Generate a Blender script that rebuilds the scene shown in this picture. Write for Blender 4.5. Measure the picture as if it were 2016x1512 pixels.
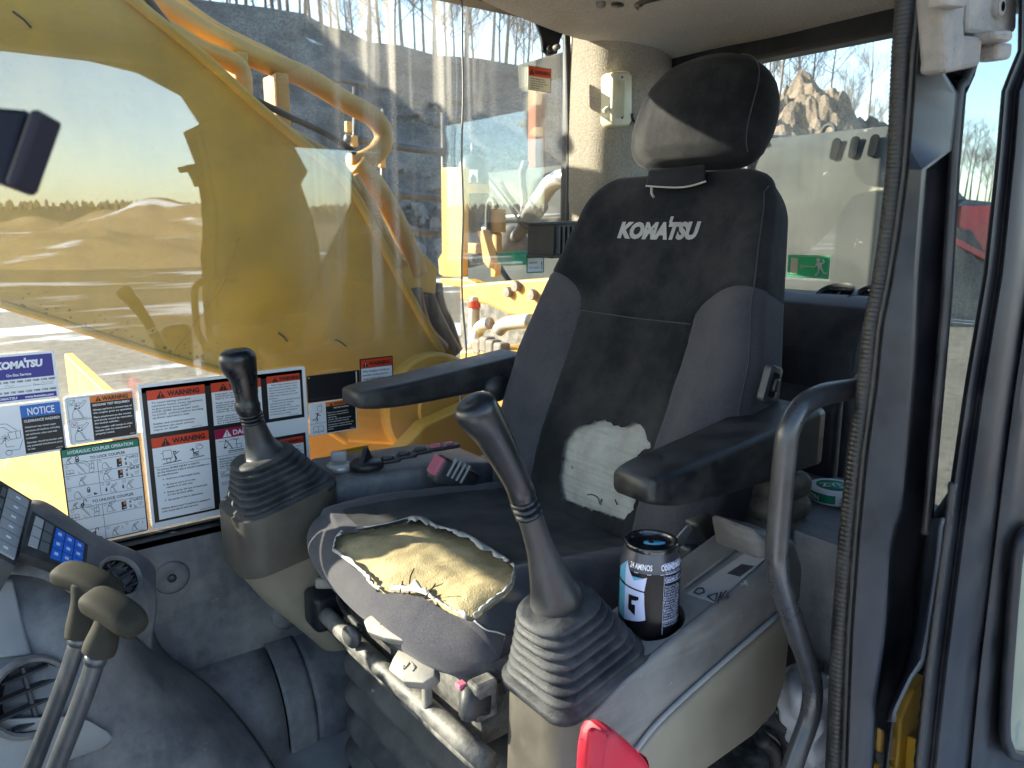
import bpy, bmesh, math, random
import numpy as np
from mathutils import Vector, Matrix, noise as mnoise
R_ = math.radians
for o in list(bpy.data.objects): bpy.data.objects.remove(o)
SC = bpy.context.scene
COL = SC.collection
rnd = random.Random(7)

# ------------------------------------------------------------------ camera, sky, sun, exposure
# world: x = towards the rear of the machine, y = operator's right, z = up; the photographer's lens is the origin (2.2 m above ground)
FPX, YAW, TILT = 1480.0, R_(53), R_(11.8)
CF = np.array([math.cos(TILT)*math.cos(YAW), math.cos(TILT)*math.sin(YAW), -math.sin(TILT)])
CR = np.array([math.sin(YAW), -math.cos(YAW), 0.0])
CU = np.cross(CR, CF)
cam = bpy.data.cameras.new('camera'); camo = bpy.data.objects.new('camera', cam); COL.objects.link(camo)
m = Matrix.Identity(4)
for i in range(3):
    m[i][0], m[i][1], m[i][2] = CR[i], CU[i], -CF[i]
camo.matrix_world = m
cam.sensor_width = 36; cam.lens = 36*FPX/2016
cam.clip_start = 0.02; cam.clip_end = 2000
cam.dof.use_dof = True; cam.dof.focus_distance = 1.15; cam.dof.aperture_fstop = 11.0
SC.camera = camo

SUN_EL, SUN_AZ = R_(22), R_(50)          # azimuth from straight ahead towards the operator's right
SUN = Vector((-math.cos(SUN_EL)*math.cos(SUN_AZ), math.cos(SUN_EL)*math.sin(SUN_AZ), math.sin(SUN_EL)))
world = bpy.data.worlds.new('World'); SC.world = world; world.use_nodes = True
wn = world.node_tree; bg = wn.nodes['Background']
sky = wn.nodes.new('ShaderNodeTexSky'); sky.sky_type = 'NISHITA'; sky.sun_disc = False
sky.sun_elevation = SUN_EL; sky.sun_rotation = math.atan2(SUN.x, SUN.y)
sky.air_density = 1.0; sky.dust_density = 1.0; sky.ozone_density = 1.2; sky.altitude = 200
wn.links.new(sky.outputs[0], bg.inputs[0]); bg.inputs[1].default_value = 0.13
sl = bpy.data.lights.new('sun', 'SUN'); sl.energy = 5.0; sl.angle = R_(0.53); sl.color = (1.0, 0.90, 0.74)
slo = bpy.data.objects.new('sun', sl); COL.objects.link(slo)
slo.rotation_euler = SUN.to_track_quat('Z', 'Y').to_euler(); slo.location = SUN*30
vs = SC.view_settings; vs.view_transform = 'Standard'; vs.look = 'None'; vs.gamma = 1.0; vs.use_curve_mapping = False
vs.exposure = 2.2
cy = SC.cycles
cy.use_denoising = True; cy.max_bounces = 10; cy.diffuse_bounces = 5; cy.transparent_max_bounces = 24; cy.glossy_bounces = 4
cy.caustics_reflective = False; cy.caustics_refractive = False; cy.sample_clamp_indirect = 8.0

# ------------------------------------------------------------------ helpers
def ray(u, v): return CF + CR*(u-1008)/FPX + CU*(756-v)/FPX
def P(u, v, x=None, y=None, z=None, t=None, n=None, c=None):
    """a point of the place from its bearing (in a 2016 px frame) and the real plane it lies on"""
    d = ray(u, v)
    if x is not None: t = x/d[0]
    elif y is not None: t = y/d[1]
    elif z is not None: t = z/d[2]
    elif n is not None: t = c/np.dot(n, d)
    return d*t
def Q(V):
    V = np.asarray(V, float); d = V@CF
    return np.stack([1008+FPX*(V@CR)/d, 756-FPX*(V@CU)/d], -1)
def poly_sdf(pts, poly):
    """signed distance (inside > 0) of points to a closed polygon"""
    p = np.asarray(pts, float); q = np.asarray(poly, float); k = len(q)
    best = np.full(len(p), 1e9); ins = np.zeros(len(p), bool)
    for i in range(k):
        a, b = q[i], q[(i+1) % k]; ab = b-a
        h = np.clip(((p-a)@ab)/(ab@ab), 0, 1)
        best = np.minimum(best, np.linalg.norm(p-a-h[:, None]*ab, axis=1))
        cond = (a[1] > p[:, 1]) != (b[1] > p[:, 1])
        if abs(ab[1]) > 1e-12:
            ins ^= cond & (p[:, 0] < ab[0]*(p[:, 1]-a[1])/ab[1]+a[0])
    return np.where(ins, best, -best)
def nz(p, s=1.0, off=0.0):
    return mnoise.noise(Vector((p[0]*s+off, p[1]*s+off*.7, p[2]*s-off*.3)))
def nzs(V, s, off=0.0): return np.array([nz(p, s, off) for p in V])
def lerp(a, b, t): return a+(b-a)*t
def interp(x, xs, ys): return float(np.interp(x, xs, ys))

def tag(o, label, cat, group=None, kind=None):
    o['label'] = label; o['category'] = cat
    if group: o['group'] = group
    if kind: o['kind'] = kind
    return o
def thing(name, label, cat, loc=(0, 0, 0), group=None):
    o = bpy.data.objects.new(name, None); COL.objects.link(o); o.location = tuple(float(a) for a in loc)
    o.empty_display_size = .05
    return tag(o, label, cat, group)
def attach(o, parent):
    o.parent = parent
    if parent.type == 'EMPTY':
        o.matrix_parent_inverse = Matrix.Translation(-Vector(parent.location))
def mk(name, V, Fc, mat, parent=None, smooth=True, mats=None, label=None, kind=None):
    me = bpy.data.meshes.new(name)
    me.from_pydata([tuple(map(float, p)) for p in V], [], [tuple(int(i) for i in f) for f in Fc])
    me.update()
    if smooth is True: me.shade_smooth()
    elif smooth: 
        me.shade_smooth(); me.set_sharp_from_angle(angle=R_(smooth))
    me.materials.append(mat)
    for mm in mats or (): me.materials.append(mm)
    o = bpy.data.objects.new(name, me); COL.objects.link(o)
    if parent is not None: attach(o, parent)
    if label: o['label'] = label
    if kind: o['kind'] = kind
    return o
def join(*parts):
    V, Fc = [], []
    for v, f in parts:
        k = len(V); V += [tuple(p) for p in v]; Fc += [tuple(i+k for i in q) for q in f]
    return V, Fc
def grid_faces(nr, nc, close_c=False, close_r=False):
    F_ = []
    for i in range(nr if close_r else nr-1):
        for j in range(nc if close_c else nc-1):
            a = i*nc+j; b = i*nc+(j+1) % nc; i2 = (i+1) % nr
            F_.append((a, b, i2*nc+(j+1) % nc, i2*nc+j))
    return F_
def loft(rings, cap=True):
    n = len(rings[0]); V = [p for r in rings for p in r]; F_ = grid_faces(len(rings), n, True)
    if cap:
        F_.append(tuple(range(n-1, -1, -1))); k = (len(rings)-1)*n; F_.append(tuple(range(k, k+n)))
    return V, F_
def box(c, s, rot=None, bev=0.0, seg=2):
    """centre c, full sizes s, optional 3x3 axes; bevelled"""
    bm = bmesh.new(); bmesh.ops.create_cube(bm, size=1)
    for v in bm.verts: v.co = Vector((v.co.x*s[0], v.co.y*s[1], v.co.z*s[2]))
    if bev: bmesh.ops.bevel(bm, geom=bm.edges[:], offset=bev, segments=seg, profile=.5, affect='EDGES')
    return _bm(bm, c, rot)
def _bm(bm, c=(0, 0, 0), rot=None):
    bm.verts.ensure_lookup_table(); bm.verts.index_update()
    A = np.array([v.co[:] for v in bm.verts]); F_ = [tuple(v.index for v in f.verts) for f in bm.faces]; bm.free()
    if rot is not None: A = A@np.asarray(rot, float)      # rows of rot = images of local axes
    return (A+np.asarray(c, float)).tolist(), F_
def prism(poly, axis_a, axis_b, axis_n, org, depth, bev=0.0, seg=2):
    """polygon (a,b) in the plane org + a*axis_a + b*axis_b, pushed along axis_n by depth"""
    bm = bmesh.new(); A, B, N, O = (np.asarray(q, float) for q in (axis_a, axis_b, axis_n, org))
    lo = [bm.verts.new((O+A*p[0]+B*p[1]).tolist()) for p in poly]
    hi = [bm.verts.new((O+A*p[0]+B*p[1]+N*depth).tolist()) for p in poly]
    k = len(poly)
    bm.faces.new(lo); bm.faces.new(hi[::-1])
    for i in range(k): bm.faces.new((lo[i], hi[i], hi[(i+1) % k], lo[(i+1) % k]))
    bmesh.ops.recalc_face_normals(bm, faces=bm.faces[:])
    if bev: bmesh.ops.bevel(bm, geom=bm.edges[:], offset=bev, segments=seg, profile=.5, affect='EDGES')
    return _bm(bm)
def frame_of(d, up=(0, 0, 1)):
    d = np.asarray(d, float); d = d/np.linalg.norm(d); up = np.asarray(up, float)
    if abs(d@up) > .97: up = np.array([1.0, 0, 0])
    a = np.cross(up, d); a /= np.linalg.norm(a); b = np.cross(d, a)
    return a, b, d
def smooth_path(pts, k=8):
    """Catmull-Rom through the points"""
    p = [np.asarray(q, float) for q in pts]; p = [2*p[0]-p[1]]+p+[2*p[-1]-p[-2]]; out = []
    for i in range(1, len(p)-2):
        for s in range(k):
            t = s/k
            out.append(.5*((2*p[i])+(-p[i-1]+p[i+1])*t+(2*p[i-1]-5*p[i]+4*p[i+1]-p[i+2])*t*t+(-p[i-1]+3*p[i]-3*p[i+1]+p[i+2])*t**3))
    out.append(p[-2]); return out
def tube(pts, r, n=12, smooth=0, cap=True, sq=None):
    """tube along pts; r number or list; sq = (ra, rb) flattening"""
    if smooth:
        k = smooth; rr = r if not np.isscalar(r) else None
        if rr is not None:
            rp = smooth_path([(a, 0, 0) for a in rr], k); r = [q[0] for q in rp]
        pts = smooth_path(pts, k)
    pts = [np.asarray(q, float) for q in pts]; m_ = len(pts)
    rs = [r]*m_ if np.isscalar(r) else list(r)
    rings = []; a = None
    for i in range(m_):
        d = pts[min(i+1, m_-1)]-pts[max(i-1, 0)]; d = d/(np.linalg.norm(d)+1e-12)
        if a is None: a, b, _ = frame_of(d)
        a = a-d*(a@d); a /= np.linalg.norm(a)+1e-12; b = np.cross(d, a)
        fa, fb = sq or (1, 1)
        rings.append([pts[i]+rs[i]*(fa*math.cos(2*math.pi*j/n)*a+fb*math.sin(2*math.pi*j/n)*b) for j in range(n)])
    return loft(rings, cap)
def lathe(profile, org, axis=(0, 0, 1), n=32, cap=True):
    """profile of (radius, height) along the axis"""
    a, b, d = frame_of(axis); O = np.asarray(org, float)
    return loft([[O+d*h+r*(math.cos(2*math.pi*j/n)*a+math.sin(2*math.pi*j/n)*b) for j in range(n)] for r, h in profile], cap)
def rrect(w, h, r, k=5):
    """rounded rectangle outline centred on 0, counter-clockwise"""
    out = []
    for cx, cy_, a0 in ((w/2-r, h/2-r, 0), (-w/2+r, h/2-r, 90), (-w/2+r, -h/2+r, 180), (w/2-r, -h/2+r, 270)):
        for i in range(k+1):
            a = R_(a0+90*i/k); out.append((cx+r*math.cos(a), cy_+r*math.sin(a)))
    return out
def clip(V, faces, f, keep=1):
    """cut a mesh along the zero line of a per-vertex field, keeping keep*f >= 0"""
    V = np.asarray(V, float); f = np.asarray(f, float)*keep
    out, ids, cut = [], {}, {}
    def vid(i):
        if i not in ids: ids[i] = len(out); out.append(V[i])
        return ids[i]
    def eid(i, j):
        k = (min(i, j), max(i, j))
        if k not in cut:
            t = f[i]/(f[i]-f[j]); cut[k] = len(out); out.append(V[i]+(V[j]-V[i])*t)
        return cut[k]
    F_ = []
    for fc in faces:
        s = [f[i] >= 0 for i in fc]
        if all(s): F_.append([vid(i) for i in fc]); continue
        if not any(s): continue
        pg = []
        for a in range(len(fc)):
            i, j = fc[a], fc[(a+1) % len(fc)]
            if f[i] >= 0: pg.append(vid(i))
            if (f[i] >= 0) != (f[j] >= 0): pg.append(eid(i, j))
        if len(pg) >= 3: F_.append(pg)
    return out, F_
def sub(V, faces):
    """drop unused vertices"""
    used = sorted({i for f in faces for i in f}); mp = {j: k for k, j in enumerate(used)}
    return [V[i] for i in used], [tuple(mp[i] for i in f) for f in faces]
def add_mod(o, kind, **kw):
    md = o.modifiers.new(kind.lower(), kind)
    for k, v in kw.items(): setattr(md, k, v)
    return md
def patch(ctrl, nu=40, nv=40):
    """smooth surface through a net of control points (rows x cols x 3)"""
    C = np.asarray(ctrl, float)
    def up(A, n):
        k = A.shape[0]; xs = np.linspace(0, k-1, n); out = []
        Pp = np.concatenate([2*A[:1]-A[1:2], A, 2*A[-1:]-A[-2:-1]])
        for x in xs:
            i = min(int(x), k-2); t = x-i; a, b, c, d = Pp[i], Pp[i+1], Pp[i+2], Pp[i+3]
            out.append(.5*(2*b+(c-a)*t+(2*a-5*b+4*c-d)*t*t+(3*b-a-3*c+d)*t**3))
        return np.array(out)
    G = up(C, nu); G = np.swapaxes(up(np.swapaxes(G, 0, 1), nv), 0, 1)
    return G.reshape(-1, 3), grid_faces(nu, nv)
def copy_thing(root, loc, label, rotz=0.0, scale=1.0):
    r = root.copy(); COL.objects.link(r); r.location = loc; r.rotation_euler = (0, 0, rotz); r.scale = (scale,)*3
    if label: r['label'] = label
    for ch in root.children:
        c = ch.copy(); COL.objects.link(c); c.parent = r
    return r
# ------------------------------------------------------------------ materials
def nt(name):
    m_ = bpy.data.materials.new(name); m_.use_nodes = True
    return m_, m_.node_tree.nodes, m_.node_tree.links
def ramp(ns, lo, hi, c0=(0, 0, 0, 1), c1=(1, 1, 1, 1)):
    r = ns.new('ShaderNodeValToRGB'); r.color_ramp.elements[0].position = lo; r.color_ramp.elements[1].position = hi
    r.color_ramp.elements[0].color = c0; r.color_ramp.elements[1].color = c1
    return r
def c4(c): return (c[0], c[1], c[2], 1)
def mat(name, col, rough=.6, metal=0.0, dust=None, bump=None, spec=.5, wear=None, streak=None, coat=0.0, sheen=0.0, var=.12, varscale=9.0):
    """principled surface: slow colour variation, dust (colour, amount, scale), wear specks (colour, scale, threshold), bump (scale, strength)"""
    m_, ns, lk = nt(name); b = ns['Principled BSDF']
    tc = ns.new('ShaderNodeTexCoord'); co = tc.outputs['Object']
    b.inputs['Metallic'].default_value = metal; b.inputs['Specular IOR Level'].default_value = spec
    b.inputs['Coat Weight'].default_value = coat
    if sheen:
        b.inputs['Sheen Weight'].default_value = sheen; b.inputs['Sheen Roughness'].default_value = .5
    n0 = ns.new('ShaderNodeTexNoise'); n0.inputs['Scale'].default_value = varscale; n0.inputs['Detail'].default_value = 6
    lk.new(co, n0.inputs['Vector'])
    mx = ns.new('ShaderNodeMix'); mx.data_type = 'RGBA'; mx.inputs['A'].default_value = c4([a*(1-var) for a in col]); mx.inputs['B'].default_value = c4([min(1, a*(1+var)) for a in col])
    r0 = ramp(ns, .35, .65); lk.new(n0.outputs['Fac'], r0.inputs[0]); lk.new(r0.outputs[0], mx.inputs['Factor'])
    last = mx.outputs['Result']; rfac = None
    if streak:
        scol, amt, sc = streak
        mp = ns.new('ShaderNodeMapping'); mp.inputs['Scale'].default_value = sc; lk.new(co, mp.inputs[0])
        n3 = ns.new('ShaderNodeTexNoise'); n3.inputs['Scale'].default_value = 1; n3.inputs['Detail'].default_value = 5; lk.new(mp.outputs[0], n3.inputs['Vector'])
        r3 = ramp(ns, .5, .75); lk.new(n3.outputs['Fac'], r3.inputs[0])
        ml = ns.new('ShaderNodeMath'); ml.operation = 'MULTIPLY'; ml.inputs[1].default_value = amt; lk.new(r3.outputs[0], ml.inputs[0])
        m3 = ns.new('ShaderNodeMix'); m3.data_type = 'RGBA'; lk.new(last, m3.inputs['A']); m3.inputs['B'].default_value = c4(scol); lk.new(ml.outputs[0], m3.inputs['Factor']); last = m3.outputs['Result']
    if dust:
        dcol, amt, sc = dust
        n1 = ns.new('ShaderNodeTexNoise'); n1.inputs['Scale'].default_value = sc; n1.inputs['Detail'].default_value = 9; n1.inputs['Roughness'].default_value = .68; lk.new(co, n1.inputs['Vector'])
        r1 = ramp(ns, .40, .66); lk.new(n1.outputs['Fac'], r1.inputs[0])
        ml = ns.new('ShaderNodeMath'); ml.operation = 'MULTIPLY'; ml.inputs[1].default_value = amt; lk.new(r1.outputs[0], ml.inputs[0])
        m1 = ns.new('ShaderNodeMix'); m1.data_type = 'RGBA'; lk.new(last, m1.inputs['A']); m1.inputs['B'].default_value = c4(dcol); lk.new(ml.outputs[0], m1.inputs['Factor']); last = m1.outputs['Result']; rfac = ml.outputs[0]
    if wear:
        wcol, sc, th = wear
        n2 = ns.new('ShaderNodeTexNoise'); n2.inputs['Scale'].default_value = sc; n2.inputs['Detail'].default_value = 10; n2.inputs['Roughness'].default_value = .75; lk.new(co, n2.inputs['Vector'])
        r2 = ramp(ns, th, th+.03); lk.new(n2.outputs['Fac'], r2.inputs[0])
        m2 = ns.new('ShaderNodeMix'); m2.data_type = 'RGBA'; lk.new(last, m2.inputs['A']); m2.inputs['B'].default_value = c4(wcol); lk.new(r2.outputs[0], m2.inputs['Factor']); last = m2.outputs['Result']
    lk.new(last, b.inputs['Base Color'])
    if rfac:
        mr = ns.new('ShaderNodeMapRange'); mr.inputs['To Min'].default_value = rough; mr.inputs['To Max'].default_value = min(1, rough+.4); lk.new(rfac, mr.inputs['Value']); lk.new(mr.outputs[0], b.inputs['Roughness'])
    else: b.inputs['Roughness'].default_value = rough
    if bump:
        nb = ns.new('ShaderNodeTexNoise'); nb.inputs['Scale'].default_value = bump[0]; nb.inputs['Detail'].default_value = 4; lk.new(co, nb.inputs['Vector'])
        bp = ns.new('ShaderNodeBump'); bp.inputs['Strength'].default_value = bump[1]; bp.inputs['Distance'].default_value = bump[2] if len(bump) > 2 else .001
        lk.new(nb.outputs['Fac'], bp.inputs['Height']); lk.new(bp.outputs[0], b.inputs['Normal'])
    return m_
def flat(name, col, rough=.35, spec=.5):
    m_, ns, lk = nt(name); b = ns['Principled BSDF']; b.inputs['Base Color'].default_value = c4(col); b.inputs['Roughness'].default_value = rough; b.inputs['Specular IOR Level'].default_value = spec
    return m_
DUST = (.33, .30, .25)
def glass(name, tint=(.93, .96, .95), dust=.10, streaks=0.0, speck=.0, refl=1.0, dcol=(.74, .71, .64)):
    """thin window glass: clear transmission with a Fresnel reflection, under a film of dust"""
    m_, ns, lk = nt(name); ns.remove(ns['Principled BSDF']); out = ns['Material Output']
    tr = ns.new('ShaderNodeBsdfTransparent'); tr.inputs[0].default_value = c4(tint)
    gl = ns.new('ShaderNodeBsdfGlossy'); gl.inputs['Roughness'].default_value = 0.0; gl.inputs[0].default_value = (1, 1, 1, 1)
    # Schlick curve from the facing angle, the same from both sides of the slab
    lw = ns.new('ShaderNodeLayerWeight'); lw.inputs[0].default_value = .5
    pw = ns.new('ShaderNodeMath'); pw.operation = 'POWER'; pw.inputs[1].default_value = 5.0; lk.new(lw.outputs['Facing'], pw.inputs[0])
    mr = ns.new('ShaderNodeMapRange'); mr.inputs['To Min'].default_value = .042*refl; mr.inputs['To Max'].default_value = 1.0; lk.new(pw.outputs[0], mr.inputs['Value'])
    m1 = ns.new('ShaderNodeMixShader'); lk.new(mr.outputs[0], m1.inputs[0]); lk.new(tr.outputs[0], m1.inputs[1]); lk.new(gl.outputs[0], m1.inputs[2])
    tc = ns.new('ShaderNodeTexCoord'); co = tc.outputs['Object']
    di = ns.new('ShaderNodeBsdfDiffuse'); di.inputs[0].default_value = c4(dcol)
    tl = ns.new('ShaderNodeBsdfTranslucent'); tl.inputs[0].default_value = c4(dcol)
    md = ns.new('ShaderNodeMixShader'); md.inputs[0].default_value = .5; lk.new(di.outputs[0], md.inputs[1]); lk.new(tl.outputs[0], md.inputs[2])
    n1 = ns.new('ShaderNodeTexNoise'); n1.inputs['Scale'].default_value = 3.5; n1.inputs['Detail'].default_value = 5; lk.new(co, n1.inputs['Vector'])
    r1 = ramp(ns, .3, .75); lk.new(n1.outputs['Fac'], r1.inputs[0])
    f = ns.new('ShaderNodeMath'); f.operation = 'MULTIPLY_ADD'; lk.new(r1.outputs[0], f.inputs[0]); f.inputs[1].default_value = dust; f.inputs[2].default_value = dust*.25
    last = f.outputs[0]
    def addf(src, k):
        a = ns.new('ShaderNodeMath'); a.operation = 'MULTIPLY_ADD'; lk.new(src, a.inputs[0]); a.inputs[1].default_value = k; lk.new(last, a.inputs[2]); return a.outputs[0]
    # fine grains
    n2 = ns.new('ShaderNodeTexNoise'); n2.inputs['Scale'].default_value = 420; n2.inputs['Detail'].default_value = 3; n2.inputs['Roughness'].default_value = .7; lk.new(co, n2.inputs['Vector'])
    r2 = ramp(ns, .5, .78); lk.new(n2.outputs['Fac'], r2.inputs[0]); last = addf(r2.outputs[0], dust*1.6)
    if speck:
        n3 = ns.new('ShaderNodeTexVoronoi'); n3.inputs['Scale'].default_value = 85; lk.new(co, n3.inputs['Vector'])
        r3 = ramp(ns, .02, .14, (1, 1, 1, 1), (0, 0, 0, 1)); lk.new(n3.outputs['Distance'], r3.inputs[0]); last = addf(r3.outputs[0], speck)
    if streaks:
        # wiped and run-down bands: strong in x, long in z
        mp = ns.new('ShaderNodeMapping'); mp.inputs['Scale'].default_value = (24, 1, .8); lk.new(co, mp.inputs[0])
        n4 = ns.new('ShaderNodeTexNoise'); n4.inputs['Scale'].default_value = 1.0; n4.inputs['Detail'].default_value = 2.5; n4.inputs['Distortion'].default_value = .7; lk.new(mp.outputs[0], n4.inputs['Vector'])
        r4 = ramp(ns, .46, .60); lk.new(n4.outputs['Fac'], r4.inputs[0])
        sx = ns.new('ShaderNodeSeparateXYZ'); lk.new(co, sx.inputs[0])
        # the band of the pane that the wind-blown dirt reached (between the boom and the rear post)
        g1 = ns.new('ShaderNodeMapRange'); g1.interpolation_type = 'SMOOTHSTEP'; g1.inputs['From Min'].default_value = .50; g1.inputs['From Max'].default_value = .66; lk.new(sx.outputs['X'], g1.inputs['Value'])
        g2 = ns.new('ShaderNodeMapRange'); g2.interpolation_type = 'SMOOTHSTEP'; g2.inputs['From Min'].default_value = 1.0; g2.inputs['From Max'].default_value = .86; lk.new(sx.outputs['X'], g2.inputs['Value'])
        g3 = ns.new('ShaderNodeMapRange'); g3.interpolation_type = 'SMOOTHSTEP'; g3.inputs['From Min'].default_value = -.28; g3.inputs['From Max'].default_value = -.05; lk.new(sx.outputs['Z'], g3.inputs['Value'])
        a1 = ns.new('ShaderNodeMath'); a1.operation = 'MULTIPLY'; lk.new(g1.outputs[0], a1.inputs[0]); lk.new(g2.outputs[0], a1.inputs[1])
        a2 = ns.new('ShaderNodeMath'); a2.operation = 'MULTIPLY'; lk.new(a1.outputs[0], a2.inputs[0]); lk.new(g3.outputs[0], a2.inputs[1])
        a3 = ns.new('ShaderNodeMath'); a3.operation = 'MULTIPLY'; lk.new(a2.outputs[0], a3.inputs[0]); lk.new(r4.outputs[0], a3.inputs[1])
        gr = ns.new('ShaderNodeMath'); gr.operation = 'MULTIPLY_ADD'; lk.new(r2.outputs[0], gr.inputs[0]); gr.inputs[1].default_value = .8; gr.inputs[2].default_value = .6
        a4 = ns.new('ShaderNodeMath'); a4.operation = 'MULTIPLY'; lk.new(a3.outputs[0], a4.inputs[0]); lk.new(gr.outputs[0], a4.inputs[1])
        last = addf(a4.outputs[0], streaks)
    cl = ns.new('ShaderNodeClamp'); cl.inputs['Max'].default_value = .8; lk.new(last, cl.inputs[0])
    m2 = ns.new('ShaderNodeMixShader'); lk.new(cl.outputs[0], m2.inputs[0]); lk.new(m1.outputs[0], m2.inputs[1]); lk.new(md.outputs[0], m2.inputs[2])
    lk.new(m2.outputs[0], out.inputs[0])
    return m_
M = {}
M['plastic'] = mat('dark_grey_plastic', (.090, .095, .110), .48, dust=((.30, .29, .275), .62, 11), bump=(900, .3, .0004), wear=((.36, .355, .34), 24, .655), streak=((.14, .15, .175), .5, (70, 70, 9)))
M['plastic2'] = mat('charcoal_plastic', (.020, .022, .028), .42, dust=((.09, .088, .088), .4, 16), bump=(700, .2, .0004))
M['rubber'] = mat('black_rubber', (.013, .014, .017), .42, dust=((.08, .079, .077), .45, 22), bump=(500, .3, .0005))
M['boot'] = mat('dusty_rubber_boot', (.016, .0175, .0215), .52, spec=.3, dust=((.10, .10, .10), .6, 26), bump=(420, .6, .0007), wear=((.36, .35, .33), 45, .665))
M['grip'] = mat('worn_black_grip', (.008, .009, .011), .27, dust=((.04, .04, .041), .25, 18), bump=(600, .12, .0003), wear=((.25, .24, .23), 30, .76))
M['lever_neck'] = mat('grey_lever_plastic', (.022, .022, .024), .36, dust=((.07, .068, .064), .4, 14), bump=(600, .15, .0003))
M['olive'] = mat('olive_grey_plastic', (.068, .060, .048), .40, dust=((.13, .115, .09), .5, 9), bump=(500, .15, .0003))
M['greyc'] = mat('grey_console_plastic', (.108, .103, .100), .5, dust=((.24, .23, .215), .6, 10), bump=(400, .3, .0004), wear=((.38, .37, .35), 34, .64), streak=((.24, .235, .225), .5, (9, 9, 60)))
M['beige'] = mat('beige_console_plastic', (.225, .195, .145), .5, dust=((.30, .275, .22), .5, 8), bump=(300, .15, .0003), streak=((.24, .21, .16), .3, (30, 30, 6)))
M['ltgrey'] = mat('light_grey_plastic', (.24, .24, .25), .6, dust=((.32, .315, .30), .6, 9), bump=(500, .2, .0004))
M['lever_beige'] = mat('beige_lever_plastic', (.22, .20, .17), .5, dust=((.15, .145, .135), .65, 40), bump=(400, .2, .0003))
M['felt'] = mat('beige_felt_lining', (.38, .335, .27), .95, spec=.15, dust=((.27, .225, .165), .55, 6), bump=(330, 1.0, .0022), var=.16, varscale=240, sheen=.3)
M['fab_black'] = mat('black_seat_fabric', (.011, .012, .0145), .92, spec=.15, sheen=.08, dust=((.075, .071, .068), .5, 7), bump=(1500, .6, .0006), var=.25, varscale=600)
M['fab_grey'] = mat('grey_seat_fabric', (.056, .054, .065), .93, spec=.15, sheen=.12, dust=((.11, .102, .10), .5, 8), bump=(1400, .7, .0006), var=.22, varscale=500)
M['fab_back'] = mat('black_fabric_shine', (.014, .015, .018), .75, spec=.3, dust=((.07, .07, .075), .4, 14), bump=(900, .4, .0006))
M['foam'] = mat('yellow_foam', (.47, .38, .215), .95, spec=.1, dust=((.33, .255, .135), .7, 9), bump=(500, .9, .0016), wear=((.07, .055, .035), 62, .69), var=.14, varscale=25)
M['lining'] = mat('torn_white_lining', (.46, .45, .41), .95, spec=.1, dust=((.30, .265, .21), .7, 22), bump=(900, .8, .001), var=.10, streak=((.24, .21, .17), .5, (4, 9, 130)))
M['scrap'] = mat('white_scrap', (.47, .455, .42), .95, spec=.1, dust=((.40, .37, .32), .5, 50), bump=(900, .6, .0008))
M['frame'] = mat('black_painted_steel', (.009, .0105, .015), .36, spec=.32, dust=((.06, .058, .058), .35, 15), streak=((.09, .088, .088), .22, (40, 40, 3.0)), wear=((.28, .26, .24), 36, .69), bump=(300, .12, .0004))
M['handle'] = mat('satin_black_handle', (.020, .021, .025), .24, spec=.6, dust=((.10, .098, .095), .4, 8), wear=((.4, .38, .35), 50, .77))
M['seal'] = mat('ribbed_black_seal', (.007, .008, .009), .42, dust=((.05, .049, .048), .5, 25), bump=(500, .3, .0006))
M['dirty_steel'] = mat('dirty_dark_steel', (.05, .05, .048), .5, metal=.2, dust=((.30, .28, .25), .75, 26), wear=((.18, .09, .04), 45, .68), bump=(250, .5, .0008))
M['yellow'] = mat('yellow_machine_paint', (.62, .35, .028), .42, spec=.45, dust=((.42, .34, .20), .35, 5), wear=((.12, .08, .05), 30, .715), streak=((.45, .27, .05), .4, (6, 6, 1.2)), var=.08)
M['yellow_boom'] = mat('yellow_boom_paint', (.66, .385, .055), .5, spec=.35, dust=((.48, .34, .13), .55, 4), wear=((.10, .075, .05), 42, .70), streak=((.34, .18, .03), .6, (5, 5, 1.6)), var=.14)
M['pipe'] = mat('worn_yellow_pipe', (.55, .30, .05), .45, dust=((.34, .20, .08), .7, 6), wear=((.22, .10, .03), 25, .66))
M['deck'] = mat('yellow_deck_paint', (.52, .33, .065), .6, dust=((.42, .29, .10), .7, 6), wear=((.20, .12, .05), 24, .70), bump=(80, .3, .002))
M['hood'] = mat('grey_engine_hood', (.050, .056, .056), .8, spec=.1, dust=((.085, .087, .08), .6, 2.2), streak=((.028, .032, .033), .6, (4, 4, .6)), wear=((.26, .25, .22), 9, .64))
M['hood_dark'] = flat('dark_slot', (.006, .007, .008), .9, .03)
M['rust'] = mat('rust_red_post', (.20, .06, .035), .8, spec=.1, dust=((.22, .13, .09), .4, 5))
M['steel'] = mat('galvanised_pipe', (.55, .55, .53), .35, metal=.5, dust=((.45, .42, .36), .5, 8))
M['rail'] = mat('dark_handrail', (.04, .042, .048), .4, dust=((.25, .24, .22), .4, 8))
M['red'] = mat('red_lock_plastic', (.50, .008, .028), .42, spec=.35, dust=((.42, .06, .08), .3, 20))
M['bellows'] = mat('dusty_bellows', (.045, .044, .042), .55, dust=((.16, .155, .14), .6, 12), bump=(300, .5, .0008), wear=((.30, .29, .26), 30, .66))
M['scuff'] = mat('pale_scuff', (.34, .34, .34), .8, dust=((.16, .165, .175), .7, 120))
M['redmach'] = mat('red_machine_paint', (.55, .05, .045), .45, dust=((.45, .28, .2), .4, 1.5))
M['cream'] = mat('cream_lamp_plastic', (.74, .70, .52), .4, dust=((.60, .54, .38), .4, 20))
M['knob'] = mat('dark_khaki_grip', (.024, .022, .017), .7, spec=.15, dust=((.045, .042, .032), .5, 22), bump=(800, .6, .0006))
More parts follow.
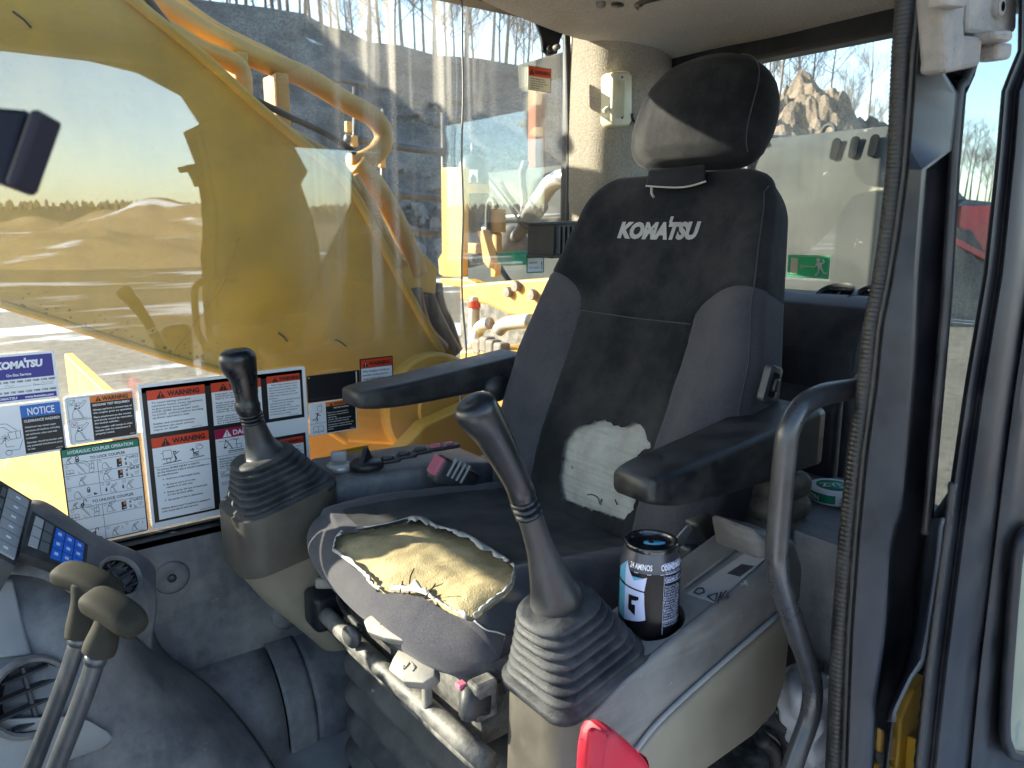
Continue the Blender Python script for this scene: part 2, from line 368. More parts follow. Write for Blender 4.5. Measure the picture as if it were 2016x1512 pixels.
M['shaft'] = mat('dark_steel_shaft', (.07, .075, .085), .3, metal=.55, dust=((.17, .165, .16), .4, 10), streak=((.30, .29, .27), .4, (60, 60, 4)))
M['white'] = flat('sticker_white', (.80, .81, .84), .4)
M['black'] = flat('sticker_black', (.012, .012, .014), .35)
M['ink'] = flat('print_ink', (.02, .02, .025), .5)
M['s_red'] = flat('sticker_red', (.70, .055, .015), .4)
M['s_orange'] = flat('sticker_orange', (.78, .20, .03), .4)
M['s_green'] = flat('sticker_green', (.0, .20, .12), .4)
M['exit_green'] = flat('exit_green', (.005, .62, .22), .4)
M['s_blue'] = flat('sticker_blue', (.02, .14, .50), .4)
M['s_indigo'] = flat('sticker_indigo', (.035, .03, .26), .4)
M['s_crimson'] = flat('sticker_crimson', (.36, .006, .06), .4)
M['s_cream'] = flat('sticker_cream', (.76, .72, .58), .45)
M['s_grey'] = flat('print_grey', (.30, .31, .33), .5)
M['silver'] = mat('silver_print', (.42, .41, .40), .6, dust=((.25, .24, .23), .5, 30))
M['keyblue'] = flat('blue_keys', (.02, .13, .58), .35)
M['keygrey'] = flat('grey_keys', (.10, .11, .12), .4)
M['key_light'] = flat('pale_keys', (.32, .33, .34), .4)
M['screen'] = mat('dark_screen', (.03, .028, .025), .15, dust=((.25, .18, .10), .3, 10))
M['can'] = mat('black_can_print', (.006, .006, .007), .36, metal=0.0, spec=.35, var=.05)
M['can_lid'] = flat('black_can_lid', (.012, .012, .013), .2, .8)
M['can_blue'] = flat('can_blue', (.10, .36, .55), .3)
M['can_pale'] = flat('can_pale_blue', (.50, .56, .78), .3)
M['can_shoulder'] = mat('can_grey_shoulder', (.075, .075, .095), .3, metal=.5, var=.05)
M['clear'] = glass('clear_plastic', tint=(.85, .88, .9), dust=.12, refl=1.6)
M['bag'] = mat('clear_bag', (.50, .51, .54), .35, dust=((.38, .37, .37), .5, 12))
M['side_glass'] = glass('dusty_side_glass', dust=.034, streaks=.36, speck=.16, refl=2.2)
M['rear_glass'] = glass('rear_glass', dust=.022, speck=.10)
M['quarter_glass'] = glass('quarter_glass', tint=(.86, .90, .92), dust=.03)
M['pink'] = flat('pink_button', (.55, .14, .20), .5)
M['mesh_black'] = flat('black_cover', (.01, .01, .012), .8, .2)
# ground and terrain
def terrain(name, c0, c1, c2, snow=0.0, s=1.0):
    m_, ns, lk = nt(name); b = ns['Principled BSDF']; b.inputs['Roughness'].default_value = .95; b.inputs['Specular IOR Level'].default_value = .15
    tc = ns.new('ShaderNodeTexCoord'); co = tc.outputs['Object']
    n1 = ns.new('ShaderNodeTexNoise'); n1.inputs['Scale'].default_value = .35*s; n1.inputs['Detail'].default_value = 12; n1.inputs['Roughness'].default_value = .65; lk.new(co, n1.inputs['Vector'])
    r1 = ramp(ns, .32, .68, c4(c0), c4(c1)); lk.new(n1.outputs['Fac'], r1.inputs[0])
    n2 = ns.new('ShaderNodeTexNoise'); n2.inputs['Scale'].default_value = 7*s; n2.inputs['Detail'].default_value = 10; n2.inputs['Roughness'].default_value = .75; lk.new(co, n2.inputs['Vector'])
    r2 = ramp(ns, .42, .66); lk.new(n2.outputs['Fac'], r2.inputs[0])
    mx = ns.new('ShaderNodeMix'); mx.data_type = 'RGBA'; lk.new(r2.outputs[0], mx.inputs['Factor']); lk.new(r1.outputs[0], mx.inputs['A']); mx.inputs['B'].default_value = c4(c2); last = mx.outputs['Result']
    if snow:
        mp = ns.new('ShaderNodeMapping'); mp.inputs['Scale'].default_value = (.06, .20, .06); lk.new(co, mp.inputs[0])
        n3 = ns.new('ShaderNodeTexNoise'); n3.inputs['Scale'].default_value = 1.0; n3.inputs['Detail'].default_value = 9; n3.inputs['Roughness'].default_value = .62; lk.new(mp.outputs[0], n3.inputs['Vector'])
        r3 = ramp(ns, 1-snow, 1-snow+.04); lk.new(n3.outputs['Fac'], r3.inputs[0])
        m3 = ns.new('ShaderNodeMix'); m3.data_type = 'RGBA'; lk.new(r3.outputs[0], m3.inputs['Factor']); lk.new(last, m3.inputs['A']); m3.inputs['B'].default_value = (.72, .75, .80, 1); last = m3.outputs['Result']
    lk.new(last, b.inputs['Base Color'])
    bp = ns.new('ShaderNodeBump'); bp.inputs['Strength'].default_value = .6; bp.inputs['Distance'].default_value = .06; lk.new(n2.outputs['Fac'], bp.inputs['Height']); lk.new(bp.outputs[0], b.inputs['Normal'])
    return m_
M['ground'] = terrain('gravel_ground', (.15, .128, .098), (.23, .20, .155), (.095, .084, .066), snow=.47)
M['sand'] = terrain('sand_heap', (.30, .23, .15), (.40, .32, .21), (.20, .15, .095), snow=.42)
M['rubble'] = terrain('brown_rubble', (.15, .118, .088), (.24, .195, .15), (.06, .05, .042), s=2.5)
M['cliff'] = terrain('quarry_rock', (.085, .08, .078), (.30, .275, .24), (.040, .039, .040), snow=.36, s=.9)
M['rock'] = mat('pale_boulder', (.15, .142, .132), .9, spec=.2, dust=((.25, .23, .21), .6, 2.5), bump=(6, .6, .05))
M['wood'] = mat('far_wood', (.115, .105, .085), .95, spec=.1, var=.4, varscale=.3)
M['bark'] = mat('grey_bark', (.17, .145, .125), .9, spec=.2, var=.25, varscale=3)
# ------------------------------------------------------------------ ground, quarry wall, heaps, far woods
GZ = -2.2
def structure(o): o['kind'] = 'structure'; return o
xs = np.concatenate([np.linspace(-900, -60, 15), np.linspace(-50, 50, 41), np.linspace(60, 900, 15)])
V = [(x, y, GZ+(.18*nz((x, y, 0), .06)+.05*nz((x, y, 3), .5) if max(abs(x), abs(y)) < 80 else 0)) for x in xs for y in xs]
structure(mk('ground', V, grid_faces(len(xs), len(xs)), M['ground']))

CREST = [(-400, -80), (200, -60), (361, -5), (521, 14), (600, 27), (640, 50), (686, 62), (728, 83), (785, 88), (856, 108), (945, 115), (1035, 131), (1120, 140), (1300, 170), (1500, 205), (1660, 238), (1760, 250), (1850, 330), (1900, 392), (2016, 405), (2600, 425)]
def crest_v(u): return interp(u, [c[0] for c in CREST], [c[1] for c in CREST])
def far_point(u, v, D):
    d = ray(u, v); return d*D/math.hypot(d[0], d[1])
def crest_D(u): return interp(u, [200, 1000, 1500, 1700, 1900, 2400], [58, 60, 75, 95, 130, 150])
us = np.arange(-400, 2640, 9.0); rows = 44; V = []
for i in range(rows):
    k = i/(rows-3) if i < rows-2 else 1.0
    for u in us:
        D1 = crest_D(u); c = far_point(u, crest_v(u), D1); D0 = D1*.55
        b = np.array([c[0], c[1], 0])/D1*D0; b[2] = GZ-.6
        if i >= rows-2:
            p = c*np.array([1, 1, 0])*(1.12 if i == rows-2 else 1.9)+np.array([0, 0, c[2]-(.4 if i == rows-2 else 6)])
        else:
            s = k**.8; p = b+(c-b)*np.array([s, s, 0]); p[2] = b[2]+(c[2]-b[2])*(.78*k**1.35+.22*k)
            a = min(1, k*4)*(1-k**6)
            n_ = 2.2*nz(p, .13)+1.2*nz(p, .5, 9)+.6*nz(p, 1.3, 4); dirn = c/np.linalg.norm(c)
            p = p-dirn*n_*a; p[2] += .5*nz(p, .6, 5)*a
        V.append(p)
qw = structure(mk('quarry_slope', V, grid_faces(rows, len(us)), M['cliff'], smooth=False))

# boulders lying on the slope, each a piece of it
def boulder_mesh(seed):
    r = random.Random(seed); bm = bmesh.new(); bmesh.ops.create_icosphere(bm, subdivisions=2, radius=.5)
    s = Vector((r.uniform(.8, 1.3), r.uniform(.7, 1.1), r.uniform(.55, .85)))
    for v in bm.verts:
        n_ = 1+.5*mnoise.noise(v.co*2.2+Vector((seed*3.1, 0, 0)))+.35*mnoise.noise(v.co*4.5+Vector((0, seed, 0)))
        v.co = Vector((v.co.x*s.x, v.co.y*s.y, v.co.z*s.z))*n_
    me = bpy.data.meshes.new('boulder'); bm.to_mesh(me); bm.free(); me.materials.append(M['rock']); return me
bms = [boulder_mesh(k) for k in range(5)]
def slope_point(u, k):
    D1 = crest_D(u); c = far_point(u, crest_v(u), D1); b = np.array([c[0], c[1], 0])*.55; b[2] = GZ-.6
    s = k**.8; p = b+(c-b)*np.array([s, s, 0]); p[2] = b[2]+(c[2]-b[2])*(.78*k**1.35+.22*k); return p, c/np.linalg.norm(c)
for i in range(230):
    zone = rnd.random()
    if zone < .5: u, k = rnd.uniform(940, 1110), rnd.gauss(.42, .09)
    elif zone < .85: u, k = rnd.uniform(560, 900), rnd.gauss(.30, .13)
    else: u, k = rnd.uniform(400, 1120), rnd.uniform(.05, .8)
    k = min(.9, max(.03, k)); p, dn = slope_point(u, k)
    p = p-dn*rnd.uniform(.6, 1.5)
    o = bpy.data.objects.new('boulder', rnd.choice(bms)); COL.objects.link(o); o.parent = qw
    o.location = p; o.scale = (rnd.uniform(.25, 1.15) if k < .55 else rnd.uniform(.2, .6),)*3; o.rotation_euler = (rnd.uniform(0, 6), rnd.uniform(0, 6), rnd.uniform(0, 6))

def heap(name, c, Rr, H, mat_, seed, n=56, sx=1.0, rough=0.0):
    V = []
    for i in range(n):
        for j in range(n):
            a, b = (i/(n-1)*2-1), (j/(n-1)*2-1); r = math.hypot(a, b)
            h = H*max(0, 1-r)**1.05*(1+.35*nz((a, b, seed), 1.8))+.12*H*nz((a, b, seed+4), 5)*max(0, 1-r)*2+.03*H*nz((a, b, seed+4), 14)*max(0, 1-r)
            if rough: h += rough*max(0, 1-r)**.5*(.9*abs(nz((a, b, seed+7), 7))+.5*abs(nz((a, b, seed+8), 16))+.25*nz((a, b, seed+9), 34))
            V.append((c[0]+a*Rr*sx, c[1]+b*Rr, GZ-.15+max(0, h)))
    return mk(name, V, grid_faces(n, n), mat_, smooth=not rough)
# rubble pile behind the engine hood
pz = far_point(1560, 168, 26)
o = heap('rubble_pile', (pz[0], pz[1]), 7.5, 7.1, M['rubble'], 3, 130, rough=1.0); tag(o, 'brown rubble pile behind the grey engine hood, below bare trees', 'rubble pile')
# heaps behind the photographer, seen mirrored in the side window
def mirror_far(u, v, D):
    d = ray(u, v); d = d/math.hypot(d[0], d[1])*D; return np.array([d[0], 2.7-d[1], d[2]])
for (u, v, D, Rr, seed, lab) in ((350, 396, 95, 21, 11, 'tall sand heap mirrored in the side window right of the snow'), (225, 448, 60, 15, 12, 'broad sand heap mirrored in the side window, nearest of the heaps'), (520, 420, 120, 26, 15, 'far sand heap mirrored beside the second pane reflection'), (40, 430, 190, 30, 14, 'far low sand heap mirrored at the edge of the side window')):
    p = mirror_far(u, v, D); o = heap('sand_heap', (p[0], p[1]), Rr, p[2]-GZ+.3, M['sand'], seed); tag(o, lab, 'sand heap', 'sand heaps across the yard')
# wooded ridge all round the yard
V = []; az = np.linspace(0, 2*math.pi, 361)
for r_, h_ in ((300, -2.4), (360, 5), (420, 10.5), (520, 9)):
    for a in az: V.append((r_*math.cos(a), r_*math.sin(a), GZ+max(-.2, h_+(3.2*nz((math.cos(a)*3, math.sin(a)*3, 1), 1)+1.0*nz((math.cos(a), math.sin(a), 2), 9) if h_ > 0 else 0))))
structure(mk('wooded_ridge', V, grid_faces(4, 361), M['wood']))
V, F_ = [], []
for i in range(2600):
    a = rnd.uniform(math.pi, 2*math.pi) if i % 4 else rnd.uniform(0, math.pi); r_ = rnd.uniform(395, 430)
    x, y = r_*math.cos(a), r_*math.sin(a); z = GZ+9.5+3.2*nz((math.cos(a)*3, math.sin(a)*3, 1), 1)+nz((math.cos(a), math.sin(a), 2), 9)
    w, h = rnd.uniform(1.0, 2.2), rnd.uniform(1.5, 4.5); k = len(V)
    V += [(x-w, y, z-2), (x+w, y, z-2), (x, y-w, z-2), (x, y+w, z-2), (x-.5*w, y, z+h*.7), (x+.5*w, y, z+h*.7), (x, y, z+h)]
    F_ += [(k, k+2, k+4), (k+2, k+1, k+5), (k+2, k+5, k+4), (k+1, k+3, k+5), (k+3, k, k+4), (k+3, k+4, k+5), (k+4, k+5, k+6)]
o = mk('treeline', V, F_, M['wood'], smooth=False); o['kind'] = 'stuff'; o['label'] = 'distant dark treeline on the ridge'; o['category'] = 'treeline'

# bare trees
def tree_mesh(seed, H):
    r = random.Random(seed); tv, tf, bv, bf = [], [], [], []
    def add(store_v, store_f, pts, r0, r1, n):
        k = len(store_v); m_ = len(pts)
        for i, p in enumerate(pts):
            d = pts[min(i+1, m_-1)]-pts[max(i-1, 0)]; a, b, _ = frame_of(d, (0.31, .2, 1)); rr = lerp(r0, r1, i/(m_-1))
            for j in range(n): store_v.append(p+rr*(math.cos(6.283*j/n)*a+math.sin(6.283*j/n)*b))
        for i in range(m_-1):
            for j in range(n): store_f.append((k+i*n+j, k+i*n+(j+1) % n, k+(i+1)*n+(j+1) % n, k+(i+1)*n+j))
    lean = np.array([r.uniform(-.06, .06), r.uniform(-.06, .06), 1.0]); pts = []
    for i in range(9):
        t = i/8; pts.append(lean*H*t+np.array([.25*math.sin(t*5+seed), .2*math.cos(t*4+seed*2), 0])*t)
    add(tv, tf, pts, H*.013, H*.002, 6)
    def branch(p, d, L, r0, lev):
        d = d/np.linalg.norm(d); q = [p]; dd = d.copy()
        for i in range(3):
            dd = dd+np.array([r.uniform(-.22, .22), r.uniform(-.22, .22), r.uniform(-.02, .22)]); dd /= np.linalg.norm(dd); q.append(q[-1]+dd*L/3)
        add(bv, bf, q, r0, r0*.35, 4 if lev == 0 else 3)
        if lev < 3:
            for j in range((7, 5, 4)[lev]):
                s = r.uniform(.2, 1.0)*3; i = min(2, int(s)); pp = q[i]+(q[i+1]-q[i])*(s-i)
                nd = dd+np.array([r.uniform(-1, 1), r.uniform(-1, 1), r.uniform(-.3, .7)])*.95
                branch(pp, nd, L*r.uniform(.4, .62), r0*.5, lev+1)
    for i in range(13):
        t = r.uniform(.28, .98); s = t*8; k = min(7, int(s)); p = pts[k]+(pts[k+1]-pts[k])*(s-k); a = r.uniform(0, 6.28)
        branch(p, np.array([math.cos(a), math.sin(a), r.uniform(.5, 1.5)]), H*(.16+.24*(1-t))*r.uniform(.7, 1.2), H*.0042*(1.25-t), 0)
    return (tv, tf), (bv, bf)
protos = []
for k in range(5):
    (tv, tf), (bv, bf) = tree_mesh(40+k, 12.0); lab = 'bare leafless tree on the quarry rim above the rock slope'
    root = thing('bare_tree', lab, 'tree', (0, 0, 0), 'bare trees on the quarry rim')
    mk('trunk', tv, tf, M['bark'], root); mk('crown', bv, bf, M['bark'], root, smooth=False)
    protos.append(root)
spots = []
for u in np.linspace(420, 1125, 44): spots.append((u+rnd.uniform(-8, 8), rnd.uniform(1.0, 1.25), rnd.uniform(.75, 1.25)))
for u in np.linspace(1475, 1765, 20): spots.append((u+rnd.uniform(-7, 7), rnd.uniform(1.0, 1.3), rnd.uniform(.75, 1.15)*(1.05 if u < 1640 else .85)))
for u in np.linspace(1840, 2020, 14): spots.append((u+rnd.uniform(-7, 7), rnd.uniform(1.0, 1.2), rnd.uniform(.7, 1.0)))
for i, (u, dk, s) in enumerate(spots):
    c = far_point(u, crest_v(u), crest_D(u)); p = (c[0]*dk, c[1]*dk, c[2]-.7-(dk-1)*3)
    lab = ('bare leafless tree on the quarry rim seen through the side window' if u < 1200 else 'bare leafless tree above the engine hood seen through the rear window' if u < 1800 else 'bare leafless tree seen through the narrow quarter pane')
    if i < 5: o = protos[i]; o.location = p; o.scale = (s,)*3; o.rotation_euler = (0, 0, rnd.uniform(0, 6)); o['label'] = lab
    else: o = copy_thing(protos[i % 5], p, lab, rnd.uniform(0, 6), s)
    o['group'] = 'bare trees behind the ' + ('side window' if u < 1200 else 'rear window' if u < 1800 else 'quarter pane')

# red crusher across the yard, seen through the narrow pane beside the post
cr = far_point(1925, 520, 24.0); cr[2] = GZ
rc = thing('red_crusher', 'red tracked crusher across the yard behind the quarter pane', 'crusher', cr)
ax = np.array([CR[0], CR[1], 0]); ay = np.array([CF[0], CF[1], 0]); ay /= np.linalg.norm(ay); az_ = np.array([0, 0, 1.0]); RT = np.array([ax, ay, az_])
def cbox(n_, dx, dy, dz, s, m_, tilt=0, bev=.03):
    c_, s_ = math.cos(tilt), math.sin(tilt); rot = np.array([ax*c_+az_*s_, ay, -ax*s_+az_*c_])
    mk(n_, *box(cr+ax*dx+ay*dy+az_*dz, s, rot, bev), m_, rc, smooth=False)
cbox('chassis_beam', 0, 0, 1.05, (6.5, .5, .35), M['redmach'])
cbox('chassis_beam', .5, 1.6, 1.05, (6.5, .5, .35), M['redmach'])
for q in (-.9, 1.1): mk('crawler_track', *prism(rrect(3.6, .9, .44, 8), ax, az_, ay, cr+az_*.46+ay*q, .5, .02), M['rubber'], rc, smooth=40)
cbox('crusher_housing', .3, .8, 2.0, (1.9, 1.7, 1.5), M['redmach'])
cbox('engine_cover', 2.3, .8, 1.9, (1.6, 1.6, 1.2), M['redmach'])
mk('hopper', *loft([[cr+ax*(-2.2+a*w)+ay*(.8+b*w*.7)+az_*h for a, b in ((-1, -1), (1, -1), (1, 1), (-1, 1))] for w, h in ((.5, 1.6), (1.5, 2.9))], False), M['hood'], rc, smooth=False)
cbox('conveyor', 4.2, .8, 1.9, (5.0, .8, .18), M['redmach'], .36)
cbox('conveyor_belt', 4.2, .8, 2.03, (5.0, .62, .05), M['rubber'], .36)
cbox('conveyor', -1.0, -.8, 1.7, (3.8, .6, .16), M['redmach'], -.45)
for q in (-1.6, -.4, .9): mk('support_leg', *box(cr+ax*q+az_*.5, (.14, .14, 1.0), RT, .01), M['rail'], rc, smooth=False)
# ------------------------------------------------------------------ the cab shell
cab = thing('operator_cab', 'black framed excavator cab with beige felt lining and large dusty windows', 'cab', (.6, .85, -.95))
X0, X1, YL, YR = -.48, 1.42, .37, 1.352          # windscreen, rear glass, door side, right side
def part(n_, vf, m_, smooth=False, parent=None, label=None): return mk(n_, vf[0], vf[1], m_, parent or cab, smooth, label=label)
def bxx(x0, x1, y0, y1, z0, z1, bev=0.004): return box(((x0+x1)/2, (y0+y1)/2, (z0+z1)/2), (x1-x0, y1-y0, z1-z0), None, bev)
part('cab_floor', bxx(X0, X1, .36, 1.36, -1.02, -.945), M['dirty_steel'])
part('roof_panel', bxx(X0-.03, X1+.06, .290, 1.40, .475, .545, .02), M['frame'])
part('side_panel', bxx(X0, X1, 1.335, 1.40, -1.0, -.525), M['plastic2'])
part('window_sill_strip', bxx(X0, 1.2, 1.312, 1.345, -.535, -.512, .006), M['rubber'])
part('front_pillar', bxx(X0-.03, X0+.05, 1.30, 1.39, -1, .475, .015), M['frame'])
part('front_pillar', bxx(X0-.03, X0+.05, .31, .40, -1, .475, .015), M['frame'])
part('front_panel', bxx(X0-.02, X0+.01, .43, 1.30, -1, -.72), M['plastic2'])
part('windscreen', bxx(X0-.003, X0+.003, .43, 1.30, -.72, .475, 0), M['rear_glass'])
part('window_header', bxx(X0, 1.19, 1.30, 1.36, .432, .476, .006), M['frame'])
part('door_header', bxx(X0, X1, .318, .40, .432, .476, .006), M['frame'])
part('right_window_pane', bxx(X0+.05, 1.185, 1.352, 1.357, -.525, .44, 0), M['side_glass'])
# rounded rubber channel along the rear edge of the right window and its foot
part('window_seal', tube(smooth_path([P(1114, 30, y=1.345), P(1117, 100, y=1.345), P(1121, 250, y=1.345), P(1121, 380, y=1.345), P(1119, 440, y=1.345), (1.19, 1.345, -.25), (1.17, 1.345, -.53)], 6), .008, 10), M['rubber'], True)
# felt-covered rear corner: profile in plan, pulled from shelf to roof
prof = smooth_path([(1.172, 1.348), (1.176, 1.305), (1.185, 1.264), (1.205, 1.240), (1.238, 1.230), (1.28, 1.228), (1.34, 1.234), (1.40, 1.25)], 6)
zs = np.linspace(-.45, .42, 24); V = []
for z in zs:
    w = interp(z, [-.45, .1, .42], [.0, 0, .015])
    for q in prof: V.append((q[0]-w*.3, q[1]-w+.0015*nz((q[0], q[1], z), 12), z))
part('rear_pillar_lining', (V, grid_faces(len(zs), len(prof))), M['felt'], True)
part('rear_pillar', bxx(1.19, 1.43, 1.29, 1.395, -1, .475, .01), M['frame'])
# roof lining: a soft shallow dish with a rolled front/right edge
nx, ny = 40, 50; V = []
for i in range(nx):
    for j in range(ny):
        x = lerp(.86, 1.405, i/(nx-1)); y = lerp(1.285, .43, j/(ny-1))
        z = .375+.012*math.sin((x-.86)*5)+.004*nz((x, y, 0), 6)
        e = max(0, 1-(x-.86)/.30); z += .055*e**1.6                    # rises to the hatch in front
        e2 = max(0, 1-(1.285-y)/.05); z += .006*e2
        z -= .012*max(0, (x-1.33)/.075)
        V.append((x, y, z))
rl = part('roof_lining', (V, grid_faces(nx, ny)), M['felt'], True)
for (u, v) in ((1183, 10), (1587, 67)):
    p = P(u, v, z=.385); mk('lining_clip', *lathe([(.0, -.004), (.007, -.004), (.009, 0), (.009, .004)], p, (0, 0, 1), 14), M['lever_beige'], rl)
pl = P(1216, 5, z=.40); mk('lining_plug', *lathe([(.0, -.006), (.011, -.006), (.013, 0), (.013, .004)], pl, (0, 0, 1), 16), M['rubber'], rl)
part('rear_header', bxx(1.385, 1.44, .43, 1.30, .335, .48, .008), M['frame'])
part('rear_window_pane', bxx(1.418, 1.423, .43, 1.30, -.16, .36, 0), M['rear_glass'])
part('rear_wall', bxx(1.40, 1.45, .64, 1.33, -1, -.165), M['plastic2'])
part('rear_left_pillar', bxx(1.390, 1.44, .318, .43, -1, .475, .012), M['frame'])
part('rear_corner_pane', bxx(1.418, 1.423, .43, .64, -.60, -.165, 0), M['rear_glass'])
part('left_sill_panel', bxx(.90, 1.42, .345, .370, -1.0, -.45, .006), M['frame'])
# rear shelf with round air vents
sh = part('rear_shelf', prism([(1.19, -.95), (1.19, -.205), (1.225, -.135), (1.27, -.118), (1.398, -.125), (1.398, -.95)], (1, 0, 0), (0, 0, 1), (0, 1, 0), (0, .64, 0), .63, .008), M['plastic2'], 40)
part('shelf_pad', prism([(1.165, -.62), (1.16, -.30), (1.19, -.27), (1.195, -.62)], (1, 0, 0), (0, 0, 1), (0, 1, 0), (0, .645, 0), .62, .01), M['plastic2'], 40)
def round_vent(c, n_, r, blades, parent, tilt=0, m_=None, depth=.02):
    """a ring, a dark throat, cross blades"""
    a, b, d = frame_of(n_); c = np.asarray(c, float)
    ring = mk('air_vent', *lathe([(r*.80, -depth), (r*.84, .002), (r*.92, .006), (r, .002), (r*1.02, -.006)], c, n_, 28, False), m_ or M['plastic2'], parent, 40)
    mk('vent_throat', *lathe([(.0001, -depth), (r*.82, -depth), (r*.83, -.001)], c, n_, 24, False), M['mesh_black'], ring)
    for k in range(blades):
        o_ = (k-(blades-1)/2)*2*r*.8/blades; L = 2*math.sqrt(max(1e-6, (r*.8)**2-o_**2))
        mk('vent_blade', *box(c+b*o_-d*.004, (L, .0035, .011), np.array([a, b*math.cos(.5)+d*math.sin(.5), d*math.cos(.5)-b*math.sin(.5)]), .001, 1), M['plastic2'], ring, False)
    mk('vent_stem', *box(c-d*.006, (.005, 1.55*r, .008), np.array([a, b, d]), .001, 1), M['plastic2'], ring, False)
nrm = np.array([-.45, 0, .9])
for (u, v) in ((1645, 580), (1722, 582)): round_vent(P(u, v, n=np.array([0, 0, 1.0]), c=-.119)*1.0, nrm, .036, 3, sh)
# left rear storage tray beside the seat
part('storage_tray', bxx(.92, 1.19, .47, .74, -.60, -.418, .01), M['plastic'], 30)
part('tray_back', bxx(1.00, 1.17, .42, .445, -.9, -.47, .004), M['plastic2'])

KY = .865                                     # the post stands at the door edge mirrored in the side window
# ------- door post: an upright sheet-metal section swept between floor and roof
VR = [-300, 0, 100, 200, 330, 450, 560, 640, 760, 900, 1060, 1250, 1400, 1512, 1900]
SEAL = [1778, 1770, 1762, 1758, 1752, 1738, 1722, 1705, 1693, 1672, 1655, 1640, 1633, 1628, 1615]
def strip(name, cols, mat_, extra=None, sm=True):
    """cols = list of (offset list or function of row index -> u, y)"""
    V = []; nr = 60; vr = np.linspace(VR[0], VR[-1], nr)
    for v in vr:
        for f_, y in cols: V.append(P(f_(v), v, y=KY*y))
    return part(name, (V, grid_faces(nr, len(cols))), mat_, sm)
def seal_u(v, d=0): return interp(v, VR, SEAL)+d
def fw(v): return interp(v, [-300, 0, 330, 560, 760, 1060, 1512, 1900], [44, 43, 33, 30, 30, 33, 36, 38])
def faceR(v): return interp(v, [-300, 0, 70, 150, 185, 300, 318, 420, 560, 700, 820, 1000, 1060, 1250, 1400, 1512, 1900], [1850, 1856, 1856, 1862, 1886, 1872, 1824, 1816, 1805, 1800, 1790, 1775, 1752, 1742, 1722, 1715, 1690])
def glassL(v): return interp(v, [-300, 0, 130, 185, 330, 600, 800, 1000, 1060, 1250, 1330, 1400, 1512, 1900], [1935, 1925, 1915, 1890, 1878, 1862, 1845, 1828, 1822, 1800, 1782, 1752, 1738, 1710])
post = strip('door_post', [(lambda v: seal_u(v, -4), .46), (lambda v: seal_u(v, 8), .405), (lambda v: seal_u(v)+fw(v), .375), (lambda v: seal_u(v)+fw(v)+6, .364), (lambda v: faceR(v)-8, .352), (lambda v: faceR(v), .352), (lambda v: faceR(v)+2, .378), (lambda v: min(glassL(v)-4, faceR(v)+8) if glassL(v)-4 > faceR(v)+3 else faceR(v)+3, .388), (lambda v: max(glassL(v), faceR(v)+4), .380), (lambda v: max(glassL(v), faceR(v)+4)+5, .366)], M['frame'], sm=35)
add_mod(post, 'SOLIDIFY', thickness=.003, offset=1)
# ribbed rubber edge trim: body plus each rib ring
path = [P(seal_u(v, 13+.12*fw(v)), v, y=.392*KY) for v in np.linspace(-250, 1800, 900)]
rr = [.0097+.0003*math.sin(i*1.57) for i in range(len(path))]
part('edge_trim', tube(path, rr, 12), M['seal'], True)
path2 = [P(seal_u(v)+fw(v)-3, v, y=.374*KY) for v in np.linspace(-250, 1800, 60)]
part('trim_lip', tube(path2, .0026, 8), M['seal'], True)
# lower panel right of the post and the diagonal foot of the quarter window
def lowR(v): return interp(v, [940, 1040, 1100, 1300, 1330, 1400], [1905, 1872, 1868, 1830, 1800, 1765])
V = []; vr = np.linspace(1020, 1420, 24)
for v in vr:
    a, b = glassL(v)-6, max(lowR(v), glassL(v)+2)
    for k, y in ((0, .368), (.25, .356), (.55, .336), (.62, .334), (1.0, .340)): V.append(P(lerp(a, b, k), v, y=y*KY))
M['panel_sky_tint'] = mat('sky_tinted_black_panel', (.022, .027, .040), .42, dust=((.09, .092, .10), .5, 10), streak=((.11, .11, .12), .4, (40, 40, 3)))  # bluish sky highlight on black steel, put into the base colour
lp = part('lower_post_panel', (V, grid_faces(len(vr), 5)), M['panel_sky_tint'], 40); add_mod(lp, 'SOLIDIFY', thickness=.003, offset=1)
part('quarter_sill', tube([P(1815, 1066, y=.395*KY), P(1835, 1058, y=.368*KY), P(1872, 1000, y=.368*KY), P(1905, 948, y=.368*KY), (1.3, .372*KY, -.27)], .011, 10), M['frame'], True)
# quarter window surround: header and slanted rear panel
part('quarter_header', bxx(.750, 1.385, .326, .340, .245, .43, .003), M['frame'])
part('quarter_rear_panel', prism([(1.13, .243), (1.12, .08), (.96, -.20), (.868, -.36), (.868, -.448), (1.384, -.448), (1.384, .243)], (1, 0, 0), (0, 0, 1), (0, 1, 0), (0, .326, 0), .012, .002), M['frame'], 30)
# quarter pane
zt, zb = .40, -.38
A = [P(glassL(v)+1, v, y=.366*KY) for v in (-280, 120, 185, 330, 600, 800, 1000, 1052)]
V = [tuple(p) for p in A]+[(1.32, .366*KY, -.22), (1.32, .366*KY, A[0][2])]
k = len(V); V2 = V+[(x, y-.005, z) for x, y, z in V]
Fq = [tuple(range(k-1, -1, -1)), tuple(range(k, 2*k))]+[(i, (i+1) % k, (i+1) % k+k, i+k) for i in range(k)]
part('quarter_pane', (V2, Fq), M['quarter_glass'], False)
edge = [P(glassL(v)-2, v, y=.362*KY) for v in (125, 160, 185, 330, 600, 800, 1000, 1050)]
part('quarter_seal', tube(edge, .0042, 8, 5), M['rubber'], True)
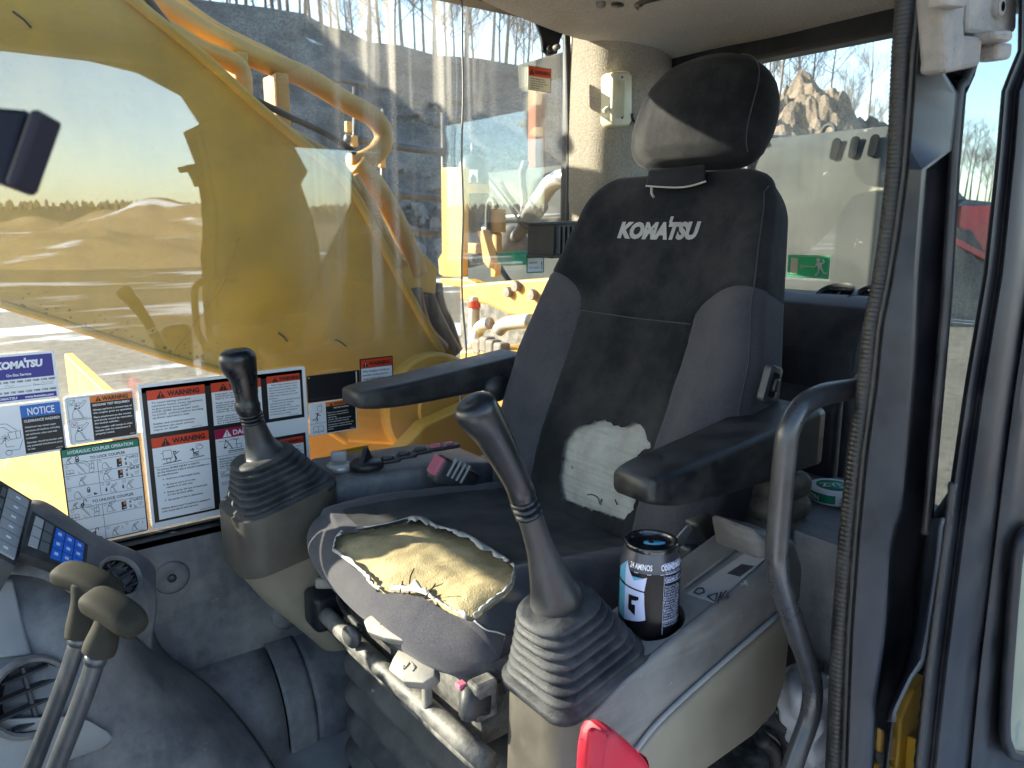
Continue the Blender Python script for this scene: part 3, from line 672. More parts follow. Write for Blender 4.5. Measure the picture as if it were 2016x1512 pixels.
# hinges: a stack of cast leaves bolted at the top of the post
hg = thing('door_hinge', 'dusty cast steel hinge at the head of the door post', 'hinge', P(1900, 140, y=.33))
def pxplate(n_, poly, y, d, m_, parent, bev=.002, sm=False):
    if y < .41: y *= KY
    pts = [P(u, v, y=y) for u, v in poly]; c = np.mean(pts, 0)
    return mk(n_, *prism([(p[0], p[2]) for p in pts], (1, 0, 0), (0, 0, 1), (0, 1, 0), (0, y, 0), d, bev), m_, parent, sm)
M['cast'] = mat('dusty_cast_steel', (.17, .15, .13), .7, metal=.1, dust=((.34, .30, .25), .7, 20), wear=((.10, .09, .08), 50, .62), bump=(300, .5, .001))
pxplate('hinge_leaf', [(1852, -40), (1862, 118), (1858, 136), (1868, 143), (1932, 130), (1938, 70), (1902, 68), (1900, 45), (1908, -40)], .335, .02, M['cast'], hg, .004)
pxplate('hinge_leaf', [(1906, -40), (1902, 66), (1941, 70), (1940, 95), (1958, 96), (1975, 82), (2003, 60), (2006, -40)], .345, .018, M['cast'], hg, .004)
pxplate('hinge_knuckle', [(1960, 58), (1962, 78), (1996, 82), (1999, 58)], .322, .02, M['cast'], hg, .004)
pxplate('hinge_pin', [(1966, 82), (1964, 118), (1992, 116), (1996, 84)], .33, .016, M['cast'], hg, .003)
pxplate('hinge_strap', [(1862, -40), (1862, 10), (1906, 14), (1908, -40)], .322, .014, M['cast'], hg, .003)
pc = P(1962, 15, y=.345*KY); mk('bolt_hole', *lathe([(.004, .003), (.0085, .002), (.0095, -.004)], pc-np.array([0, .002, 0]), (0, -1, 0), 18, False), M['cast'], hg); mk('bolt_socket', *lathe([(.0001, -.006), (.0075, -.006), (.0080, .002)], pc-np.array([0, .0024, 0]), (0, -1, 0), 14, False), M['mesh_black'], hg)

# ------- open door, swung back along the side of the cab
door = thing('cab_door', 'open black cab door swung back beside the post, its lower pane dusty', 'door', P(1950, 1512, y=.31))
def doorL(v): return interp(v, [-300, 100, 125, 165, 300, 536, 762, 933, 1000, 1305, 1457, 1900], [2010, 2003, 1995, 1972, 1961, 1926+10, 1898, 1873, 1864, 1823, 1806, 1760])
def dstrip(n_, cols, m_, sm=35, v0=-300, v1=1900, nr=56, th=.003):
    V = []
    for v in np.linspace(v0, v1, nr):
        for d, y in cols: V.append(P(doorL(v)+d*(1+.10*(v-700)/800), v, y=y*KY))
    o = mk(n_, V, grid_faces(nr, len(cols)), m_, door, sm); add_mod(o, 'SOLIDIFY', thickness=th, offset=1); return o
dstrip('door_edge', [(0, .352), (2, .336), (9, .331), (14, .332), (18, .336), (26, .336), (31, .332)], M['frame'])
dstrip('door_frame', [(31, .332), (40, .327), (56, .323), (72, .323), (86, .326), (90, .329), (97, .329), (101, .325), (112, .321), (124, .320), (128, .323), (140, .323), (230, .323)], M['frame'])
path = [P(doorL(v)+5*(1+.1*(v-700)/800), v, y=.334*KY) for v in np.linspace(950, 1800, 100)]
mk('door_seal', *tube(path, [.0038+.0006*math.sin(i*1.9) for i in range(100)], 8), M['seal'], door)
# lower door pane: framed opaque sheet, its colour imitating a yellowish reflection in glass
fr = [(2100, 1040), (2030, 1045), (2006, 1075), (1996, 1160), (1984, 1320), (1978, 1430), (1984, 1468), (2004, 1488), (2100, 1496)]
pts = [P(u, v, y=.308*KY) for u, v in fr]
mk('pane_surround', *tube(smooth_path(pts, 6), .006, 10), M['frame'], door)
M['pane_reflect'] = mat('dusty_reflection_pane', (.24, .24, .16), .3, dust=((.30, .29, .22), .5, 10), wear=((.16, .20, .17), 12, .62))  # yellowish reflection painted as an opaque colour, with dust over it
pxplate('lower_pane', fr, .310, .004, M['pane_reflect'], door, 0)

# yellow cab mount under the post
yb = thing('yellow_step_bracket', 'yellow steel bracket with clasp below the door post', 'bracket', P(1790, 1500, y=.36))
pxplate('bracket_plate', [(1768, 1512), (1775, 1420), (1800, 1360), (1822, 1330), (1812, 1455), (1808, 1560), (1760, 1560)], .39, .02, M['yellow'], yb, .003)
pxplate('bracket_flange', [(1806, 1458), (1815, 1458), (1812, 1560), (1798, 1560)], .375, .012, M['yellow'], yb, .002)
pxplate('clasp', [(1736, 1436), (1752, 1440), (1768, 1455), (1766, 1500), (1742, 1494), (1733, 1480)], .382, .012, M['pipe'], yb, .003)
pxplate('clasp_base', [(1708, 1500), (1760, 1504), (1760, 1560), (1700, 1560)], .384, .014, M['yellow'], yb, .003)

# grab handle
gh = thing('grab_handle', 'bent satin black grab handle between seat and door post', 'grab handle', P(1600, 1340, y=.42))
gp = [P(1700, 764, y=.372), P(1668, 768, y=.372), P(1620, 777, y=.372), P(1580, 800, y=.372), P(1553, 845, y=.372), P(1544, 910, y=.372), P(1536, 1000, y=.372), P(1530, 1075, y=.372), P(1530, 1110, y=.372), P(1540, 1160, y=.372), P(1570, 1250, y=.372), P(1594, 1320, y=.372), P(1600, 1365, y=.372), P(1593, 1415, y=.372), P(1570, 1480, y=.372), P(1530, 1600, y=.372), P(1500, 1700, y=.372)]
mk('handle_bar', *tube(gp, .0104, 18, 7), M['handle'], gh)
mk('handle_mount', *lathe([(.0001, 0), (.014, 0), (.016, .003), (.016, .012)], P(1702, 763, y=.372), (.97, -.05, .02), 18), M['handle'], gh)

part('door_corner_gusset', prism([(.38, .445), (.76, .445), (.76, .13), (.690, .13), (.668, .27), (.61, .365), (.50, .415), (.38, .432)], (1, 0, 0), (0, 0, 1), (0, 1, 0), (0, .325, 0), .02, .003), M['frame'], 30)
# ceiling speaker
spk = P(1316, -2, z=.405)
sp = thing('roof_speaker', 'round black speaker set in the felt roof lining', 'speaker', spk)
sn = (.12, .0, -1)
mk('speaker_rim', *lathe([(.043, -.004), (.05, .006), (.057, .010), (.064, .004), (.066, -.006)], spk, sn, 36, False), M['rubber'], sp)
mk('speaker_cone', *lathe([(.0001, -.004), (.03, -.002), (.046, .003)], spk, sn, 30, False), M['mesh_black'], sp)
a_, b_, d_ = frame_of(sn)
for k in range(-4, 5): mk('speaker_slat', *box(spk+d_*.006+b_*k*.0095, (2*math.sqrt(.046**2-(k*.0095)**2), .0035, .003), np.array([a_, b_, d_]), .0008, 1), M['rubber'], sp, False)
mk('speaker_screw', *lathe([(.0001, .011), (.004, .011), (.005, .006)], spk+a_*.02-b_*.053, sn, 10), M['rail'], sp)

# cream interior lamp on the rear corner
lm = thing('interior_lamp', 'cream plastic interior lamp with toggle on the felt corner', 'lamp', P(1216, 195, y=1.272))
pts = [P(u, v, y=1.262) for u, v in ((1200, 150), (1204, 142), (1232, 140), (1238, 150), (1238, 240), (1231, 249), (1204, 250), (1198, 240))]
mk('lamp_body', *prism([(p[0]*.962, p[2]*.962) for p in pts], (1, 0, 0), (0, 0, 1), (0, 1, 0), (0, 1.202, 0), .04, .006, 3), M['cream'], lm, 40)
for k in range(6): mk('lamp_rib', *tube([P(1214+k*3.0, 158, y=1.2015), P(1213+k*3.0, 232, y=1.2015)], .0007, 6), M['cream'], lm)
for v in (152, 232): mk('lamp_screw', *lathe([(.0001, .001), (.0022, .001), (.0026, -.001)], P(1225, v, y=1.2015), (0, -1, 0), 10), M['rail'], lm)
mk('lamp_toggle', *box(P(1193, 216, y=1.212), (.016, .010, .009), np.array([(.83, 0, .55), (0, 1, 0), (-.55, 0, .83)]), .002), M['cream'], lm, False)
# coat hook beside it
hk = thing('coat_hook', 'small black coat hook on the lining behind the headrest', 'hook', P(1256, 225, y=1.27))
mk('hook_plate', *prism([(p[0], p[2]) for p in (P(1259, 198, y=1.26), P(1265, 198, y=1.26), P(1263, 238, y=1.26), P(1256, 238, y=1.26))], (1, 0, 0), (0, 0, 1), (0, 1, 0), (0, 1.216, 0), .03, .002), M['rubber'], hk, False)
mk('hook_tip', *tube([P(1262, 236, y=1.213), P(1252, 239, y=1.206), P(1245, 233, y=1.203), P(1244, 224, y=1.203)], .0045, 8, 4), M['rubber'], hk)

# latch bracket hanging from the window header
lb = thing('window_latch_bracket', 'black steel latch bracket with pin hanging from the window header', 'latch bracket', P(1085, 40, y=1.3))
pxplate('latch_plate', [(1050, 25), (1118, 30), (1112, 60), (1104, 78), (1098, 105), (1082, 110), (1070, 100), (1066, 70)], 1.297, .008, M['frame'], lb, .002)
mk('latch_pin', *tube([P(1086, 97, y=1.30), P(1099, 92, y=1.26)], .0058, 12), M['lever_beige'], lb)
mk('pin_collar', *tube([P(1082, 99, y=1.297), P(1088, 96, y=1.285)], .011, 14), M['frame'], lb)
mk('latch_rail', *tube([P(1000, 2, y=1.295), P(1133, 33, y=1.295)], .0055, 10), M['rail'], lb)

# black vent grille on the rear corner behind the seat
vg = thing('corner_vent', 'black louvred vent box on the lining beside the seat back', 'vent', P(1112, 470, y=1.27))
part_ = pxplate('vent_box', [(1091, 440), (1146, 438), (1146, 503), (1089, 506)], 1.222, .09, M['rubber'], vg, .003)
for k in range(5): pxplate('vent_louvre', [(1099+k*9, 446), (1104+k*9, 446), (1103+k*9, 500), (1098+k*9, 500)], 1.214, .012, M['plastic2'], vg, .001)
pxplate('vent_flange', [(1088, 437), (1148, 435), (1148, 440), (1088, 442)], 1.215, .09, M['rubber'], vg, .001)
pxplate('vent_flange', [(1087, 504), (1148, 500), (1148, 506), (1087, 509)], 1.215, .09, M['rubber'], vg, .001)

# thin grey cable hanging inside the side window
cb = [P(909, -40, y=1.34), P(910, 80, y=1.34), P(912, 180, y=1.34), P(909, 300, y=1.338), P(912, 420, y=1.338), P(909, 520, y=1.338), P(911, 600, y=1.336), P(918, 690, y=1.33), P(912, 730, y=1.325), P(905, 800, y=1.32)]
M['cable'] = mat('grey_cable', (.30, .30, .29), .5); o = mk('antenna_cable', *tube(cb, .0021, 8, 6), M['cable']); tag(o, 'thin grey cable hanging down inside the dusty side window', 'cable')
o = mk('hanging_cord', *tube([P(1048, -30, y=1.33), P(1047, 30, y=1.33), P(1049, 70, y=1.33), P(1047, 108, y=1.33)], .0012, 6, 4), M['scrap']); tag(o, 'short frayed white cord hanging beside the latch bracket', 'cord')
# blurred bracket end close to the lens
bk = thing('mirror_bracket', 'dark blue-grey bracket end very close at the left edge', 'bracket', P(20, 290, t=.30))
q = [P(-60, 205, t=.30), P(52, 214, t=.30), P(62, 205, t=.30), P(80, 214, t=.30), P(22, 368, t=.30), P(5, 362, t=.30), P(-60, 340, t=.30)]
def ray_prism(pts, depth, bev):
    c = np.asarray(pts); n_ = CF; return prism([((p-c[0])@CR, (p-c[0])@CU) for p in c], CR, CU, CF, c[0]-CF*0, depth, bev)
M['navy'] = mat('navy_plastic', (.004, .005, .012), .55, spec=.2)
mk('bracket_body', *ray_prism([q[0], q[1], P(10, 366, t=.30), q[6]], .02, .002), M['navy'], bk, False)
M['mauve'] = mat('mauve_edge', (.022, .019, .026), .6, spec=.2)
mk('bracket_lip', *ray_prism([P(56, 212, t=.294), P(80, 214, t=.294), P(25, 368, t=.294), P(4, 362, t=.294)], .016, .002), M['mauve'], bk, False)
# ------------------------------------------------------------------ operator seat
seat = thing('operator_chair', 'worn black and grey fabric operator chair with torn cushion showing yellow foam', 'operator chair', (.6, .86, -.945))
YC = .86
EU = np.array([.3236, 0, .9462]); EN = np.array([-.9462, 0, .3236]); ES = np.array([0, 1.0, 0])
B0 = np.array([.775, YC, -.475]); HL = .605
def half_w(h): return interp(h, [0, .06, .15, .22, .30, .40, .50, .57, .61], [.232, .248, .262, .264, .255, .232, .211, .196, .19])
def rounded_loop(w, T, r, nf, ns, nb):
    """outline (lateral, outward) of a rounded slab: front edge first"""
    out = []
    for k in range(nf): out.append((lerp(-w+r, w-r, k/(nf-1)), 0.0))
    for k in range(1, ns): a = R_(90-90*k/ns); out.append((w-r+r*math.cos(a), -r+r*math.sin(a)))
    for k in range(nb): out.append((w-.012*k/nb, lerp(-r, -T+.02, k/(nb-1))))
    for k in range(nb*2): out.append((lerp(w-.03, -w+.03, k/(nb*2-1)), -T))
    for k in range(nb): out.append((-w+.012*(1-k/nb), lerp(-T+.02, -r, k/(nb-1))))
    for k in range(1, ns): a = R_(180-90*k/ns); out.append((-w+r+r*math.cos(a), -r+r*math.sin(a)))
    return out
def hb(q): 
    t = min(1, max(0, (q-.125)/.09)); return .352+.062*math.sqrt(max(0, 1-(1-t)**2))
def panel_field(l, h):
    q = abs(l); return max(.125-q, h-hb(q)) if q > .02 else max(.125-q, .1)
NR = 190; rings = []; lat = []; hh = []; front = []
for i in range(NR):
    h = HL*i/(NR-1); w = half_w(h); T = .118-.025*h/HL
    rc = .075; top = max(0, (h-(HL-rc))/rc); wi = w-.055*(1-math.sqrt(max(0, 1-top**2.0))) ; Ti = T-.06*(1-math.sqrt(max(0, 1-top**3)))
    if i == NR-1: wi, Ti = w-.055, T-.06
    loop = rounded_loop(wi, Ti, .034, 120, 6, 6)
    for l, o in loop:
        q = abs(l); f_ = 1.0 if o > -.04 else 0.0
        bol = .030*math.exp(-((q-.205)/.055)**2)*interp(h, [0, .08, .25, .42, .55], [.5, 1, 1, .45, .1])
        dish = -.014*math.exp(-(l/.13)**2)*interp(h, [0, .15, .4, .6], [.2, .6, 1, .3])
        lum = .022*math.exp(-((h-.12)/.12)**2)*math.exp(-(l/.16)**2)
        sd = panel_field(l, h); gro = -.0032*math.exp(-(sd/.0035)**2)
        if q < .125: gro -= .0028*math.exp(-((h-.352)/.003)**2)
        tp = .03*(1-math.sqrt(max(0, 1-top**2.5)))
        wr = .0018*nz((l, h, 0), 18)+.0022*nz((l*.6, h*1.6, 3), 9)
        o2 = o+(bol+dish+lum+gro+wr)*f_-tp*(1 if o > -.04 else -.0)
        rings.append(B0+EU*h+ES*l+EN*o2); lat.append(l); hh.append(h); front.append(o > -.03)
NL = len(loop); V = np.array(rings); Fs = grid_faces(NR, NL, True)
lat = np.array(lat); hh = np.array(hh); front = np.array(front)
fld = np.array([panel_field(l, h) for l, h in zip(lat, hh)])
fld = np.where(front, fld, np.where(hh > .412, .02, -.02))
# torn patch low in the middle of the back: outline on the cloth
HOLE = [(1106, 905), (1112, 868), (1124, 848), (1140, 838), (1160, 836), (1172, 829), (1192, 827), (1206, 836), (1228, 842), (1246, 830), (1262, 838), (1270, 852), (1276, 866), (1285, 882), (1268, 886), (1255, 896), (1260, 915), (1246, 950), (1252, 985), (1240, 1010), (1226, 1024), (1180, 1008), (1140, 996), (1108, 982), (1100, 945)]
px = Q(V); hole = np.full(len(V), -200.0); m_ = front & (hh < .30)
hole[m_] = poly_sdf(px[m_], HOLE)
rag = np.zeros(len(V)); near = m_ & (np.abs(hole) < 14); rag[near] = [4.0*nz(p, 160)+2.5*nz(p, 420) for p in V[near]]
holer = hole+rag
def topcap(Vx, Fx): return Vx, Fx
cap = tuple(range((NR-1)*NL, NR*NL)); capf = []
cc = len(V); V = np.vstack([V, V[list(cap)].mean(0)+EU*.006]); lat = np.append(lat, 0); fld = np.append(fld, .05); holer = np.append(holer, -200); hole = np.append(hole, -200)
Fs += [(cap[k], cap[(k+1) % NL], cc) for k in range(NL)]
def cut2(V, F_, f1, k1, f2, k2):
    """keep k1*f1 >= 0 and then k2*f2 >= 0 (second field carried through)"""
    Vv = np.hstack([np.asarray(V), np.asarray(f2)[:, None]]); a, b = clip(Vv, F_, f1, k1); a = np.array(a)
    return clip(a[:, :3], b, a[:, 3], k2)
vb, fb = cut2(V, Fs, holer, -1, fld, 1); mk('back_centre_panel', vb, fb, M['fab_black'], seat)
vg_, fg_ = cut2(V, Fs, holer, -1, fld, -1); 
for sgn, nm in ((1, 'back_bolster'), (-1, 'back_bolster')):
    a = np.array(vg_); keep = [f for f in fg_ if sgn*(a[list(f)][:, 1].mean()-YC) > 0]; mk(nm, *sub(vg_, keep), M['fab_grey'], seat)
# the white ribbed lining behind the tear, set back from the cloth
Vi = V-EN*(.0045-.0009*np.cos(np.append(hh, 0)*2*math.pi/.0052))[:, None]-EN*(.004*np.clip((14-hole)/14, 0, 1))[:, None]
vi, fi = clip(Vi, Fs, hole+12, 1); mk('torn_back_lining', vi, fi, M['lining'], seat)
# stain and stitches on the lining
def on_back(u, v, lift):
    p = P(u, v, n=EN, c=float(EN@B0)+.012); return p+EN*lift
def snap_back(u, v, lift=.001):
    i = np.argmin(((px-np.array([u, v]))**2).sum(1)+np.where(front, 0, 1e9)); return V[i]+EN*lift
M['stain'] = mat('brown_stain', (.26, .20, .14), .95, dust=((.5, .47, .41), .6, 120))
for path in ([(1153, 975), (1162, 972), (1172, 977), (1179, 994)], [(1180, 990), (1183, 983)], [(1208, 985), (1213, 994)], [(1122, 918), (1125, 922)]):
    mk('loose_thread', *tube([snap_back(u, v, -.0025) for u, v in path], .0008, 6, 4), M['mesh_black'], seat)
# piping and stitch line down the near side of the back
st = []
for h in np.linspace(.12, .57, 40):
    w = half_w(h); i = np.argmin((hh[:-0 or None][:len(px)]-h)**2*40+(lat[:len(px)]+w-.012)**2+np.where(front, 0, 1)); st.append(V[i]+EN*.0006-ES*.0004)
mk('side_stitching', *tube(st, .0009, 6), M['fab_grey'], seat)
seamp = []
for l in np.linspace(-.122, .122, 24):
    i = np.argmin((hh[:len(px)]-.352)**2+(lat[:len(px)]-l)**2+np.where(front, 0, 1)); seamp.append(V[i]+EN*.0008)
mk('cross_seam', *tube(seamp, .0009, 6), M['fab_grey'], seat)

# maker's name printed on the back: bold slanted letters
def glyph_mesh(body, h, w=None, bold=0.0, shear=0.0, space=1.0):
    cu = bpy.data.curves.new('glyph', 'FONT'); cu.body = body; cu.size = 1; cu.offset = bold; cu.shear = shear; cu.resolution_u = 3; cu.space_character = space; cu.align_x = 'LEFT'
    ob = bpy.data.objects.new('glyph', cu); me = bpy.data.meshes.new_from_object(ob)
    A = np.array([v.co[:2] for v in me.vertices]) if len(me.vertices) else np.zeros((0, 2)); F_ = [tuple(p.vertices) for p in me.polygons]
    bpy.data.meshes.remove(me); bpy.data.objects.remove(ob); bpy.data.curves.remove(cu)
    if len(A) == 0: return A, F_
    s = h/.729; A = A*s; A[:, 0] -= A[:, 0].min()
    if w: A[:, 0] *= w/max(1e-9, A[:, 0].max())
    return A, F_
def logo2d(h, w):
    A, F_ = glyph_mesh('KOMATSU', h, w, bold=.062, shear=.12, space=1.0); A = A.tolist(); F_ = list(F_)
    k = len(A); x = w*.608; d = h*.10      # the T's stem rises above its bar
    A += [[x, h*.98], [x+h*.24, h*.98], [x+h*.30, h*1.38], [x+h*.06, h*1.38]]; F_.append((k, k+1, k+2, k+3)); return np.array(A), F_
A, F_ = logo2d(.026, .172)
lc = np.array([0.0, .0]); hC = (0.0+.475)/.9462-.012
idx = np.arange(len(px))[front[:len(px)]]
fl, fh = lat[idx], hh[idx]
Vl = []
for a in A:
    l = .082-a[0]; h = hC-.004+a[1]+.0*a[0]
    j = idx[np.argmin((fl-l)**2+(fh-h)**2)]; off = (V[j]-(B0+EU*hh[j]+ES*lat[j]))@EN
    Vl.append(B0+EU*h+ES*l+EN*(off+.0012))
mk('printed_name', Vl, F_, M['silver'], seat, False)

# headrest: rounded pad, flatter at its foot
HC = np.array([1.056, YC+.006, .186]); rings = []; n1, n2 = 56, 84
for i in range(n1+1):
    hz = -math.cos(math.pi*i/n1)
    wid = .138*interp(hz, [-1, -.97, -.88, -.7, -.4, -.1, .2, .45, .65, .82, .92, .975, 1], [.50, .66, .84, .95, 1.0, 1.0, .955, .87, .745, .565, .385, .22, .001])
    dep = .060*interp(hz, [-1, -.95, -.8, -.4, 0, .4, .7, .9, 1], [.25, .62, .88, 1.0, 1.0, .95, .78, .48, .001])
    ring = []
    for j in range(n2):
        a = 2*math.pi*j/n2; ca, sa = math.cos(a), math.sin(a); e = lambda x, p: math.copysign(abs(x)**p, x)
        l = wid*e(ca, .84); o = dep*e(sa, .86); up = hz*.096
        p = HC+EU*up+ES*l+EN*(o+.010*math.exp(-(l/.08)**2)*(1 if sa > 0 else 0)*(1-hz*hz))
        ring.append(p+EN*(.0018*nz((l, up, o), 22)))
    rings.append(ring)
hr = mk('headrest', *loft(rings, True), M['fab_black'], seat)
mk('headrest_seam', *tube([HC+EU*u_*.090-ES*(.138*(1-abs(max(0, u_))**3)**.5*.90)+EN*(.060*(1-abs(u_)**4)**.5*.60) for u_ in np.linspace(-.93, .9, 30)], .0010, 6), M['fab_grey'], hr)
# cloth flap where the headrest cover meets the back, with a frayed hem
fp = [[P(1278, 332, x=.985), P(1310, 333, x=.982), P(1350, 330, x=.982), P(1388, 326, x=.985)], [P(1277, 345, x=.972), P(1310, 347, x=.968), P(1350, 344, x=.968), P(1389, 338, x=.972)], [P(1272, 366, x=.957), P(1310, 369, x=.952), P(1350, 367, x=.952), P(1390, 357, x=.957)]]
fl_ = mk('headrest_flap', *patch(fp, 14, 30), M['fab_back'], seat); add_mod(fl_, 'SOLIDIFY', thickness=.004, offset=0)
mk('flap_hem', *tube([P(1272, 366, x=.952)+np.array([0, 0, 0]), P(1300, 368, x=.948), P(1335, 369, x=.947), P(1360, 366, x=.947), P(1390, 357, x=.952)], .0016, 6, 6), M['scrap'], seat)
mk('flap_cord', *tube([P(1283, 367, x=.95), P(1283, 380, x=.947), P(1287, 388, x=.945)], .0022, 6, 4), M['scrap'], seat)

# cushion: a rolled profile swept across, rounded at the sides
prof = smooth_path([(.48, -.535), (.435, -.530), (.404, -.520), (.384, -.498), (.380, -.468), (.403, -.442), (.45, -.430), (.53, -.432), (.62, -.442), (.72, -.455), (.80, -.468), (.84, -.50), (.83, -.56)], 14)
prof = np.array(prof); tg = np.gradient(prof, axis=0); tg /= np.linalg.norm(tg, axis=1)[:, None]; nin = np.stack([tg[:, 1], -tg[:, 0]], 1)    # towards the inside
NC = 150; V = []; sA = []
for pI in range(len(prof)):
    for j in range(NC):
        a = lerp(-1, 1, j/(NC-1)); ins = 1-(1-abs(a)**4.2)**(1/4.2)
        y = .866+.252*a
        x, z = prof[pI]+nin[pI]*.085*ins
        bol = .014*math.exp(-((abs(a)-.72)/.16)**2)*(1 if .42 < prof[pI][0] < .78 and prof[pI][1] > -.50 else 0)
        front_round = .035*abs(a)**3*max(0, min(1, (.47-x)/.09))
        V.append((x+front_round, y, z+bol+.003*nz((x, y, z), 14)+.0015*nz((x, y, z), 40, 3)))
V = np.array(V); Fs = grid_faces(len(prof), NC); px2 = Q(V)
TEAR = [(655, 1082), (662, 1060), (676, 1050), (720, 1044), (770, 1036), (812, 1024), (836, 1026), (862, 1040), (905, 1054), (950, 1076), (1000, 1100), (1016, 1128), (1012, 1156), (985, 1184), (955, 1205), (931, 1224), (905, 1215), (880, 1206), (862, 1194), (850, 1182), (815, 1172), (790, 1166), (760, 1168), (742, 1164), (728, 1148), (714, 1128), (690, 1112)]
ok = (np.arange(len(V))//NC > 30)
tear = np.where(ok, poly_sdf(px2, TEAR), -200.0)
rag = np.zeros(len(V)); near = np.abs(tear) < 14; rag[near] = [3.2*nz(p, 130)+2.0*nz(p, 380) for p in V[near]]
# grey side pieces, black middle: seams run front to back
al = (V[:, 1]-.866)/.252
mid = np.where(V[:, 0] < .43, -.02, .60-np.abs(al-.02)+.15*np.clip((V[:, 0]-.5)/.3, -.4, 1)*0)
mid = np.minimum(mid, (V[:, 0]-.445)*6)
vb, fb = cut2(V, Fs, tear+rag, -1, mid, 1); mk('cushion_centre', vb, fb, M['fab_black'], seat)
vb, fb = cut2(V, Fs, tear+rag, -1, mid, -1); mk('cushion_border', vb, fb, M['fab_grey'], seat)
# foam block under the tear
dn = np.zeros_like(V); dn[:, 2] = -1
Vf = V.copy(); dep = .009-.003*np.clip((tear-8)/60, 0, 1); Vf[:, 2] -= dep
Vf[:, 2] += np.array([.0014*nz(p, 22)+.0011*nz(p, 120) if t > -30 else 0 for p, t in zip(V, tear)])
vf_, ff_ = clip(Vf, Fs, tear+13, 1); mk('exposed_foam', vf_, ff_, M['foam'], seat)
def snap_c(u, v, lift=.002):
    i = np.argmin(((px2-np.array([u, v]))**2).sum(1)+np.where(ok, 0, 1e9)); return V[i]+np.array([0, 0, lift])
# torn white lining along the edge: ragged ribbons of varying width
def ribbon(outer, inner, n_, lift0=.004, lift1=.006, seed=0):
    a = smooth_path([snap_c(u, v, lift0) for u, v in outer], 10); b = smooth_path([snap_c(u, v, lift1) for u, v in inner], 10); V_ = []
    for i, (p, q) in enumerate(zip(a, b)):
        r = .0030*nz((i*.31, seed*3.3, 0), 1); g = .30+1.1*abs(nz((i*.17, seed*5.1, 2), 1)); q = p+(q-p)*g; j_ = np.array([.0012*nz((i*.4, seed, 7), 1), .0012*nz((i*.4, seed, 9), 1), 0]); V_ += [p+j_, (p+q)/2+np.array([0, 0, .0018])+j_*.5, q+np.array([r, -r, r*.4])]
    o = mk(n_, V_, grid_faces(len(a), 3), M['scrap'], seat); add_mod(o, 'SOLIDIFY', thickness=.0013, offset=0); return o
ribbon([(655, 1088), (690, 1116), (716, 1134), (730, 1154), (745, 1168)], [(662, 1078), (697, 1104), (722, 1126), (736, 1148), (752, 1160)], 'torn_edge_lining', seed=1)
ribbon([(655, 1086), (660, 1064), (672, 1050)], [(664, 1082), (668, 1066), (678, 1054)], 'torn_edge_lining', seed=2)
ribbon([(700, 1046), (770, 1034), (812, 1022), (838, 1024), (862, 1040), (900, 1052)], [(702, 1048), (770, 1047), (815, 1046), (842, 1046), (864, 1050), (898, 1056)], 'torn_edge_lining', seed=3)
ribbon([(880, 1046), (915, 1056), (950, 1074), (985, 1094), (1004, 1110)], [(876, 1054), (910, 1074), (945, 1090), (975, 1105), (990, 1116)], 'torn_edge_lining', seed=4)
ribbon([(1014, 1120), (1010, 1150), (990, 1176), (960, 1200), (930, 1226)], [(1002, 1112), (1003, 1144), (984, 1168), (955, 1194), (928, 1218)], 'torn_edge_lining', seed=5)
ribbon([(768, 1168), (800, 1172), (830, 1176), (856, 1190), (885, 1206), (920, 1220)], [(775, 1154), (805, 1146), (838, 1150), (846, 1172), (884, 1196), (918, 1212)], 'torn_edge_lining', seed=6)
for pth in ([(806, 1176), (809, 1150), (816, 1137)], [(790, 1172), (792, 1156)], [(838, 1184), (846, 1176), (856, 1172)], [(855, 1186), (866, 1181)]):
    mk('loose_thread', *tube([snap_c(u, v, .004+.004*k) for k, (u, v) in enumerate(pth)], .0009, 6, 4), M['mesh_black'], seat)
# stitched seam on the near front corner
mk('front_seam', *tube([snap_c(u, v, .0006) for u, v in ((932, 1228), (955, 1240), (980, 1250), (1002, 1253))], .0010, 6, 6), M['scrap'], seat)

# armrests: padded bars with rounded nose
def armrest(pts_top, w, th0, th1, side, label):
    """pts_top: centre line (x, y, z of top); thickness tapers from nose to rear"""
    rings = []; n_ = 24; path = smooth_path(pts_top, 10); m2 = len(path)
    for i, p in enumerate(path):
        t = i/(m2-1); nose = min(1, (i+.02)/7.0); k = math.sqrt(max(0.02, 1-(1-nose)**2)); tail = 1.0
        ww = w*(.84+.16*k)*(1+(.42 if side < 0 else .1)*t); tt = lerp(th0, th1, t)*(.74+.26*k)
        ring = []
        for a, b in rrect(ww, tt, min(.009, tt*.45), 5): ring.append(p+np.array([0, a, -lerp(th0, th1, t)*.46+b]))
        rings.append(ring)
    o = mk('armrest', *loft(rings), M['rubber'], seat); return o
armrest([(.590, .560, -.268), (.67, .566, -.266), (.80, .576, -.258), (.95, .590, -.248)], .066, .036, .082, -1, '')
mk('armrest_bracket', *box((.945, .60, -.300), (.06, .06, .08), None, .015, 3), M['rubber'], seat, 40)
armrest([(.530, 1.158, -.268), (.62, 1.158, -.264), (.74, 1.155, -.252), (.87, 1.150, -.238)], .080, .034, .056, 1, '')
mk('armrest_pivot', *lathe([(.0001, 0), (.02, 0), (.024, .004), (.024, .02)], P(970, 762, y=1.118), (0, -1, 0), 20), M['plastic2'], seat)
# seat belt guide on the near side of the back
bg_ = P(1508, 755, y=.597); rotb = np.array([EU, [0, 1, 0], EN])
sb = mk('belt_guide', *prism([(a, b) for a, b in rrect(.052, .030, .007, 4)], EU, -EN, ES, bg_-ES*.012, .012, .002), M['rail'], seat, 30)
mk('guide_slot', *prism(rrect(.034, .016, .004, 3), EU, -EN, ES, bg_-ES*.0135, .006, .001), M['mesh_black'], sb, False)
mk('guide_catch', *box(bg_-ES*.014, (.018, .008, .009), rotb, .002), M['plastic2'], sb, False)
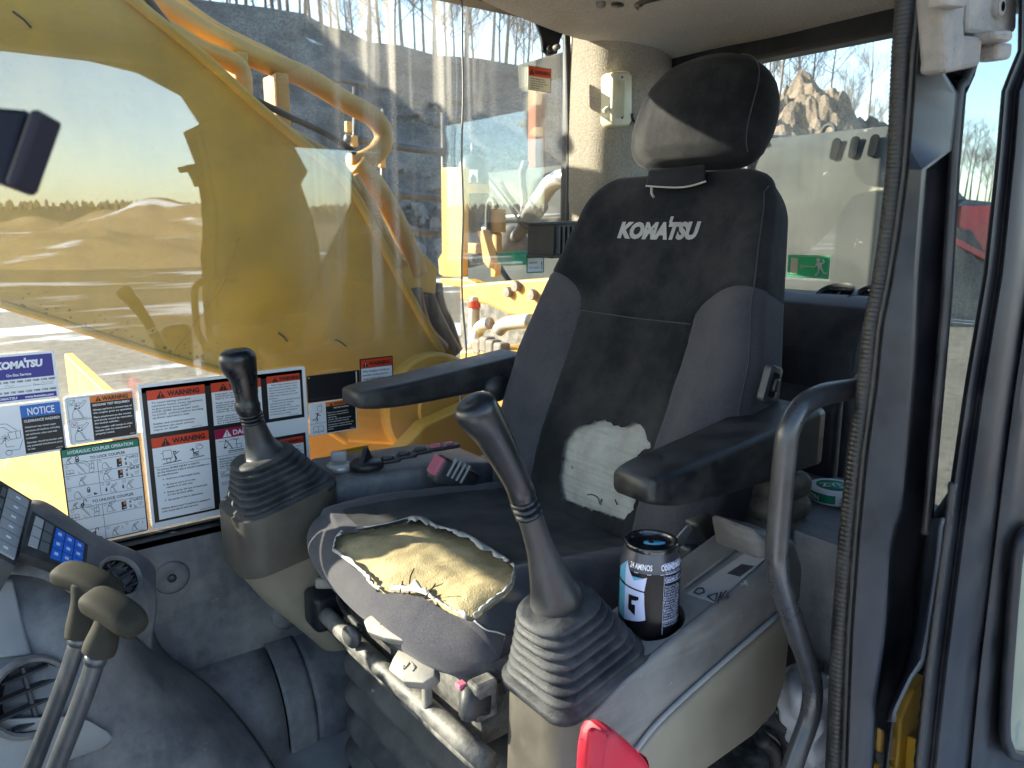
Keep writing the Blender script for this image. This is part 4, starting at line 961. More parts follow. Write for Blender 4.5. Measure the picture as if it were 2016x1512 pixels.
# recliner cover at the near hinge and lower back shell
pts = [P(u, v, y=.625) for u, v in ((1355, 1030), (1378, 1005), (1400, 993), (1420, 995), (1433, 1012), (1435, 1040), (1428, 1075), (1405, 1090), (1375, 1062))]
mk('recliner_cover', *prism([(p[0], p[2]) for p in pts], (1, 0, 0), (0, 0, 1), (0, 1, 0), (0, .612, 0), .03, .008, 3), M['olive'], seat, 40)
pts = [P(u, v, y=.64) for u, v in ((1335, 1065), (1370, 1060), (1405, 1075), (1428, 1085), (1433, 1100), (1425, 1110), (1350, 1150), (1330, 1140))]
mk('hinge_shroud', *prism([(p[0], p[2]) for p in pts], (1, 0, 0), (0, 0, 1), (0, 1, 0), (0, .615, 0), .05, .010, 3), M['rubber'], seat, 40)

# seat belt buckle tongue beside the can, buckle with red button across the seat
bt = thing('belt_tongue', 'clear plastic and steel belt tongue standing up behind the can', 'belt tongue', P(1335, 1060, y=.63))
pts = [P(u, v, y=.63) for u, v in ((1322, 1058), (1345, 1032), (1354, 1029), (1358, 1034), (1342, 1058), (1332, 1069), (1322, 1066))]
mk('tongue_plate', *prism([(p[0], p[2]) for p in pts], (1, 0, 0), (0, 0, 1), (0, 1, 0), (0, .622, 0), .003, .0008), M['steel'], bt, False)
mk('belt_sleeve', *tube([P(1318, 1062, y=.65), P(1340, 1018, y=.66)], .010, 8, sq=(1.4, .4)), M['clear'], bt)
bu = thing('belt_buckle', 'black belt buckle with faded red button on far side of cushion', 'belt buckle', P(905, 945, y=1.08))
bc = P(892, 938, y=1.075); bd = np.array(P(930, 962, y=1.07))-np.array(P(858, 925, y=1.08)); a_, b_, d_ = frame_of(bd)
RB = np.array([d_, a_, b_])
mk('buckle_body', *box(bc, (.082, .038, .050), RB, .008, 3), M['rubber'], bu, 40)
mk('buckle_button', *box(bc-d_*.041+b_*.004, (.008, .034, .034), RB, .002), M['pink'], bu, False)
for k in range(4): mk('buckle_rib', *box(bc-d_*(.022-k*.010)-a_*.018+b_*.014, (.004, .008, .034), RB, .001), M['key_light'], bu, False)

# ------- under the seat
sf = seat
mk('slide_frame', *prism([(.45, -.612), (.445, -.56), (.455, -.535), (.80, -.530), (.80, -.612)], (1, 0, 0), (0, 0, 1), (0, 1, 0), (0, .655, 0), .42, .006), M['dirty_steel'], sf, 30)
mk('cross_rail', *tube([(.435, 1.085, -.612), (.425, 1.06, -.606), (.42, .86, -.596), (.42, .60, -.584)], .0135, 14, 4), M['dirty_steel'], sf)
mk('lower_rail', *tube([(.443, 1.085, -.640), (.435, 1.06, -.634), (.43, .86, -.626), (.43, .60, -.614)], .008, 10, 4), M['dirty_steel'], sf)
mk('rail_bracket', *box((.432, 1.082, -.606), (.05, .055, .062), None, .010, 3), M['frame'], sf, 30)
mk('rail_end', *lathe([(.008, 0), (.016, 0), (.017, .008)], P(697, 1250, x=.41), (-1, -.3, .0), 14), M['rail'], sf)
# suspension bellows: stacked rounded folds
rings = []
for k in range(64):
    z = lerp(-.622, -.945, k/63); ph = (k/63)*6.0; b = .022*abs(math.sin(math.pi*ph))**.8
    ring = [(lerp(.47, .80, .5)+a*(1+0), YC+c_, z) for a, c_ in rrect(.33+2*b+.02*k/63, .40+2*b+.02*k/63, .05, 6)]
    rings.append(ring)
mk('suspension_bellows', *loft(rings, False), M['bellows'], sf)
# adjuster levers (wedge paddles with an embossed mark) and the weight dial
def paddle(px_poly, x, d, name, pr):
    pts = [P(u, v, x=x) for u, v in px_poly]; c = np.mean(pts, 0)
    n_ = np.array([-.55, -.1, .83]); n_ /= np.linalg.norm(n_); a = np.cross([1.0, 0, .6], n_); a /= np.linalg.norm(a); b = np.cross(n_, a)
    q = [P(u, v, n=n_, c=float(n_@c)) for u, v in px_poly]
    return mk(name, *prism([((p-c)@a, (p-c)@b) for p in q], a, b, -n_, c, d, .003, 2), M['lever_beige'], sf, 30), a, b, n_, c
p1, a, b, n_, c = paddle([(714, 1222), (722, 1214), (738, 1205), (748, 1188), (762, 1196), (806, 1226), (814, 1240), (812, 1255), (790, 1262), (755, 1256), (722, 1244)], .385, .014, 'adjuster_lever', 0)
p2, a2, b2, n2_, c2 = paddle([(763, 1318), (772, 1296), (786, 1273), (856, 1312), (855, 1330), (832, 1345), (792, 1342)], .39, .018, 'adjuster_lever', 0)
for (aa, bb, nn, cc, rot) in ((a, b, n_, c, 0), (a2, b2, n2_, c2, 0)):
    for q in (((-.006, -.004), (-.006, .006)), ((-.006, .006), (.006, .006)), ((.006, .006), (.006, 0)), ((-.010, -.002), (-.006, -.005))):
        mk('embossed_mark', *tube([cc+aa*q[0][0]+bb*q[0][1]+nn*.0005, cc+aa*q[1][0]+bb*q[1][1]+nn*.0005], .0010, 6), M['lever_beige'], p1 if cc is c else p2)
for (u0, v0, u1, v1) in ((816, 1236, 850, 1292), (836, 1345, 845, 1372)):
    mk('lever_stalk', *box((P(u0, v0, x=.415)+P(u1, v1, x=.415))/2, (.012, .010, .05), None, .003), M['lever_beige'], sf, False)
mk('recline_tab', *prism([((p-P(720, 1180, x=.40))@CR, (p-P(720, 1180, x=.40))@CU) for p in (P(709, 1160, x=.40), P(722, 1163, x=.40), P(733, 1182, x=.40), P(730, 1205, x=.40), P(716, 1206, x=.40))], CR, CU, CF, P(720, 1180, x=.40), .02, .003), M['lever_beige'], sf, False)
dc = P(905, 1380, x=.398)
wd = mk('weight_dial', *lathe([(.0001, .0), (.014, .0), (.0195, -.004), (.0205, -.010), (.0195, -.018), (.015, -.022), (.012, -.034)], dc, (-.82, .55, .1), 26), M['rubber'], sf)
mk('dial_window', *box(dc+np.array([.003, .0015, .0175]), (.010, .010, .006), None, .001), M['pink'], wd, False)
mk('dial_bracket', *box(dc+np.array([.022, -.012, .002]), (.03, .02, .045), None, .004), M['dirty_steel'], sf, False)
mk('control_cable', *tube([P(660, 1150, x=.46), P(672, 1190, x=.44), P(690, 1215, x=.43), P(712, 1240, x=.42)], .005, 8, 5), M['rubber'], sf)
o = mk('side_lever', *box(P(644, 1146, y=1.06), (.035, .022, .018), np.array([CR, CF, CU]), .005, 3), M['lever_beige'], sf, 30)
# ------------------------------------------------------------------ consoles, joysticks, levers, small things
TI = math.atan2(.050, .197)                                     # the consoles rise towards the rear
KA = np.array([math.cos(TI), 0, math.sin(TI)]); KB = np.array([0, 1.0, 0]); KN = np.array([-math.sin(TI), 0, math.cos(TI)])
def joystick(label, base_c, bw, bl, axis_pts, cone, grip, lean_top, folds, boot_top, group, rings_at):
    """rubber boot of stacked folds, cone, ringed neck, shaped grip"""
    t = thing('joystick', label, 'joystick', base_c, group)
    return t
def boot(parent, base_c, L, W, top_c, topL, topW, folds, fold_r, ax, by, nn, first=.012):
    rings = []; n_ = folds*10
    bc = np.asarray(base_c, float); tc = np.asarray(top_c, float)
    for i in range(n_+1):
        t = i/n_; ph = t*folds; s = abs(math.sin(math.pi*ph))**.6
        k = t**.92; c = bc+(tc-bc)*t
        l = lerp(L, topL, k)-fold_r*2*(1-s)*(1-.25*t); w = lerp(W, topW, k)-fold_r*2*(1-s)*(1-.25*t)
        z = c; r = min(l, w)*lerp(.22, .46, t)
        tx = lerp(0, 1, t)                                       # the folds turn level with the lever towards the top
        a_ = ax; 
        rings.append([z+a_*p+by*q for p, q in rrect(l, w, r, 6)])
    low = [[bc-nn*first+ax*p+by*q for p, q in rrect(L+.006, W+.006, min(L, W)*.22, 6)], [bc-nn*.002+ax*p+by*q for p, q in rrect(L+.006, W+.006, min(L, W)*.22, 6)]]
    mk('rubber_boot', *loft(low+rings, True), M['boot'], parent, True)
def lofted(name, parent, rows, mat_, n_=24, smooth=True, k=6):
    """rows: (centre, radius along view-x axis a, radius b, axis dir)"""
    c = smooth_path([r[0] for r in rows], k); ra = [q[0] for q in smooth_path([(r[1], 0, 0) for r in rows], k)]; rb = [q[0] for q in smooth_path([(r[2], 0, 0) for r in rows], k)]
    rings = []; m2 = len(c)
    for i in range(m2):
        d = c[min(i+1, m2-1)]-c[max(i-1, 0)]; a, b, d = frame_of(d, (0, 1, 0)); rings.append([c[i]+ra[i]*math.cos(6.2832*j/n_)*a+rb[i]*math.sin(6.2832*j/n_)*b for j in range(n_)])
    return mk(name, *loft(rings), mat_, parent, smooth)

# ---- near console
nc = thing('control_console', 'dusty grey and beige console with cup holder below near armrest', 'console', (.58, .52, -.9), 'armrest consoles')
Y0, Y1 = .475, .612
def S(u, v): p = P(u, v, y=Y0); return (p[0], p[2])
topf, topr = S(1282, 1297), S(1540, 1086)
# cup holder: the top plate is cut round the well
top_o = np.array([topf[0], 0, topf[1]]); Lt = .245
hcen = P(1292, 1222, n=KN, c=float(KN@np.array([topf[0], .5, topf[1]])))
def plate_with_hole(o, L, y0, y1, hc, hr, n_=48):
    ring_in, ring_out = [], []
    ha = (hc-o)@KA; hy = hc[1]
    for j in range(n_):
        a = 2*math.pi*j/n_; ca, sa = math.cos(a), math.sin(a)
        ring_in.append(o+KA*(ha+hr*ca)+KB*(hy+hr*sa))
        tx = ((L-ha) if ca > 0 else ha)/max(1e-6, abs(ca)); ty = ((y1-hy) if sa > 0 else (hy-y0))/max(1e-6, abs(sa)); tt = min(tx, ty)
        ring_out.append(o+KA*(ha+tt*ca)+KB*(hy+tt*sa))
    return ring_out, ring_in
o_ = top_o.copy(); hcen[1] = .5185; ro, ri = plate_with_hole(o_, Lt, Y0+.006, .5605, hcen, .0375)
deep = [p-KN*.002+(p-hcen)*0 for p in ri]; d2 = [hcen+(p-hcen)*.93-KN*.045 for p in ri]
V, F_ = loft([ro, ri, deep, d2], False); k = len(V); V = list(V)+[hcen-KN*.045]; F_ = list(F_)+[(3*48+j, 3*48+(j+1) % 48, k) for j in range(48)]
mk('console_top', V, F_, M['greyc'], nc, 30)
# side shell in two tones: upper cover, pale bead, lower cover; swept from the outer face to the seat side
up = [topf, topr, S(1562, 1100), S(1556, 1190), S(1536, 1206), S(1400, 1322), S(1290, 1420), S(1236, 1488), S(1180, 1560), S(1150, 1500), S(1168, 1405), S(1236, 1335)]
mk('upper_cover', *prism([(a, b-.002) for a, b in up], (1, 0, 0), (0, 0, 1), (0, 1, 0), (0, Y0, 0), .012, .005, 3), M['greyc'], nc, 40)
lo = [S(1540, 1208), S(1552, 1255), S(1545, 1335), S(1525, 1400), S(1478, 1450), S(1380, 1520), S(1310, 1600), S(1200, 1640), S(1190, 1560), S(1248, 1490), S(1300, 1424), S(1408, 1325)]
mk('inner_cover', *prism([(a, b-.004) for a, b in (topf, topr, S(1556, 1190), S(1520, 1400), S(1300, 1600), S(1190, 1560))], (1, 0, 0), (0, 0, 1), (0, 1, 0), (0, .5615, 0), .004, 0), M['plastic'], nc, False)
mk('lower_cover', *prism(lo, (1, 0, 0), (0, 0, 1), (0, 1, 0), (0, Y0-.004, 0), .088, .008, 3), M['beige'], nc, 40)
mk('joint_bead', *tube([P(u, v, y=Y0-.003) for u, v in ((1243, 1488), (1300, 1417), (1404, 1321), (1537, 1206))], .0030, 8, 6), M['ltgrey'], nc)
# front box below the joystick: rounded upright shell
fb_ = []
for z, k in ((-.452, 1.0), (-.52, 1.02), (-.62, 1.06), (-.75, 1.04), (-.95, 1.0)):
    fb_.append([np.array([.490+a*k, .535+b*k, z+(a*math.tan(TI) if z > -.46 else 0)]) for a, b in rrect(.130, .110, .034, 7)])
mk('front_housing', *loft(fb_), M['olive'], nc, 40)
# rear end cap
ec = [np.array(P(u, v, y=.49)) for u, v in ((1480, 1040), (1560, 1060), (1575, 1110), (1570, 1180), (1548, 1215), (1500, 1150))]
mk('rear_cap', *prism([(p[0], p[2]) for p in ec], (1, 0, 0), (0, 0, 1), (0, 1, 0), (0, .482, 0), .075, .012, 3), M['greyc'], nc, 40)
# label plate, raised window, D/A mark on the top
def on_top(u, v, lift=.001): return P(u, v, n=KN, c=float(KN@top_o)+lift)
def toppoly(n_, pts, m_, lift, d=.001): 
    q = [on_top(u, v, lift) for u, v in pts]; return mk(n_, *prism([((p-q[0])@KA, (p-q[0])@KB) for p in q], KA, KB, -KN, q[0], d, 0), m_, nc, False)
toppoly('label_plate', [(1352, 1168), (1482, 1078), (1530, 1078), (1408, 1186)], M['ltgrey'], .0010)
toppoly('status_window', [(1432, 1128), (1460, 1110), (1484, 1114), (1456, 1134)], M['plastic2'], .0018)
mk('edge_groove', *tube([on_top(1345, 1158, .001), on_top(1478, 1060, .001)], .0016, 6), M['plastic'], nc)
for pth in ([(1393, 1174), (1412, 1168), (1408, 1186), (1393, 1174)], [(1412, 1186), (1420, 1166)], [(1416, 1180), (1430, 1163), (1434, 1178), (1416, 1180)], [(1366, 1166), (1374, 1158), (1384, 1158), (1386, 1166), (1376, 1170), (1366, 1166)]):
    mk('printed_mark', *tube([on_top(u, v, .0016) for u, v in pth], .0010, 6), M['ink'], nc)
# near joystick
def jp(u, v, y): return P(u, v, y=y)
j1 = thing('joystick', 'black near joystick with glossy bent grip beside the drink can', 'joystick', (.497, .538, -.45), 'joysticks')
bcn = np.array([.488, .536, -.449]); tcn = (jp(1096, 1186, .545))
boot(j1, bcn, .132, .110, tcn, .084, .078, 7, .0085, KA, KB, KN)
lofted('lever_cone', j1, [(jp(1098, 1195, .548), .0285, .0285), (jp(1094, 1172, .548), .0275, .0275), (jp(1083, 1140, .548), .0215, .0215), (jp(1066, 1085, .548), .0150, .0150), (jp(1048, 1030, .548), .0128, .0128), (jp(1040, 1008, .548), .0130, .0130)], M['lever_neck'], 28)
for k, (u, v) in enumerate(((1040, 1010), (1035, 998), (1031, 986))): mk('neck_ring', *tube([jp(u+1, v+3, .548), jp(u-1, v-3, .548)], .0137, 20), M['grip'], j1)
lofted('hand_grip', j1, [(jp(1030, 984, .548), .0125, .0125), (jp(1026, 968, .548), .0135, .0135), (jp(1018, 950, .548), .0128, .0130), (jp(1004, 920, .548), .0142, .0145), (jp(986, 885, .548), .0160, .0165), (jp(966, 850, .548), .0175, .0185), (jp(946, 820, .548), .0200, .0200), (jp(934, 800, .548), .0200, .0195), (jp(928, 789, .548), .013, .013), (jp(926, 786, .548), .002, .002)], M['grip'], 28)

# ---- far console
fc = thing('control_console', 'dark grey and beige far console with ignition key, dial and rocker switches', 'console', (.55, 1.2, -.9), 'armrest consoles')
shell = []
def fr_(u, v, y=1.12): return P(u, v, y=y)
# rounded upright front housing
for z, k, s in ((-.425, 1.0, 0), (-.46, 1.0, 0), (-.510, 1.0, 0), (-.526, .985, 0)):
    ring = []
    for a, b in rrect(.168, .150, .040, 7):
        ring.append(np.array([.400+a*k, 1.172+b*k, z+(a*math.tan(TI) if z > -.50 else a*.16)]))
    shell.append(ring)
mk('front_housing', *loft(shell), M['olive'], fc, 40)
shell = []
for z, k, dx in ((-.528, .97, 0), (-.60, .90, .03), (-.68, .80, .085), (-.72, .74, .11)):
    shell.append([np.array([.402+dx+a*k, 1.176+b*k, z+(a*.16 if z > -.54 else 0)]) for a, b in rrect(.166, .146, .045, 7)])
mk('lower_cone', *loft(shell), M['beige'], fc, 40)
tp = [fr_(u, v, 1.12) for u, v in ((626, 960), (690, 925), (900, 893), (985, 893), (990, 960), (880, 985), (640, 1040))]
mk('switch_housing', *prism([(p[0], p[2]-.020) for p in tp], (1, 0, 0), (0, 0, 1), (0, 1, 0), (0, 1.125, 0), .165, .012, 3), M['plastic'], fc, 40)
topz = lambda x: interp(x, [.42, .50, .70, .85], [-.432, -.412, -.402, -.420])
def ft(u, v, lift=0.0):
    p = P(u, v, z=-.405); p = P(u, v, z=topz(p[0])+lift); return p
key = ft(668, 918)
mk('key_bezel', *lathe([(.023, -.006), (.023, .002), (.020, .005), (.012, .006), (.0001, .006)], key, (0, 0, 1), 24), M['steel'], fc)
mk('ignition_key', *box(key+np.array([0, 0, .018]), (.028, .006, .020), np.array([(.9, -.43, 0), (.43, .9, 0), (0, 0, 1)]), .004, 3), M['key_light'], fc, 30)
dial = ft(722, 915)
mk('dial_base', *lathe([(.030, -.004), (.030, .004), (.025, .009), (.0001, .010)], dial, (0, 0, 1), 28), M['rubber'], fc)
mk('dial_fin', *prism([(-.022, 0), (.022, 0), (.013, .012), (.004, .026), (-.004, .026), (-.013, .012)], (.8, .6, 0), (0, 0, 1), (.6, -.8, 0), dial+np.array([-.004, .003, .006]), .009, .003, 3), M['rubber'], fc, 40)
for k, (u, v) in enumerate(((768, 908), (800, 899), (832, 890), (862, 884), (886, 880))):
    p = ft(u, v); ra = np.array([(.95, -.3, .05), (.3, .95, 0), (-.05, 0, 1)]); ra = ra/np.linalg.norm(ra, axis=1)[:, None]
    sw = mk('rocker_switch', *prism(rrect(.040, .020, .009, 6), ra[0], ra[1], ra[2], p-ra[2]*.002, .007, .002), M['rubber'], fc, 30)
    mk('rocker_cap', *prism(rrect(.022, .013, .005, 5), ra[0], ra[1], ra[2], p+ra[2]*.004-ra[0]*.004, .006, .002), M['plastic2'] if k < 3 else M['pink'], sw, 30)
j2 = thing('joystick', 'black far joystick standing in front of the warning stickers', 'joystick', (.41, 1.2, -.41), 'joysticks')
bcf = np.array([.400, 1.166, -.421]); tcf = jp(514, 893, 1.166)
boot(j2, bcf, .156, .128, tcf, .096, .088, 7, .0085, KA, KB, KN)
lofted('lever_cone', j2, [(jp(522, 905, 1.166), .034, .034), (jp(520, 892, 1.166), .0325, .0325), (jp(512, 872, 1.166), .023, .023), (jp(503, 845, 1.166), .0185, .0185), (jp(499, 832, 1.166), .0175, .0175)], M['lever_neck'], 28)
for u, v in ((498, 830), (496, 823), (494, 816)): mk('neck_ring', *tube([jp(u+.5, v+2, 1.166), jp(u-.5, v-2, 1.166)], .0180, 20), M['grip'], j2)
lofted('hand_grip', j2, [(jp(494, 815, 1.166), .0165, .0165), (jp(488, 800, 1.166), .0195, .0195), (jp(486, 786, 1.166), .0172, .0175), (jp(483, 765, 1.166), .0190, .0190), (jp(478, 740, 1.166), .0225, .0220), (jp(470, 716, 1.166), .0275, .0255), (jp(466, 700, 1.166), .0270, .0250), (jp(464, 689, 1.166), .019, .018), (jp(463.5, 686, 1.166), .002, .002)], M['grip'], 28)

# ---- lower right wall: liner panel, screw bosses, floor duct
wl = thing('side_liner', 'scuffed dark grey plastic liner below the side window', 'wall liner', (.4, 1.31, -.95))
mk('liner_panel', *bxx(-.2, 1.2, 1.312, 1.334, -.95, -.512, .006), M['plastic'], wl, 30)
for u, v in ((338, 1137), (565, 1210)):
    p = P(u, v, y=1.312); mk('screw_boss', *lathe([(.032, -.001), (.026, .002), (.019, .004), (.012, .003), (.0001, .001)], p, (0, -1, 0), 26), M['plastic'], wl); mk('boss_screw', *lathe([(.0001, .007), (.004, .007), (.0075, .005), (.008, .001)], p, (0, -1, 0), 10), M['rail'], wl)
dz = [(1.318, -.775), (1.295, -.782), (1.262, -.800), (1.232, -.830), (1.212, -.868), (1.204, -.910), (1.203, -.95)]
dzs = smooth_path([(0, a, b) for a, b in dz], 5)
for x0, x1, o in ((.12, .40, 0), (.4025, .455, .004), (.4575, .545, .001), (.5475, .80, .003)):
    V = []; 
    for x in np.linspace(x0, x1, 8):
        for q in dzs: V.append((x, q[1]-o, q[2]+o))
    du = mk('floor_duct', V, grid_faces(8, len(dzs)), M['plastic'], wl); add_mod(du, 'SOLIDIFY', thickness=.004, offset=-1)
# floor mat and pedal rest
fm = thing('floor_mat', 'grey rubber floor mat edge in front of the seat base', 'floor mat', (.3, .9, -.94))
V = []; nx = 30
for i in range(nx):
    for j in range(nx):
        x, y = lerp(-.2, .62, i/(nx-1)), lerp(.45, 1.21, j/(nx-1)); V.append((x, y, -.938+.012*max(0, math.sin(x*60))*max(0, math.sin(y*60))+.004*nz((x, y, 0), 20)))
mk('mat_sheet', V, grid_faces(nx, nx), M['ltgrey'], fm)

# ---- front right pedestal: moulded column with vents, monitor and switch pad
pd = thing('front_pedestal', 'moulded dark grey pedestal with round air vents at the front corner', 'pedestal', (.05, 1.2, -.95))
def T(u, v, t): return P(u, v, t=t)
ctrl = [[T(-260, 1090, 1.00), T(-60, 1110, 1.06), T(60, 1120, 1.10), T(140, 1128, 1.13), T(220, 1130, 1.15), T(285, 1118, 1.20)],
        [T(-260, 1180, .98), T(-60, 1185, 1.03), T(70, 1190, 1.06), T(150, 1195, 1.08), T(230, 1200, 1.11), T(292, 1205, 1.22)],
        [T(-260, 1290, .96), T(-60, 1290, 1.00), T(80, 1290, 1.02), T(170, 1290, 1.04), T(260, 1290, 1.12), T(318, 1282, 1.28)],
        [T(-260, 1390, .95), T(-60, 1390, .98), T(90, 1390, 1.00), T(200, 1390, 1.04), T(320, 1385, 1.13), T(420, 1362, 1.29)],
        [T(-260, 1490, .95), T(-60, 1490, .98), T(100, 1490, 1.01), T(240, 1490, 1.06), T(390, 1490, 1.14), T(505, 1462, 1.27)],
        [T(-260, 1600, .96), T(-60, 1600, 1.0), T(100, 1600, 1.04), T(260, 1600, 1.09), T(430, 1600, 1.16), T(575, 1575, 1.26)]]
pm = mk('pedestal_shell', *patch(ctrl, 60, 60), M['plastic'], pd); add_mod(pm, 'SOLIDIFY', thickness=.004, offset=-1)
def patch_on(name, net, m_, th=.004):
    o = mk(name, *patch(net, 24, 24), m_, pd); add_mod(o, 'SOLIDIFY', thickness=th, offset=0); return o
patch_on('pale_panel', [[T(-200, 1135, 1.005), T(-40, 1140, 1.035), T(24, 1142, 1.055)], [T(-200, 1220, .985), T(-40, 1222, 1.01), T(44, 1225, 1.035)], [T(-200, 1300, .97), T(-40, 1298, .99), T(62, 1288, 1.01)]], M['ltgrey'])
patch_on('pale_panel', [[T(-200, 1420, .945), T(20, 1415, .972), T(150, 1412, 1.003), T(212, 1440, 1.03)], [T(-200, 1470, .945), T(20, 1470, .976), T(150, 1462, 1.01), T(222, 1455, 1.035)], [T(-200, 1560, .955), T(20, 1530, .98), T(120, 1500, 1.01), T(205, 1470, 1.035)]], M['ltgrey'])
# scuff marks rubbed into the shell
def scuff_on(obj, marks, parent, lift=.0012, seed=3):
    Vv = np.array([v.co[:] for v in obj.data.vertices]); pq = Q(Vv); r4_ = random.Random(seed)
    for (u, v, L, ang, w) in marks:
        for k in range(r4_.randint(2, 4)):
            u0, v0 = u+r4_.uniform(-w, w), v+r4_.uniform(-w, w)*.7; pts = []
            for t in np.linspace(0, 1, 5):
                uu, vv = u0+L*t*math.cos(ang)*r4_.uniform(.8, 1), v0+L*t*math.sin(ang)+r4_.uniform(-1.5, 1.5)
                i = np.argsort(((pq-np.array([uu, vv]))**2).sum(1))[:4]; wgt = 1/(1+((pq[i]-np.array([uu, vv]))**2).sum(1)); tt = float((Vv[i]@CF)@wgt/wgt.sum()); pts.append(P(uu, vv, t=tt-lift))
            mk('scuff_mark', *tube(pts, [.0003, .0012*r4_.uniform(.4, 1), .0015*r4_.uniform(.4, 1), .0009, .0002], 5), M['scuff'], parent)
scuff_on(pm, [(198, 1358, 24, -.3, 5), (180, 1402, 30, -.45, 6), (230, 1440, 44, .15, 6), (395, 1445, 50, -.4, 9), (418, 1420, 22, -.6, 6), (300, 1440, 30, .35, 5), (255, 1300, 20, -.8, 4), (330, 1480, 34, -.2, 6), (470, 1500, 20, -.5, 5)], pm)
# upper tower: switch pad block and vent barrel
pn = np.array([.55, -.62, .56]); pn /= np.linalg.norm(pn)
def pad(u, v, t0): return T(u, v, t0)
blk = [[T(52, 1050, 1.13), T(68, 1008, 1.155), T(170, 1072, 1.185), T(262, 1110, 1.20), T(285, 1135, 1.20)], [T(50, 1060, 1.10), T(64, 1026, 1.12), T(160, 1088, 1.14), T(240, 1125, 1.16), T(290, 1165, 1.17)], [T(36, 1095, 1.085), T(60, 1092, 1.085), T(140, 1125, 1.10), T(220, 1170, 1.10), T(288, 1215, 1.15)], [T(25, 1128, 1.085), T(60, 1130, 1.08), T(130, 1165, 1.085), T(210, 1215, 1.09), T(285, 1270, 1.16)]]
bk_ = mk('pedestal_top', *patch(blk, 40, 50), M['plastic'], pd); add_mod(bk_, 'SOLIDIFY', thickness=.02, offset=-1)
# vents
vc = T(236, 1136, 1.095); round_vent(vc, np.array([.50, -.60, .62]), .034, 3, pd, m_=M['plastic'], depth=.03)
vc2 = T(62, 1372, .985); round_vent(vc2, np.array([.25, -.90, .35]), .052, 4, pd, m_=M['plastic'], depth=.03)
# switch pad with blue keys
sp_ = thing('switch_pad', 'black switch pad with a block of blue keys beside the monitor', 'switch pad', T(110, 1065, 1.12))
A0, A1, A2, A3 = T(66, 1018, 1.065), T(165, 1076, 1.085), T(160, 1122, 1.055), T(50, 1078, 1.03)
def bil(a, b): return (A0*(1-a)+A1*a)*(1-b)+(A3*(1-a)+A2*a)*b
ux = A1-A0; uy = A0-A3; un = np.cross(ux, uy); un /= np.linalg.norm(un); un = un*(-1 if un@CF > 0 else 1)
def quadplate(n_, a0, a1, b0, b1, m_, lift, parent, th=.004):
    q = [bil(a0, b0), bil(a1, b0), bil(a1, b1), bil(a0, b1)]; V = [p+un*lift for p in q]+[p+un*(lift-th) for p in q]
    return mk(n_, V, [(0, 1, 2, 3), (7, 6, 5, 4), (0, 4, 5, 1), (1, 5, 6, 2), (2, 6, 7, 3), (3, 7, 4, 0)], m_, parent, False)
quadplate('pad_frame', -.06, 1.06, -.10, 1.25, M['rubber'], .004, sp_, .02)
for i in range(2):
    for j in range(3): quadplate('grey_key', .02+i*.19, .18+i*.19, .02+j*.33, .31+j*.33, M['keygrey'] if i else M['key_light'], .0065, sp_, .003)
for i in range(3):
    for j in range(3): quadplate('blue_key', .42+i*.19, .595+i*.19, .03+j*.36, .36+j*.36, M['keyblue'], .007, sp_, .003)
for i in range(3):
    for j in range(3): quadplate('key_symbol', .47+i*.19, .54+i*.19, .14+j*.36, .24+j*.36, M['can_pale'], .0074, sp_, .0004)
# monitor at the far left
mo = thing('monitor', 'wedge-shaped dark monitor with a column of pale keys at left edge', 'monitor', T(10, 1060, 1.02))
A0, A1, A2, A3 = T(-120, 880, 1.10), T(58, 988, 1.12), T(30, 1098, 1.02), T(-150, 1000, 1.0)
ux = A1-A0; uy = A0-A3; un = np.cross(ux, uy); un /= np.linalg.norm(un); un = un*(-1 if un@CF > 0 else 1)
quadplate('monitor_case', -.1, 1.02, -.06, 1.12, M['plastic2'], .0, mo, .05)
quadplate('screen', -.08, .70, .02, 1.0, M['screen'], .002, mo, .003)
for j in range(6): quadplate('side_key', .76, .99, .02+j*.175, .175+j*.175, M['key_light'], .004, mo, .005)
for j in range(6): quadplate('key_symbol', .85, .90, .08+j*.175, .11+j*.175, M['white'], .0045, mo, .0004)
for j in range(5): quadplate('soft_label', .70, .745, .05+j*.2, .2+j*.2, M['keygrey'], .003, mo, .002)

# ---- travel levers with T grips
def travel(label, c, lean, group):
    """c = centre of the T grip"""
    t = thing('travel_lever', label, 'travel lever', (c[0]-.12, c[1], -.94), group)
    return t
def travel_lever(label, ge0, ge1, neck, shaft, t0):
    t = thing('travel_lever', label, 'travel lever', shaft[-1], 'travel levers')
    p0, p1 = ge0, ge1; d = p1-p0; up = np.array([-.25, 0, 1.0])
    a, b, dd = frame_of(d, up); rows = []; nn = 22
    for k in range(nn):
        s = k/(nn-1); e = math.sqrt(max(0, 1-abs(2*s-1)**5)); rr_a, rr_b = .0168*(.40+.60*e), .0132*(.36+.64*e)
        sq_ = lambda x: math.copysign(abs(x)**.62, x); rows.append([p0+d*s-b*.006*(2*s-1)**2+a*rr_a*sq_(math.cos(6.2832*(j+.5)/24))+b*rr_b*sq_(math.sin(6.2832*(j+.5)/24)) for j in range(24)])
    mk('t_grip', *loft(rows), M['knob'], t)
    lofted('grip_neck', t, [(neck[0], .0155, .0155), (lerp(neck[0], neck[1], .35), .0135, .0135), (lerp(neck[0], neck[1], .8), .0165, .0165), (neck[1], .0165, .0165)], M['knob'], 20)
    mk('lever_shaft', *tube(shaft, .0098, 16, 5), M['shaft'], t)
    c = shaft[0]; d2 = shaft[1]-shaft[0]; d2 /= np.linalg.norm(d2); mk('shaft_collar', *tube([c-d2*.004, c+d2*.006], .0112, 16), M['shaft'], t)
